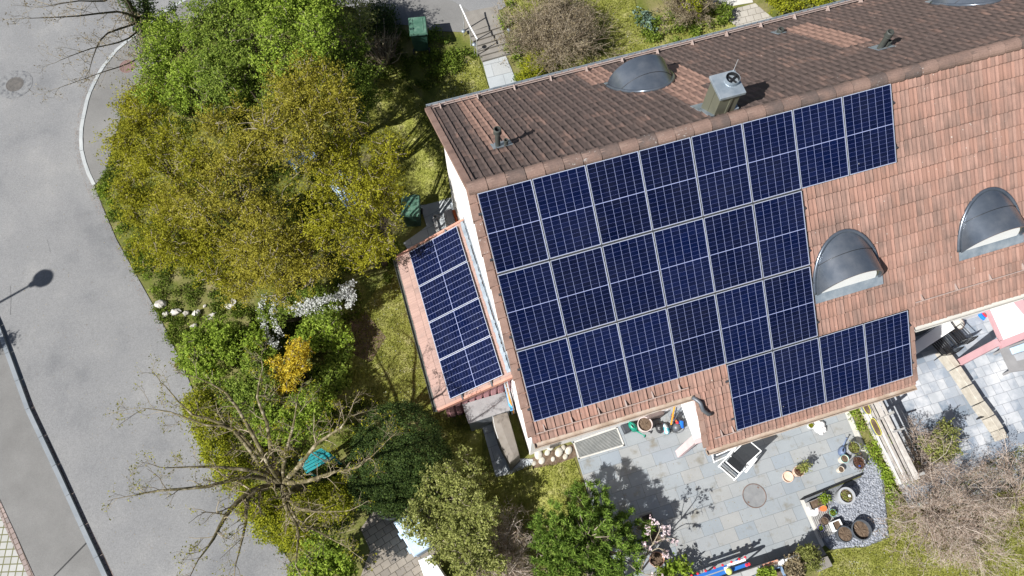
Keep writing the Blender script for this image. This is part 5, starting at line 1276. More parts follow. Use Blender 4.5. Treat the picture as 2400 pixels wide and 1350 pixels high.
# street lamp, just outside the picture; its shadow lies on the road
lh = 5.0; hs = G(101, 652, .02); lp = hs + SUN * (lh - hs[2]) / SUN[2]
t = thing('street_lamp', 'street lamp with a round flat head whose shadow lies on the road', 'street lamp', (lp[0], lp[1], float(terr(lp[0], lp[1]))))
m = MB(); m.tube([(lp[0], lp[1], -.8), (lp[0], lp[1], lh - .35)], [.055, .04], 10); m.build('pole', 'steel', t)
m = MB(); m.lathe([(.10, -.42), (.12, -.22), (.30, -.06), (.31, .0), (.26, .07), (.10, .12), (.001, .13)], (lp[0], lp[1], lh), 28); m.build('lamp_head', 'zinc', t, smooth=True)

# wheelie bins
def wheelie(px, label, rz, mat_l, mat_b, h=1.05, w=.58, d=.70):
    q = P(px[0], px[1], h + (terr(*P(px[0], px[1], 1.0)[:2]))); x, y = q[:2]; z = float(terr(x, y))
    t = thing('wheelie_bin', label, 'bin', (x, y, z)); R = _rz(rz)
    def pt(a, b, c): v = R @ np.array([a, b, 0]); return (x + v[0], y + v[1], z + c)
    m = MB(); m.loft([pt(-w * .40, -d * .36, .06), pt(w * .40, -d * .36, .06), pt(w * .40, d * .38, .06), pt(-w * .40, d * .38, .06)], [pt(-w / 2, -d / 2, h - .07), pt(w / 2, -d / 2, h - .07), pt(w / 2, d / 2, h - .07), pt(-w / 2, d / 2, h - .07)]); m.build('body', mat_b, t, bevel=.02)
    m = MB(); m.loft([pt(-w * .53, -d * .54, h - .065), pt(w * .53, -d * .54, h - .065), pt(w * .53, d * .56, h - .06), pt(-w * .53, d * .56, h - .06)], [pt(-w * .47, -d * .48, h), pt(w * .47, -d * .48, h), pt(w * .47, d * .52, h + .02), pt(-w * .47, d * .52, h + .02)])
    for s_ in (-.17, .17): m.loft([pt(s_ - .012, -d * .4, h), pt(s_ + .012, -d * .4, h), pt(s_ + .012, d * .4, h + .01), pt(s_ - .012, d * .4, h + .01)], [pt(s_ - .008, -d * .4, h + .018), pt(s_ + .008, -d * .4, h + .018), pt(s_ + .008, d * .4, h + .03), pt(s_ - .008, d * .4, h + .03)])
    m.build('lid', mat_l, t, bevel=.012)
    m = MB(); m.tube([pt(-w * .4, d * .58, h - .03), pt(w * .4, d * .58, h - .03)], .018, 8); m.build('handle', mat_b, t)
    for s_ in (-1, 1):
        m = MB(); c = pt(s_ * w * .42, d * .42, .1); e = pt(s_ * w * .50, d * .42, .1); m.tube([c, e], .1, 16); m.build('wheel', 'black', t)
wheelie((978, 52), 'green wheelie bin standing sunlit beside the top street', RAD(170), 'bin_green', 'bin_dark')
wheelie((962, 482), 'green wheelie bin in the shade on the slabs behind the lean-to', RAD(-15), 'bin_green', 'bin_dark')
# garden steps and handrail behind the house
m = MB()
A, B, C_, D = G(1098, 78), G(1172, 52), G(1197, 128), G(1131, 147)
for k in range(6):
    f0, f1 = k / 6, (k + 1) / 6
    l0, l1, r0, r1 = A + (D - A) * f0, A + (D - A) * f1, B + (C_ - B) * f0, B + (C_ - B) * f1
    z = float(A[2] + (D[2] - A[2]) * f0) + .03
    m.prism([tuple(l0[:2]), tuple(r0[:2]), tuple(r1[:2]), tuple(l1[:2])], z - .6, z)
struct(m.build('steps', 'concrete'))
r0, r1, r2 = G(1089, 72), G(1104, 106), G(1119, 132)
t = thing('handrail', 'pale steel handrail on three posts beside the garden steps', 'handrail', r1)
m = MB(); tops = []
for q, px in ((r0, (1087, 44)), (r1, (1102.5, 69)), (r2, (1118.5, 97))):
    q = q - np.array([0, 0, .1]); h = q[2] + 1.08; top = np.array([q[0], q[1], h]); tops.append(top)
for q, tp in zip((r0, r1, r2), tops):
    m = MB(); m.tube([q - np.array([0, 0, .2]), tp], .02, 8); m.build('post', 'steel', t)
dv = tops[0] - tops[2]; dv = dv / np.linalg.norm(dv)
m = MB(); m.tube([tops[2] - dv * .08, tops[1], tops[0] + dv * .22], .024, 8); m.build('rail', 'white_plastic', t)
for px, lab in (((1086, 71), 'round mirrored garden lamp on a stick beside the top of the handrail'), ((1111, 102), 'round mirrored garden lamp on a stick beside the lower handrail post'), ((1192, 68), 'round mirrored garden lamp in the bed right of the garden steps')):
    q = P(px[0], px[1], .55 + .5); z = float(terr(q[0], q[1]))
    t = thing('garden_lamp', lab, 'garden lamp', (q[0], q[1], z))
    m = MB(); m.tube([(q[0], q[1], z), (q[0], q[1], 1.0)], .01, 6); m.build('stick', 'steel', t)
    m = MB(); m.lathe([(.06, -.02), (.075, 0), (.07, .03), (.001, .05)], (q[0], q[1], 1.0), 18); m.build('lamp_head', 'zinc', t, smooth=True)
# rocks at the road edge
for px, s_, lab in (((378, 715), (.22, .15, .14), 'pale rock nearest the road below the olive tree'), ((390, 738), (.13, .10, .10), 'small pale rock wedged between the road rock and its neighbour'), ((412, 732), (.17, .11, .11), 'pale rock second from the road in the crooked row'),
                    ((437, 735), (.10, .09, .09), 'small pale rock in the middle of the crooked row'), ((462, 735), (.15, .11, .12), 'blocky pale rock standing alone in the weeds'), ((496, 741), (.20, .09, .09), 'long flat pale rock above the lush bush'),
                    ((455, 765), (.12, .08, .08), 'pale rock touching the top of the lush green bush'), ((540, 712), (.22, .16, .06), 'flat grey triangular slab among the weeds'), ((610, 848), (.2, .15, .08), 'flat pale rock left of the golden bush'),
                    ((562, 668), (.3, .2, .06), 'large flat grey slab in the shade of the ochre tree'), ((480, 718), (.06, .05, .05), 'smallest pale rock above the blocky one')):
    q = G(*px); m = MB(); m.blob((q[0], q[1], q[2] + s_[2] * .35), s_, 9, 6, .22, random.uniform(-.2, .6)); tag(m.build('rock', 'rock'), lab, 'rock', 'pale rocks at the road edge')
# stones below the gable corner
BST = [((1262, 1066), .13, 'large rounded stone nearest the gable corner'), ((1270, 1080), .10, 'rounded stone below the large corner stone'), ((1283, 1061), .09, 'small rounded stone close to the front wall'), ((1296, 1076), .07, 'smallest stone in the middle of the stone bed'),
       ((1310, 1060), .13, 'wide flat stone against the front wall'), ((1325, 1070), .08, 'rounded stone beside the grating frame, lower'), ((1333, 1056), .11, 'rounded stone beside the grating frame, upper'), ((1320, 1050), .08, 'stone tucked under the eave beside the cellar window'), ((1290, 1050), .09, 'stone half hidden under the eave'), ((1252, 1086), .07, 'small stone at the edge of the slabs by the barbecue')]
for px, r, lab in BST:
    q = G(*px); m = MB(); m.blob((q[0], q[1], q[2] + r * .3), (r * 1.15, r * .9, r * .55), 12, 8, .06, random.random()); tag(m.build('boulder', 'boulder', smooth=True), lab, 'stone', 'rounded stones at the house corner')
sheet('stone_bed', GP([(1243, 1075), (1345, 1040), (1352, 1070), (1300, 1090), (1250, 1098)]), 'soil', .012)

# ------------------------------------------------------------------ beside the lean-to
def block_on(px4, z, dz, name, mat, label, cat, parent=None):
    q = [P(x, y, z)[:2] for x, y in px4]; m = MB(); m.prism([tuple(p) for p in q], z - dz, z); o = m.build(name, mat, parent, bevel=.01)
    return o, q
c0 = P(1140, 955, .45)
t = thing('storage_box', 'low shed box with a pale grey lid against the lean-to end wall', 'storage box', (c0[0], c0[1], -.8))
o, q = block_on([(1083, 947), (1183, 918), (1197, 961), (1098, 993)], .45, .04, 'lid', 'grey_board', None, None, t)
m = MB(); qq = np.array(q); cc = qq.mean(0); qs = [tuple(cc + (p - cc) * .94) for p in qq]; m.prism(qs, -.9, .405); m.build('body', 'grey_plastic', t)
# covered barbecue
def barbecue():
    P0 = [(1152, 972), (1188, 962), (1192, 990), (1200, 1020), (1212, 1060), (1218, 1076), (1190, 1094), (1184, 1086), (1168, 1035), (1154, 1000)]
    zt = .42; c = P(1186, 1025, zt); t = thing('covered_barbecue', 'barbecue under a creased tan weather cover on the slabs', 'barbecue', (c[0], c[1], -.7))
    top = [P(x, y, zt) for x, y in [(1156, 976), (1172, 970), (1189, 966), (1196, 990), (1204, 1018), (1212, 1046), (1217, 1066), (1206, 1076), (1195, 1084), (1181, 1056), (1168, 1026), (1160, 1000)]]
    n = len(top); cen = np.mean(top, 0)
    spine = [P(x, y, zt + .05) for x, y in [(1173, 988), (1184, 1020), (1196, 1052), (1205, 1068)]]
    m = MB()
    def near(p): return int(np.argmin([np.linalg.norm((q - p)[:2]) for q in spine]))
    rings = [top]
    for dz, k, w in ((.10, 1.03, .004), (.35, 1.06, .014), (.70, 1.09, .022), (1.10, 1.10, .028)):
        rings.append([np.array([*(cen[:2] + (p[:2] - cen[:2]) * (k + .02 * math.sin(j * 2.3))), zt - dz]) + RNG.normal(0, w * .5, 3) * np.array([1, 1, .3]) for j, p in enumerate(top)])
    vs = [v for r_ in rings for v in r_] + spine; sp0 = n * len(rings)
    fs = []
    for k in range(n):
        j = (k + 1) % n; a_, b_ = near(top[k]), near(top[j])
        fs.append((k, j, sp0 + a_) if a_ == b_ else (k, j, sp0 + b_, sp0 + a_))
    for r_ in range(len(rings) - 1): fs += [(r_ * n + k, (r_ + 1) * n + k, (r_ + 1) * n + (k + 1) % n, r_ * n + (k + 1) % n) for k in range(n)]
    m.add(vs, fs); o = m.build('cover', 'tan_cover', t, bevel=.012)
    bm = bmesh.new(); bm.from_mesh(o.data); bmesh.ops.recalc_face_normals(bm, faces=bm.faces); bm.to_mesh(o.data); bm.free()
    s_ = MB(); s_.tube([rings[1][k] * 1.0 for k in (10, 11, 0)], .010, 6); s_.build('drawstring', 'white_plastic', t)
barbecue()
# leaning long things between box and gable
def leaning(label, a, b, w, th_, mat, name, cat, mat2=None):
    a = np.array(a); b = np.array(b); d = b - a; d /= np.linalg.norm(d); s_ = np.cross(d, (0, 0, 1)); s_ /= np.linalg.norm(s_); n_ = np.cross(s_, d)
    m = MB(); ring = lambda p: [p - s_ * w / 2 - n_ * th_ / 2, p + s_ * w / 2 - n_ * th_ / 2, p + s_ * w / 2 + n_ * th_ / 2, p - s_ * w / 2 + n_ * th_ / 2]
    m.loft(ring(a), ring(b)); return tag(m.build(name, mat, bevel=.004), label, cat)
leaning('blue plank leaning on the storage box beside the gable wall', P(1199, 962, .3), P(1182, 890, 1.2), .09, .03, 'sky_blue', 'plank', 'plank')
t = thing('ladder', 'aluminium ladder with an amber strip leaning against the gable wall', 'ladder', P(1203, 968, -.2))
for (a, b, w, mt, nm) in ((P(1201, 970, -.1), P(1181, 893, 1.7), .04, 'alu', 'stile'), (P(1206, 968, -.1), P(1187, 891, 1.7), .04, 'alu', 'stile')):
    m = MB(); m.tube([a, b], .024, 6); m.build(nm, mt, t)
m = MB(); m.tube([P(1203.5, 968, .05), P(1185, 898, 1.5)], .022, 6); m.build('strip', 'amber', t)
m = MB()
for f in np.linspace(.1, .95, 7):
    a = P(1201, 970, -.1) * (1 - f) + P(1181, 893, 1.7) * f; b = P(1206, 968, -.1) * (1 - f) + P(1187, 891, 1.7) * f; m.tube([a, b], .012, 6)
m.build('rungs', 'alu', t)
# items at the back corner of the gable
q = P(1057, 505, .5); t = thing('fire_bin', 'rounded grey and orange bin against the gable wall behind the lean-to', 'bin', (q[0], q[1], -.4))
m = MB(); m.prism([(q[0] - .2, q[1] - .33), (q[0] + .08, q[1] - .33), (q[0] + .08, q[1] + .25), (q[0] - .2, q[1] + .25)], -.5, .5); m.build('body', 'grey_board', t, bevel=.05)
m = MB(); m.prism([(q[0] + .09, q[1] - .33), (q[0] + .22, q[1] - .3), (q[0] + .2, q[1] + .2), (q[0] + .09, q[1] + .25)], -.5, .42); m.build('side', 'orange', t, bevel=.03)
m = MB(); q = [G(*a)[:2] for a in ((1018, 512), (1050, 500), (1062, 545), (1030, 560))]; z = float(terr(*q[0]))
t = thing('well_kerb', 'dark sunken light well with a mossy stone rim behind the lean-to', 'light well', (q[0][0], q[0][1], z))
m = MB()
for i in range(4): 
    a, b = np.array(q[i]), np.array(q[(i + 1) % 4]); d = (b - a) / np.linalg.norm(b - a); nn = np.array([-d[1], d[0]]); m.prism([tuple(a - nn * .06), tuple(b - nn * .06), tuple(b + nn * .06), tuple(a + nn * .06)], z - .1, z + .18)
m.build('rim', 'stone_wall', t); m = MB(); m.add([(*p, z + .02) for p in q], [(0, 1, 2, 3)]); m.build('shaft', 'black', t)
# teal bench below the bare tree
q4 = [P(x, y, .35)[:2] for x, y in ((700, 1078), (752, 1050), (788, 1072), (718, 1110))]
cc = np.mean(q4, 0); t = thing('garden_bench', 'teal slatted bench half hidden under the bare tree', 'bench', (cc[0], cc[1], -.75))
m = MB(); q4 = np.array(q4)
for k in range(5):
    f0, f1 = k / 5 + .015, (k + 1) / 5 - .015
    m.prism([tuple(q4[0] + (q4[3] - q4[0]) * f0), tuple(q4[1] + (q4[2] - q4[1]) * f0), tuple(q4[1] + (q4[2] - q4[1]) * f1), tuple(q4[0] + (q4[3] - q4[0]) * f1)], .32, .35)
m.build('seat', 'bench_teal', t)
for p in q4:
    m = MB(); p = cc + (p - cc) * .85; m.box((p[0], p[1], -.22), (.05, .05, 1.07)); m.build('leg', 'bench_teal', t)

# ------------------------------------------------------------------ driveway containers
def container(name, px4, z, label, mat, h, cat='container', ribs=True, hinge=True):
    q = np.array([P(x, y, z)[:2] for x, y in px4]); c = q.mean(0); t = thing(name, label, cat, (c[0], c[1], -.75))
    m = MB(); m.prism([tuple(c + (p - c) * .93) for p in q], -.72, z - .06); m.build('body', mat, t, bevel=.02)
    m = MB(); qi = [c + (p - c) * .93 for p in q]
    m.loft([(*p, z - .06) for p in q], [(*p, z) for p in qi]); m.build('lid', mat, t, bevel=.015)
    if ribs:
        for f in (.3, .72):
            a, b = q[0] + (q[3] - q[0]) * f, q[0] + (q[3] - q[0]) * (f + .16); o_ = (q[0] - q[1]); o_ /= np.linalg.norm(o_)
            m = MB(); m.prism([tuple(a - o_ * .02), tuple(b - o_ * .02), tuple(b + o_ * .05), tuple(a + o_ * .05)], z - .09, z - .03); m.build('clasp', mat, t, bevel=.008)
    return t
container('container', [(921, 1224), (975, 1196), (1012, 1280), (970, 1306)], .25, 'pale blue wheeled container with a scuffed lid beside the driveway', 'pale_blue', 1)
container('container', [(979, 1312), (1010, 1298), (1050, 1360), (1000, 1370)], .2, 'white container at the bottom edge beside the driveway', 'white_plastic', 1, ribs=False)
b = G(915, 1195); t = thing('stone_ring', 'round concrete ring set in the driveway below the yew', 'ring', b); m = MB(); m.torus((b[0], b[1], b[2] + .02), .26, .035, 32, 8); m.build('rim', 'concrete_light', t)

# ------------------------------------------------------------------ terrace
def light_well():
    q = np.array([G(x, y)[:2] for x, y in ((1342, 1036), (1446, 1000), (1464, 1045), (1356, 1077))])
    c = q.mean(0); t = thing('light_well_grating', 'long steel grating over a light well in the terrace', 'grating', (c[0], c[1], 0))
    m = MB()
    for i in range(4):
        a, b = q[i], q[(i + 1) % 4]; d = (b - a) / np.linalg.norm(b - a); nn = np.array([-d[1], d[0]])
        m.prism([tuple(a), tuple(b), tuple(b + nn * -.04), tuple(a + nn * -.04)], -.05, .03)
    m.build('frame', 'concrete_light', t)
    m = MB(); m.add([(*p, .011) for p in q], [(0, 1, 2, 3) if np.cross(q[1] - q[0], q[2] - q[0]) > 0 else (3, 2, 1, 0)]); m.build('pit', 'black', t)
    m = MB(); n = 15
    for k in range(n):
        f0, f1 = (k + .1) / n, (k + .68) / n
        m.prism([tuple(q[0] + (q[3] - q[0]) * f0), tuple(q[1] + (q[2] - q[1]) * f0), tuple(q[1] + (q[2] - q[1]) * f1), tuple(q[0] + (q[3] - q[0]) * f1)], .013, .027)
    m.build('bars', 'grille', t)
light_well()
def pot(px, r, h, mat, label, soil='soil', rim=None, taper=.78, name='plant_pot', cat='plant pot', fill=.85, z0=0, rmat=None, wall=.09):
    q = P(px[0], px[1], z0 + h); x, y = q[:2]; t = thing(name, label, cat, (x, y, z0))
    m = MB(); w = r * wall
    pr = [(r * taper, .0), (r * .97, h * .86), (r * 1.0, h * .86), (r, h), (r - w, h), (r - w * 1.1, h * .6), (.001, h * .6)]
    m.lathe(pr, (x, y, z0), 30); m.build('body', mat, t, smooth=True).data.set_sharp_from_angle(angle=RAD(35))
    if rmat: m = MB(); m.torus((x, y, z0 + h), r - w * .4, r * .05, 30, 6); m.build('rim', rmat, t)
    if soil:
        m = MB(); pts = [(x + (r - w) * .995 * cos(a), y + (r - w) * .995 * sin(a), z0 + h * fill) for a in np.linspace(0, 2 * pi, 24, endpoint=False)]
        rg = [(x + (r - w) * .5 * cos(a), y + (r - w) * .5 * sin(a), z0 + h * fill + random.uniform(0, .03)) for a in np.linspace(0, 2 * pi, 24, endpoint=False)]
        vs = pts + rg + [(x, y, z0 + h * fill + .02)]; m.add(vs, [(k, (k + 1) % 24, 24 + (k + 1) % 24, 24 + k) for k in range(24)] + [(24 + k, 24 + (k + 1) % 24, 48) for k in range(24)]); m.build('soil', soil, t)
    return t, np.array([x, y, z0 + h * fill])
def sprig(t, c, r, h, n, size, mat, asp=.5, per=10):
    q = np.column_stack([RNG.normal(0, r, n), RNG.normal(0, r, n), RNG.uniform(.02, h, n)]) + c
    leaves('plant', q, size, mat, t, None, asp, .3)
pot((1512, 994), .215, .40, 'pink_stone_pot', 'large round pale stone planter of bare soil beside the green watering can', fill=.82)
for px, lab in (((1497, 1018), 'rear'), ): pass
t1, c1 = pot((1873, 1104), .15, .26, 'terracotta_pale', 'terracotta pot with a small shrub beside the empty saucer'); sprig(t1, c1, .06, .08, 120, .05, 'lf_red'); sprig(t1, c1 + np.array([.12, .05, .05]), .075, .35, 420, .055, 'lf_sage')
m = MB(); q = P(1846, 1118, .04); m.lathe([(.13, -.04), (.155, .0), (.155, .035), (.14, .035), (.125, -.02), (.001, -.02)], q, 30); tag(m.build('saucer', 'terracotta_pale'), 'empty terracotta saucer lying on the terrace', 'saucer')
t1, c1 = pot((2003, 1049), .185, .36, 'pot_grey', 'grey tub with sparse green plants beside the slate blue watering can', rmat='pot_dark'); sprig(t1, c1, .09, .10, 260, .05, 'lf_sage')
t1, c1 = pot((2014, 1084), .185, .34, 'pot_grey', 'grey tub with a blue pebble at the edge of the terrace', rmat='pot_dark'); sprig(t1, c1, .09, .08, 280, .045, 'lf_red'); m = MB(); m.blob((c1[0] - .03, c1[1] - .09, c1[2] + .03), (.03, .03, .025)); m.build('pebble', 'bright_blue', t1)
pot((1980, 1075), .115, .26, 'cream_pot', 'pale pot with a turquoise rim beside the grey tubs', rmat='teal')
pot((1972, 1100), .085, .2, 'cream_pot', 'small cream pot of dark soil, lowest beside the grey tubs')
t1, c1 = pot((1985, 1162), .235, .46, 'pot_grey', 'tall pale grey concrete tub on the gravel', wall=.22); sprig(t1, c1, .08, .05, 160, .05, 'lf_sage'); m = MB(); m.blob((c1[0] + .08, c1[1] - .02, c1[2] + .05), (.035, .04, .03)); m.build('pebble', 'white_plastic', t1)
pot((2020, 1242), .27, .36, 'pot_dark', 'largest dark round tub of bare soil on the gravel', fill=.62)
pot((1981, 1252), .215, .34, 'pot_dark', 'medium dark round tub of bare soil beside the largest tub', fill=.88)
t1, c1 = pot((1952, 1202), .10, .2, 'pot_brown', 'brown pot with a turquoise rim and seedlings on the slatted deck', rmat='teal'); sprig(t1, c1, .04, .08, 90, .05, 'lf_bright')
pot((1933, 1221), .11, .24, 'pot_brown', 'dark brown pot in the middle of the slatted deck')
t1, c1 = pot((1924, 1238), .085, .16, 'pot_dark', 'small pot with a violet glazed rim on the slatted deck', rmat='violet'); sprig(t1, c1, .03, .06, 60, .05, 'lf_bright')
pot((1963, 1240), .055, .12, 'terracotta', 'tiny terracotta pot beside the square white planter')
m = MB(); q = P(1931, 1191, .16); m.lathe([(.07, -.15), (.085, -.02), (.085, .0), (.001, .0)], q, 26); tag(m.build('upturned_pot', 'orange'), 'upturned bright orange pot on the slatted deck', 'plant pot')
t = thing('parasol_base', 'round white parasol base at the corner of the slatted deck', 'parasol base', P(1907, 1195, .05)); q = P(1907, 1195, .1); m = MB(); m.lathe([(.165, -.08), (.165, -.03), (.13, .0), (.03, .01), (.03, .03), (.001, .03)], q, 30); m.build('base', 'white_plastic', t, smooth=False)
m = MB(); m.lathe([(.022, .032), (.001, .032)], q, 12, cap_lo=False); m.build('socket', 'black', t)
# square white planter, tray
def frame_planter(px4, z, h, wall, label, mat, name='planter', cat='planter', soilz=.06, soil='soil'):
    q = np.array([P(x, y, z)[:2] for x, y in px4]); c = q.mean(0); t = thing(name, label, cat, (c[0], c[1], z - h))
    m = MB(); n = len(q); area = sum(q[i][0] * q[(i + 1) % n][1] - q[(i + 1) % n][0] * q[i][1] for i in range(n)); sg = 1 if area > 0 else -1
    ins = [c + (p - c) * (1 - wall / max(.05, np.linalg.norm(p - c)) * 1.3) for p in q]
    for i in range(n):
        j = (i + 1) % n; m.prism([tuple(q[i]), tuple(q[j]), tuple(ins[j]), tuple(ins[i])], z - h, z)
    m.build('frame', mat, t)
    m = MB(); m.prism([tuple(c + (p - c) * .999) for p in ins], z - h + .01, z - soilz); m.build('soil', soil, t)
    return t, np.array([c[0], c[1], z - soilz])
frame_planter([(1956, 1222), (1966, 1219), (1978, 1236), (1950, 1245)][:0] or [(1948, 1224), (1968, 1216), (1978, 1236), (1958, 1246)], .24, .24, .025, 'square white planter of soil on the slatted deck', 'white_paint')
t1, c1 = frame_planter([(1894, 1177), (1940, 1158), (1946, 1178), (1902, 1196)], .2, .2, .02, 'wooden planter with a green plant beside the sunken bed wall', 'grey_wood'); sprig(t1, c1 + np.array([.17, .04, 0]), .07, .12, 260, .06, 'lf_bright')
m = MB(); q = np.array([G(x, y)[:2] for x, y in ((1888, 1184), (1934, 1165), (1966, 1246), (1922, 1264))])
for k in range(11):
    f0, f1 = (k + .1) / 11, (k + .72) / 11
    m.prism([tuple(q[0] + (q[1] - q[0]) * f0), tuple(q[0] + (q[1] - q[0]) * f1), tuple(q[3] + (q[2] - q[3]) * f1), tuple(q[3] + (q[2] - q[3]) * f0)], .02, .05)
m.prism([tuple(q[0] * .93 + q[3] * .07), tuple(q[1] * .93 + q[2] * .07), tuple(q[1] * .9 + q[2] * .1), tuple(q[0] * .9 + q[3] * .1)], .0, .019); m.prism([tuple(q[0] * .1 + q[3] * .9), tuple(q[1] * .1 + q[2] * .9), tuple(q[1] * .07 + q[2] * .93), tuple(q[0] * .07 + q[3] * .93)], .0, .019)
tag(m.build('slatted_deck', 'grey_wood'), 'grey slatted wooden deck panel carrying small pots', 'deck panel')
a, b_ = G(1876, 1173)[:2], G(2018, 1115)[:2]; d = (b_ - a) / np.linalg.norm(b_ - a); nn = np.array([-d[1], d[0]])
m = MB(); m.prism([tuple(a), tuple(b_), tuple(b_ + nn * .03), tuple(a + nn * .03)], -.1, .16); tag(m.build('edging_board', 'black'), 'dark upright edging board between terrace and gravel', 'edging')
# watering cans
def watering_can(px, rz, mat, label, s_=1.0, z0=0.01):
    q = P(px[0], px[1], z0 + .15); x, y = q[:2]; t = thing('watering_can', label, 'watering can', (x, y, z0)); R = _rz(rz)
    def pt(a, b, c): v = R @ np.array([a * s_, b * s_, 0]); return np.array([x + v[0], y + v[1], z0 + c * s_])
    m = MB(); m.lathe([(.115 * s_, 0), (.13 * s_, .03 * s_), (.125 * s_, .2 * s_), (.10 * s_, .25 * s_), (.055 * s_, .265 * s_)], (x, y, z0), 24, 1.25, .82, cap_hi=False, rz=rz); m.build('body', mat, t, smooth=True)
    m = MB(); m.lathe([(.054 * s_, .262 * s_), (.001, .262 * s_)], pt(-.0, 0, 0) , 16, 1.2, .8, cap_lo=False, rz=rz); m.build('opening', 'black', t)
    m = MB(); m.tube([pt(.10, 0, .05), pt(.24, 0, .17), pt(.40, 0, .30)], [.035 * s_, .022 * s_, .016 * s_], 8); m.tube([pt(.40, 0, .295), pt(.43, 0, .32)], [.016 * s_, .05 * s_], 10); m.build('spout', mat, t, smooth=True)
    m = MB(); m.tube([pt(-.13, 0, .06), pt(-.2, 0, .18), pt(-.13, 0, .33), pt(.0, 0, .36), pt(.09, 0, .25)], .018 * s_, 8); m.build('handle', mat, t, smooth=True)
watering_can((1483, 1000), RAD(-62), 'green_plastic', 'green plastic watering can beside the large stone planter')
watering_can((1975, 1056), RAD(52), 'slate_blue', 'slate blue watering can beside the grey tubs', .85)
m = MB(); q = P(1466, 1003, .1); m.box((q[0], q[1], .1), (.2, .3, .2), RAD(5)); tag(m.build('crate', 'dark_plastic', bevel=.02), 'dark plastic crate behind the green watering can', 'crate')
# bags, tools and hose by the front wall
m = MB(); q = P(1545, 1004, .1); m.blob((q[0], q[1], .12), (.12, .15, .14), 14, 9, .13); tag(m.build('rubbish_bag', 'bag_black', smooth=True), 'shiny black rubbish bag on the terrace', 'bag')
m = MB(); q = P(1560, 1005, .12); m.blob((q[0], q[1], .1), (.10, .17, .12), 14, 9, .12); tag(m.build('fertiliser_bag', 'bag_print', smooth=True), 'white, turquoise and red printed bag on the terrace', 'bag')
m = MB(); q = P(1535, 978, .25); m.box((q[0], q[1] + .1, .25), (.5, .25, .5), 0); tag(m.build('shadowed_chest', 'pot_brown', bevel=.03), 'dark brown chest against the front wall behind the stone planter', 'chest')
def pole(name, label, cat, a, b, r, mat, grip=None):
    t = thing(name, label, cat, (a[0], a[1], 0)); m = MB(); m.tube([a, b], r, 8); m.build('shaft', mat, t)
    if grip: m = MB(); d = np.array(b) - np.array(a); m.tube([np.array(a) - d * .12, np.array(a) + d * .12], r * 1.7, 8); m.build('grip', grip, t)
    return t
pole('garden_tool', 'orange garden pole leaning beside the printed bag', 'garden tool', P(1572, 1000, .15), P(1581, 953, .9), .024, 'amber', 'dark_plastic')
pole('garden_tool', 'black tool handle crossing the orange pole', 'garden tool', P(1576, 1002, .1), P(1586, 955, .9), .016, 'dark_plastic', 'dark_plastic')
pole('garden_tool', 'dark pole leaning towards the white porch wall', 'garden tool', P(1580, 985, .4), P(1597, 955, .8), .018, 'zinc_dark')
pole('garden_tool', 'short red and white handled tool under the orange pole', 'garden tool', P(1587, 990, .25), P(1575, 972, .35), .024, 'orange', 'red')
q = P(1589, 1000, .15); t = thing('hose_reel', 'grey hose reel with a blue drum and looped hose on the terrace', 'hose reel', (q[0], q[1], 0))
m = MB(); m.lathe([(.10, .0), (.12, .04), (.12, .2), (.07, .25), (.001, .26)], (q[0] - .04, q[1], .01), 20); m.build('housing', 'zinc_dark', t, smooth=True)
m = MB(); m.tube([(q[0] + .07, q[1] - .06, .14), (q[0] + .13, q[1] + .12, .14)], .085, 16); m.build('drum', 'bright_blue', t)
m = MB(); m.tube([(q[0] + .25 * cos(a) * (1 + .15 * sin(3 * a)), q[1] + .05 + .21 * sin(a), .03 + .02 * (k % 3)) for k, a in enumerate(np.linspace(0, 2 * pi, 26))], .008, 6)
m.tube([(q[0] + .12 + .2 * cos(a), q[1] + .25 + .22 * sin(a), .02) for a in np.linspace(-.4, 3.4, 16)], .008, 6); m.build('hose', 'zinc_dark', t)
m = MB(); m.lathe([(.10, 0), (.11, .03), (.11, .16), (.09, .17), (.001, .17)], (q[0] + .01, q[1] + .26, .01), 18); tag(m.build('bucket', 'zinc_dark'), 'upturned dark grey bucket behind the hose reel', 'bucket')
q = P(1562, 958, .6); m = MB(); m.blob((q[0], q[1] + .1, .5), (.28, .12, .3), 14, 9, .2); tag(m.build('folded_parasol', 'bag_white'), 'crumpled white and pink cloth hanging under the gutter', 'cloth')
# white cloth pile, cup
q = P(1921, 1001, .08); m = MB(); m.blob((q[0], q[1], .06), (.17, .20, .12), 16, 9, .25, .3); m.blob((q[0] - .02, q[1] + .2, .07), (.12, .12, .11), 12, 8, .25); tag(m.build('white_sack', 'bag_white'), 'crumpled white plastic sack on the terrace', 'sack')
t1, c1 = pot((1901, 997), .085, .14, 'white_plastic', 'small white pot of lime green plant beside the white sack'); sprig(t1, c1, .03, .05, 80, .05, 'lf_lime')
m = MB(); q = P(1897, 987, .05); m.blob((q[0], q[1], .05), (.07, .05, .05)); tag(m.build('glove', 'teal'), 'turquoise rag behind the white sack', 'rag')
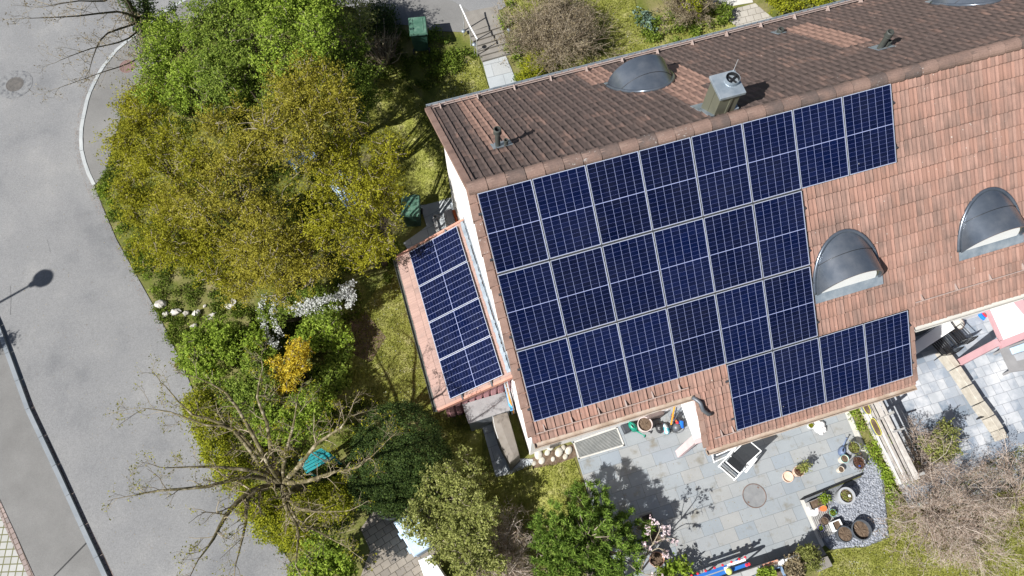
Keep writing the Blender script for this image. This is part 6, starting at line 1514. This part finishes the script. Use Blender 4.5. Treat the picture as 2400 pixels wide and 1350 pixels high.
# reclining deck chairs
def deckchair(P0, ang, label, fold=1.0):
    """P0 front foot centre (x, y); ang = direction the sitter's back lies"""
    x, y = P0; t = thing('deck_chair', label, 'deck chair', (x, y, 0)); R = _rz(ang)
    def pt(a, b, c): v = R @ np.array([a, b, 0]); return np.array([x + v[0], y + v[1], c])
    W = .275
    for s_ in (-1, 1):
        m = MB(); m.loft([pt(0, s_ * W - .015, .02), pt(0, s_ * W + .015, .02), pt(.04, s_ * W + .015, .02), pt(.04, s_ * W - .015, .02)], [pt(.72, s_ * W - .015, .58), pt(.72, s_ * W + .015, .58), pt(.76, s_ * W + .015, .58), pt(.76, s_ * W - .015, .58)]); m.build('leg', 'white_paint', t)
        m = MB(); m.tube([pt(.80, s_ * (W - .03), .02), pt(.30, s_ * (W - .03), .60)], .018, 6); m.build('leg', 'white_paint', t)
        m = MB(); m.prism([tuple(pt(.22, s_ * (W + .035) - .03, 0)[:2]), tuple(pt(.22, s_ * (W + .035) + .03, 0)[:2]), tuple(pt(.74, s_ * (W + .035) + .03, 0)[:2]), tuple(pt(.74, s_ * (W + .035) - .03, 0)[:2])], .59, .625); m.build('armrest', 'white_paint', t)
        m = MB(); m.tube([pt(.52, s_ * (W - .04), .36), pt(.62, s_ * (W - .04), .62), pt(.84, s_ * (W - .04), 1.06)], .016, 6); m.build('back_frame', 'white_paint', t)
    m = MB(); m.tube([pt(.03, -W, .05), pt(.03, W, .05)], .018, 6); m.build('foot_bar', 'white_paint', t)
    m = MB(); m.tube([pt(.12, -W, .12), pt(.12, W, .12)], .02, 6); m.build('cross_bar', 'zinc_dark', t)
    m = MB(); m.tube([pt(.15, -W + .03, .43), pt(.145, 0, .42), pt(.15, W - .03, .43)], .02, 8); m.build('seat_bar', 'white_paint', t)
    pts = [(.15, .43), (.28, .40), (.42, .365), (.53, .37), (.58, .50), (.64, .66), (.74, .87), (.83, 1.05)]
    m = MB(); vs = [pt(a, s_ * (W - .045), c) for a, c in pts for s_ in (-1, 1)]; m.add(vs, [(2 * k, 2 * k + 1, 2 * k + 3, 2 * k + 2) for k in range(len(pts) - 1)]); m.build('sling', 'sling', t)
    m = MB(); m.tube([pt(.84, -W + .04, 1.06), pt(.84, W - .04, 1.06)], .014, 6); m.build('top_bar', 'white_paint', t)
a = G(1683, 1095)[:2]; b_ = G(1719, 1126)[:2]; mid = (a + b_) / 2; dirv = np.array([-(b_ - a)[1], (b_ - a)[0]]); 
if dirv[0] < 0: dirv = -dirv
deckchair(mid, math.atan2(dirv[1], dirv[0]), 'white reclining chair with black sling standing in the sun')
q = G(1694, 1066)[:2]; deckchair(q + np.array([-.05, -.12]), RAD(96), 'white reclining chair with black sling half under the porch eave')

# the slatted fence and the strip beside it
t = thing('slatted_fence', 'weathered whitish slatted fence between the terrace and the neighbouring patio', 'fence', (11.2, 1.4, 0))
fy0, fy1, fx = -.30, 3.3, 11.22
m = MB()
for k in range(8):
    z = .06 + k * .176
    for (ya, yb) in ((fy0, (fy0 + fy1) / 2 - .01), ((fy0 + fy1) / 2 + .01, fy1)):
        w = .108 + random.uniform(-.015, .012); dz = [random.uniform(-.03, .03) for _ in range(2)]; dx = random.uniform(-.012, .012)
        m.loft([(fx + dx - .012, ya, z + dz[0]), (fx + dx + .012, ya, z + dz[0]), (fx + dx + .012, ya, z + w + dz[0]), (fx + dx - .012, ya, z + w + dz[0])], [(fx + dx - .012, yb, z + dz[1]), (fx + dx + .012, yb, z + dz[1]), (fx + dx + .012, yb, z + w + dz[1]), (fx + dx - .012, yb, z + w + dz[1])])
m.build('slats', 'bleached_wood', t)
for y in (fy0 + .1, (fy0 + fy1) / 2, fy1 - .3):
    m = MB(); m.box((fx + .06, y, .78), (.07, .07, 1.56)); m.build('post', 'grey_wood', t)
m = MB(); m.box((fx + .0, 1.02, 1.5), (.34, .05, .04)); m.build('bracket', 'grey_wood', t)
for px, lab in (((2043, 1004), 'yellow rimmed flower box hanging on the fence, fully visible'), ((2031, 950), 'yellow rimmed flower box on the fence, half hidden by the eave')):
    z = .72; q = P(px[0], px[1], z); x, y = fx - .14, q[1]
    tt = thing('flower_box', lab, 'flower box', (x, y, z - .16))
    n = 28; ov = lambda r, zz: [(x + .085 * r * np.sign(cos(a)) * abs(cos(a)) ** .8, y + (.25 * r) * np.sign(sin(a)) * abs(sin(a)) ** .6, zz) for a in np.linspace(0, 2 * pi, n, endpoint=False)]
    m = MB(); m.loft(ov(.8, z - .16), ov(.97, z - .01)); m.build('body', 'grey_plastic', tt)
    m = MB(); m.tube(ov(1.0, z + .003) + [ov(1.0, z + .003)[0]], .007, 6); m.build('rim', 'yellow', tt)
    m = MB(); m.add(ov(.99, z + .002), [tuple(range(n))]); m.build('soil', 'soil', tt)
# neighbouring patio
t = thing('block_wall', 'low curved row of tan stone blocks across the neighbouring patio', 'low wall', G(2260, 920))
pth = np.array([G(x, y)[:2] for x, y in ((2196, 826), (2228, 868), (2256, 910), (2282, 950), (2306, 982), (2326, 1012), (2338, 1034))])
m = MB()
for k in range(len(pth) - 1):
    for (fa, fb) in ((.02, .98),):
        a, b_ = pth[k] + (pth[k + 1] - pth[k]) * fa, pth[k] + (pth[k + 1] - pth[k]) * fb; d = (b_ - a) / np.linalg.norm(b_ - a); nn = np.array([-d[1], d[0]]) * random.uniform(.085, .1); dz = random.uniform(0, .03)
        m.prism([tuple(a - nn), tuple(b_ - nn), tuple(b_ + nn), tuple(a + nn)], -.05, .40 + dz)
m.build('blocks', 'block_stone', t, bevel=.015)
m = MB(); q = [np.array([*G(x, y)[:2], .22]) for x, y in ((2288, 983), (2305, 978), (2325, 1020))]; m.tube([q[0] - np.array([0, 0, .2])] + q + [q[2] - np.array([0, 0, .2])], .02, 6); tag(m.build('garden_hoop', 'black'), 'thin black metal hoop beside the block wall', 'hoop')
m = MB()
c = G(2158, 1048); 
for k in range(5):
    m.box((c[0], c[1] - .12 + .06 * k, .2), (.36, .012, .22)); 
for s_ in (-1, 1): m.box((c[0] + s_ * .18, c[1], .2), (.014, .28, .24))
m.box((c[0], c[1], .08), (.36, .27, .012)); tag(m.build('crate', 'crate_green'), 'dark green plastic crate in the shadow of the fence', 'crate')
b = P(2150, 1090, .2); m = MB(); m.lathe([(.10, -.2), (.12, 0), (.105, 0), (.09, -.15), (.001, -.15)], b, 22); tag(m.build('plant_pot', 'lime'), 'lime green pot behind the end of the fence', 'plant pot')
m = MB(); q = G(2172, 1040); m.box((q[0] + .03, q[1], .15), (.16, .42, .3), RAD(12)); tag(m.build('stone_block', 'block_stone', bevel=.015), 'tan stone block beside the grey green shrub', 'stone')
# table and chairs
tz = .74
q4 = np.array([P(x, y, tz)[:2] for x, y in ((2128, 812), (2222, 747), (2238, 770), (2146, 831))]); c = q4.mean(0)
t = thing('garden_table', 'white topped garden table half under the eave of the neighbouring house', 'table', (c[0], c[1], 0))
m = MB(); m.prism([tuple(p) for p in q4], tz - .035, tz); m.build('top', 'white_plastic', t, bevel=.01)
for p in q4:
    m = MB(); p = c + (p - c) * .86; m.box((p[0], p[1], tz / 2 - .02), (.05, .05, tz - .04)); m.build('leg', 'dark_plastic', t)
def metal_chair(px, ang, label):
    q = G(*px); x, y = q[:2]; t = thing('metal_chair', label, 'chair', (x, y, 0), 'black metal chairs at the white table'); R = _rz(ang)
    def pt(a, b, c): v = R @ np.array([a, b, 0]); return np.array([x + v[0], y + v[1], c])
    for a in (-.2, .2):
        for b in (-.2, .2):
            m = MB(); m.tube([pt(a * 1.1, b * 1.1, 0), pt(a, b, .45)], .013, 6); m.build('leg', 'black', t)
    m = MB()
    for k in range(6): b0 = -.2 + k * .075; m.loft([pt(-.22, b0, .45), pt(.22, b0, .45), pt(.22, b0 + .05, .45), pt(-.22, b0 + .05, .45)], [pt(-.22, b0, .465), pt(.22, b0, .465), pt(.22, b0 + .05, .465), pt(-.22, b0 + .05, .465)])
    m.build('seat', 'black', t)
    m = MB()
    for k in range(7): b0 = -.2 + k * .067; m.tube([pt(-.22, b0, .46), pt(-.29, b0, .70), pt(-.33, b0 * 1.05, .9)], .011, 5)
    m.tube([pt(-.33, -.22, .9), pt(-.345, 0, .92), pt(-.33, .22, .9)], .018, 6); m.build('backrest', 'black', t)
    for s_ in (-1, 1): m = MB(); m.tube([pt(.2, s_ * .22, .45), pt(.2, s_ * .24, .65), pt(-.27, s_ * .24, .68)], .013, 6); m.build('armrest', 'black', t)
va = math.atan2(*(q4[1] - q4[0])[::-1]) + pi / 2
metal_chair((2190, 822), va, 'black slatted metal chair at the shaded end of the white table'); metal_chair((2222, 798), va, 'black slatted metal chair at the sunlit end of the white table')
q = P(2244, 757, .42); t = thing('wicker_stool', 'round stool with a mottled straw seat and dark rim', 'stool', (q[0], q[1], 0)); m = MB(); m.lathe([(.16, 0), (.2, .2), (.18, .4)], (q[0], q[1], 0), 22); m.build('body', 'brown_wood', t); m = MB(); m.lathe([(.19, .38), (.19, .42), (.1, .44), (.001, .44)], (q[0], q[1], 0), 22); m.build('seat', 'dry_straw' if 'dry_straw' in M else 'concrete_light', t); m = MB(); m.torus((q[0], q[1], .42), .2, .018, 24, 6); m.build('rim', 'pot_brown', t)
q = P(2304, 733, .3); m = MB()
m.tube([(q[0] + .12 * cos(a), q[1] + .22 * sin(a), .3) for a in np.linspace(1.9, 4.2, 9)], .06, 8); tt = tag(m.build('toy_seat', 'bright_blue'), 'bright blue and red curved plastic toy against the pink plinth', 'toy')
m = MB(); m.tube([(q[0] + .09 + .10 * cos(a), q[1] + .20 * sin(a), .31) for a in np.linspace(2.1, 4.0, 8)], .03, 8); m.build('edge', 'red', tt)
q4 = [P(x, y, .45)[:2] for x, y in ((2345, 818), (2420, 790), (2450, 860), (2370, 872))]; c = np.mean(q4, 0)
t = thing('garden_bed', 'low grey lounger base with a pale blue cushion at the right edge', 'lounger', (c[0], c[1], 0)); m = MB(); m.prism([tuple(p) for p in q4], .38, .45); m.build('base', 'grey_board', t)
for p in q4: m = MB(); p = c + (np.array(p) - c) * .9; m.box((p[0], p[1], .19), (.06, .06, .38)); m.build('leg', 'grey_board', t)
q4 = [P(x, y, .52)[:2] for x, y in ((2368, 815), (2425, 795), (2432, 812), (2375, 830))]; m = MB(); m.prism([tuple(p) for p in q4], .452, .53); m.build('cushion', 'pale_blue', t, bevel=.02)
q4 = [P(x, y, .46)[:2] for x, y in ((2376, 832), (2432, 814), (2438, 832), (2384, 846))]; m = MB(); m.prism([tuple(p) for p in q4], .452, .47); m.build('blanket', 'pot_grey', t)

# ------------------------------------------------------------------ bottom edge of the terrace
def poly_at(px, z): return [tuple(P(x, y, z)[:2]) for x, y in px]
t = thing('raised_bed', 'long raised bed with stone slab walls along the bottom edge of the terrace', 'raised bed', (*P(1800, 1340, .5)[:2], 0))
m = MB(); m.prism(poly_at([(1690, 1356), (1770, 1330), (1824, 1312), (1834, 1327), (1780, 1347), (1700, 1376)], .7), -.1, .7); m.build('wall', 'stone_wall', t)
m = MB(); m.prism(poly_at([(1786, 1323), (1822, 1311), (1828, 1320), (1790, 1333)], .71), .701, .73); m.build('coping', 'brick_orange', t)
m = MB(); m.prism(poly_at([(1836, 1322), (1878, 1303), (1884, 1340), (1850, 1420), (1740, 1420), (1700, 1380), (1780, 1349)], .64), -.1, .62); m.build('soil', 'soil', t)
t2, c2 = frame_planter([(1760, 1352), (1832, 1326), (1848, 1362), (1790, 1390)], .76, .14, .05, 'blue grey wooden planting frame in the raised bed', 'frame_blue', soilz=.05)
plant('leafy_shrub', 'small bright green plant in the blue planting frame', 'plant', [(1792, 1346, .82, .2, .12)], 'lf_bright', 800, .07, 10, .05, base=None, twigs=0)
plant('dry_perennial', 'dry brown perennial in the raised bed beside the rosemary', 'plant', [(1858, 1330, .8, .32, .25)], 'lf_hazel', 1600, .06, 10, .05, twigs=40)
m = MB(); m.prism(poly_at([(1842, 1310), (1872, 1299), (1876, 1310), (1846, 1322)], .85), .6, .85); tag(m.build('white_box', 'white_plastic', bevel=.01), 'long white box on the raised bed beside the rosemary', 'box')
m = MB(); m.prism(poly_at([(1825, 1317), (1836, 1309), (1841, 1322), (1832, 1326)], .82), .65, .82); tag(m.build('white_bag', 'white_plastic', bevel=.01), 'small white box beside the orange bricks', 'box')
m = MB(); m.prism(poly_at([(1888, 1286), (1922, 1275), (1938, 1300), (1908, 1312)], .3), -.1, .3); tag(m.build('stone_step', 'concrete', bevel=.01), 'grey stone step beside the rosemary, upper', 'step')
m = MB(); m.prism(poly_at([(1912, 1313), (1940, 1303), (1952, 1326), (1920, 1340)], .2), -.1, .2); tag(m.build('stone_step', 'concrete', bevel=.01), 'pale stone step at the lawn corner, lower', 'step')
# blue, white and red slatted sledge lying on trestles
zS = .85
a, b_ = P(1636, 1353, zS), P(1752, 1313, zS); d = (b_ - a)[:2]; L_ = np.linalg.norm(d); d /= L_; nn = np.array([-d[1], d[0]])
t = thing('wooden_sledge', 'long blue slatted sledge with red caps standing along the terrace edge', 'sledge', (*(a[:2] + b_[:2]) / 2, 0))
def strip(o0, o1, s0, s1, z0, z1, mat, nm):
    m = MB(); p = [a[:2] + d * s0 * L_ + nn * o0, a[:2] + d * s1 * L_ + nn * o0, a[:2] + d * s1 * L_ + nn * o1, a[:2] + d * s0 * L_ + nn * o1]; m.prism([tuple(q) for q in p], z0, z1); return m.build(nm, mat, t, bevel=.005)
strip(-.14, -.05, -.3, 1.0, zS - .03, zS, 'blue', 'slat'); strip(-.02, .06, -.3, .6, zS - .03, zS, 'blue', 'slat'); strip(.0, .07, .6, .97, zS - .03, zS + .005, 'white_plastic', 'slat'); strip(-.11, .02, .52, .60, zS + .003, zS + .03, 'white_plastic', 'brace')
for s_ in (-.1, .02, .18, .36, .52, .70, .86, .98):
    m = MB(); p = a[:2] + d * s_ * L_ + nn * .085; m.blob((p[0], p[1], zS), (.035, .035, .04), 10, 6, 0); m.build('cap', 'red', t)
for s_ in (.95, 1.0):
    m = MB(); p = a[:2] + d * s_ * L_ - nn * .10; m.blob((p[0], p[1], zS), (.045, .045, .05), 10, 6, 0); m.build('cap', 'red', t)
for s_ in (0.0, .95):
    strip(-.15, -.11, s_, s_ + .03, 0, zS - .03, 'blue', 'leg'); strip(.03, .07, s_, s_ + .03, 0, zS - .03, 'blue', 'leg')
q = P(1709, 1339, zS + .12); m = MB(); m.blob((q[0], q[1], zS + .1), (.085, .085, .09), 18, 10, 0.01); tag(m.build('ball', 'lime', smooth=True), 'pale yellow ball lying on the blue sledge', 'ball')
# planter box, magnolia in a pot
frame_planter([(1502, 1208), (1526, 1199), (1555, 1268), (1528, 1280)], .35, .35, .03, 'long dark planter box with a pale rim beside the pine', 'concrete', soilz=.12)
t1, c1 = pot((1540, 1311), .2, .36, 'terracotta', 'terracotta tub holding the pink blossoming magnolia', fill=.85)
def magnolia():
    b = P(1502, 1338, .3); t = thing('magnolia', 'small leaning magnolia with pale pink blossom beside the planter box', 'tree', (b[0], b[1], 0))
    ts = TS(6, 6); tips = []
    for pp, r in (([(1500, 1340, .1), (1515, 1302, .9), (1530, 1275, 1.3), (1552, 1264, 1.55)], .028), ([(1530, 1275, 1.3), (1541, 1255, 1.6), (1548, 1238, 1.8)], .016), ([(1515, 1302, .9), (1540, 1285, 1.2), (1562, 1292, 1.4)], .014), ([(1505, 1330, .4), (1510, 1345, .7), (1530, 1348, 1.0)], .012), ([(1515, 1302, .9), (1508, 1290, 1.2), (1506, 1278, 1.4)], .010), ([(1530, 1275, 1.3), (1524, 1255, 1.5), (1525, 1236, 1.6)], .010), ([(1552, 1264, 1.55), (1570, 1262, 1.7)], .008)):
        q = ts.poly([P(*k) for k in pp], [r, r * .8, r * .5, r * .35][:len(pp)] if len(pp) > 2 else [r, r * .5])
        for k in range(3): ramify(ts, q[3 + (k % 3)], q[-1] - q[-2] + RNG.normal(0, .05, 3), .22, .006, 1, .8, (2, 3), .6, .2, .03, tips, .003)
    ts.build('trunk', 'bark_pale', t)
    A = np.array([q[0] for q in tips]); A = A[RNG.choice(len(A), min(34, len(A)), replace=False)]
    A = A.repeat(9, 0) + RNG.normal(0, .022, (len(A) * 9, 3)); leaves('blossom', A, .06, 'petal_pink', t, None, .6, .5)
magnolia()
plant('leafy_shrub', 'bright green leafy plants in the bed at the bottom edge by the magnolia', 'plant', [(1590, 1348, .35, .42, .3), (1560, 1360, .35, .35, .3)], 'lf_bright', 1600, .11, 8, .08, twigs=0, asp=.4)
for px, s_ in (((1255, 1075), 1), ((1228, 1095), .8)):
    pass

# pale slatted seats glimpsed under the trees
def slat_bench(c, rz, w, label):
    q = P(c[0], c[1], -.3); x, y = q[:2]; zg = float(terr(x, y)); t = thing('slatted_bench', label, 'bench', (x, y, zg)); R = _rz(rz)
    def pt(a, b, z): v = R @ np.array([a, b, 0]); return (x + v[0], y + v[1], zg + z)
    m = MB()
    for k in range(6): b0 = -.22 + k * .075; m.loft([pt(-w, b0, .43), pt(w, b0, .43), pt(w, b0 + .05, .43), pt(-w, b0 + .05, .43)], [pt(-w, b0, .455), pt(w, b0, .455), pt(w, b0 + .05, .455), pt(-w, b0 + .05, .455)])
    m.build('seat', 'pale_blue', t)
    m = MB()
    for k in range(4): z = .52 + k * .1; m.loft([pt(-w, .24 + .03 * k, z), pt(w, .24 + .03 * k, z), pt(w, .26 + .03 * k, z), pt(-w, .26 + .03 * k, z)], [pt(-w, .25 + .03 * k, z + .06), pt(w, .25 + .03 * k, z + .06), pt(w, .27 + .03 * k, z + .06), pt(-w, .27 + .03 * k, z + .06)])
    m.build('backrest', 'pale_blue', t)
    for a in (-w + .06, w - .06):
        for b0 in (-.2, .2): m = MB(); m.tube([pt(a, b0, 0), pt(a, b0, .43)], .025, 6); m.build('leg', 'pale_blue', t)
slat_bench((805, 452), RAD(-70), .65, 'pale slatted bench in the shade under the yellow olive tree')
slat_bench((708, 372), RAD(20), .45, 'pale slatted seat glimpsed through the middle of the tree mass')
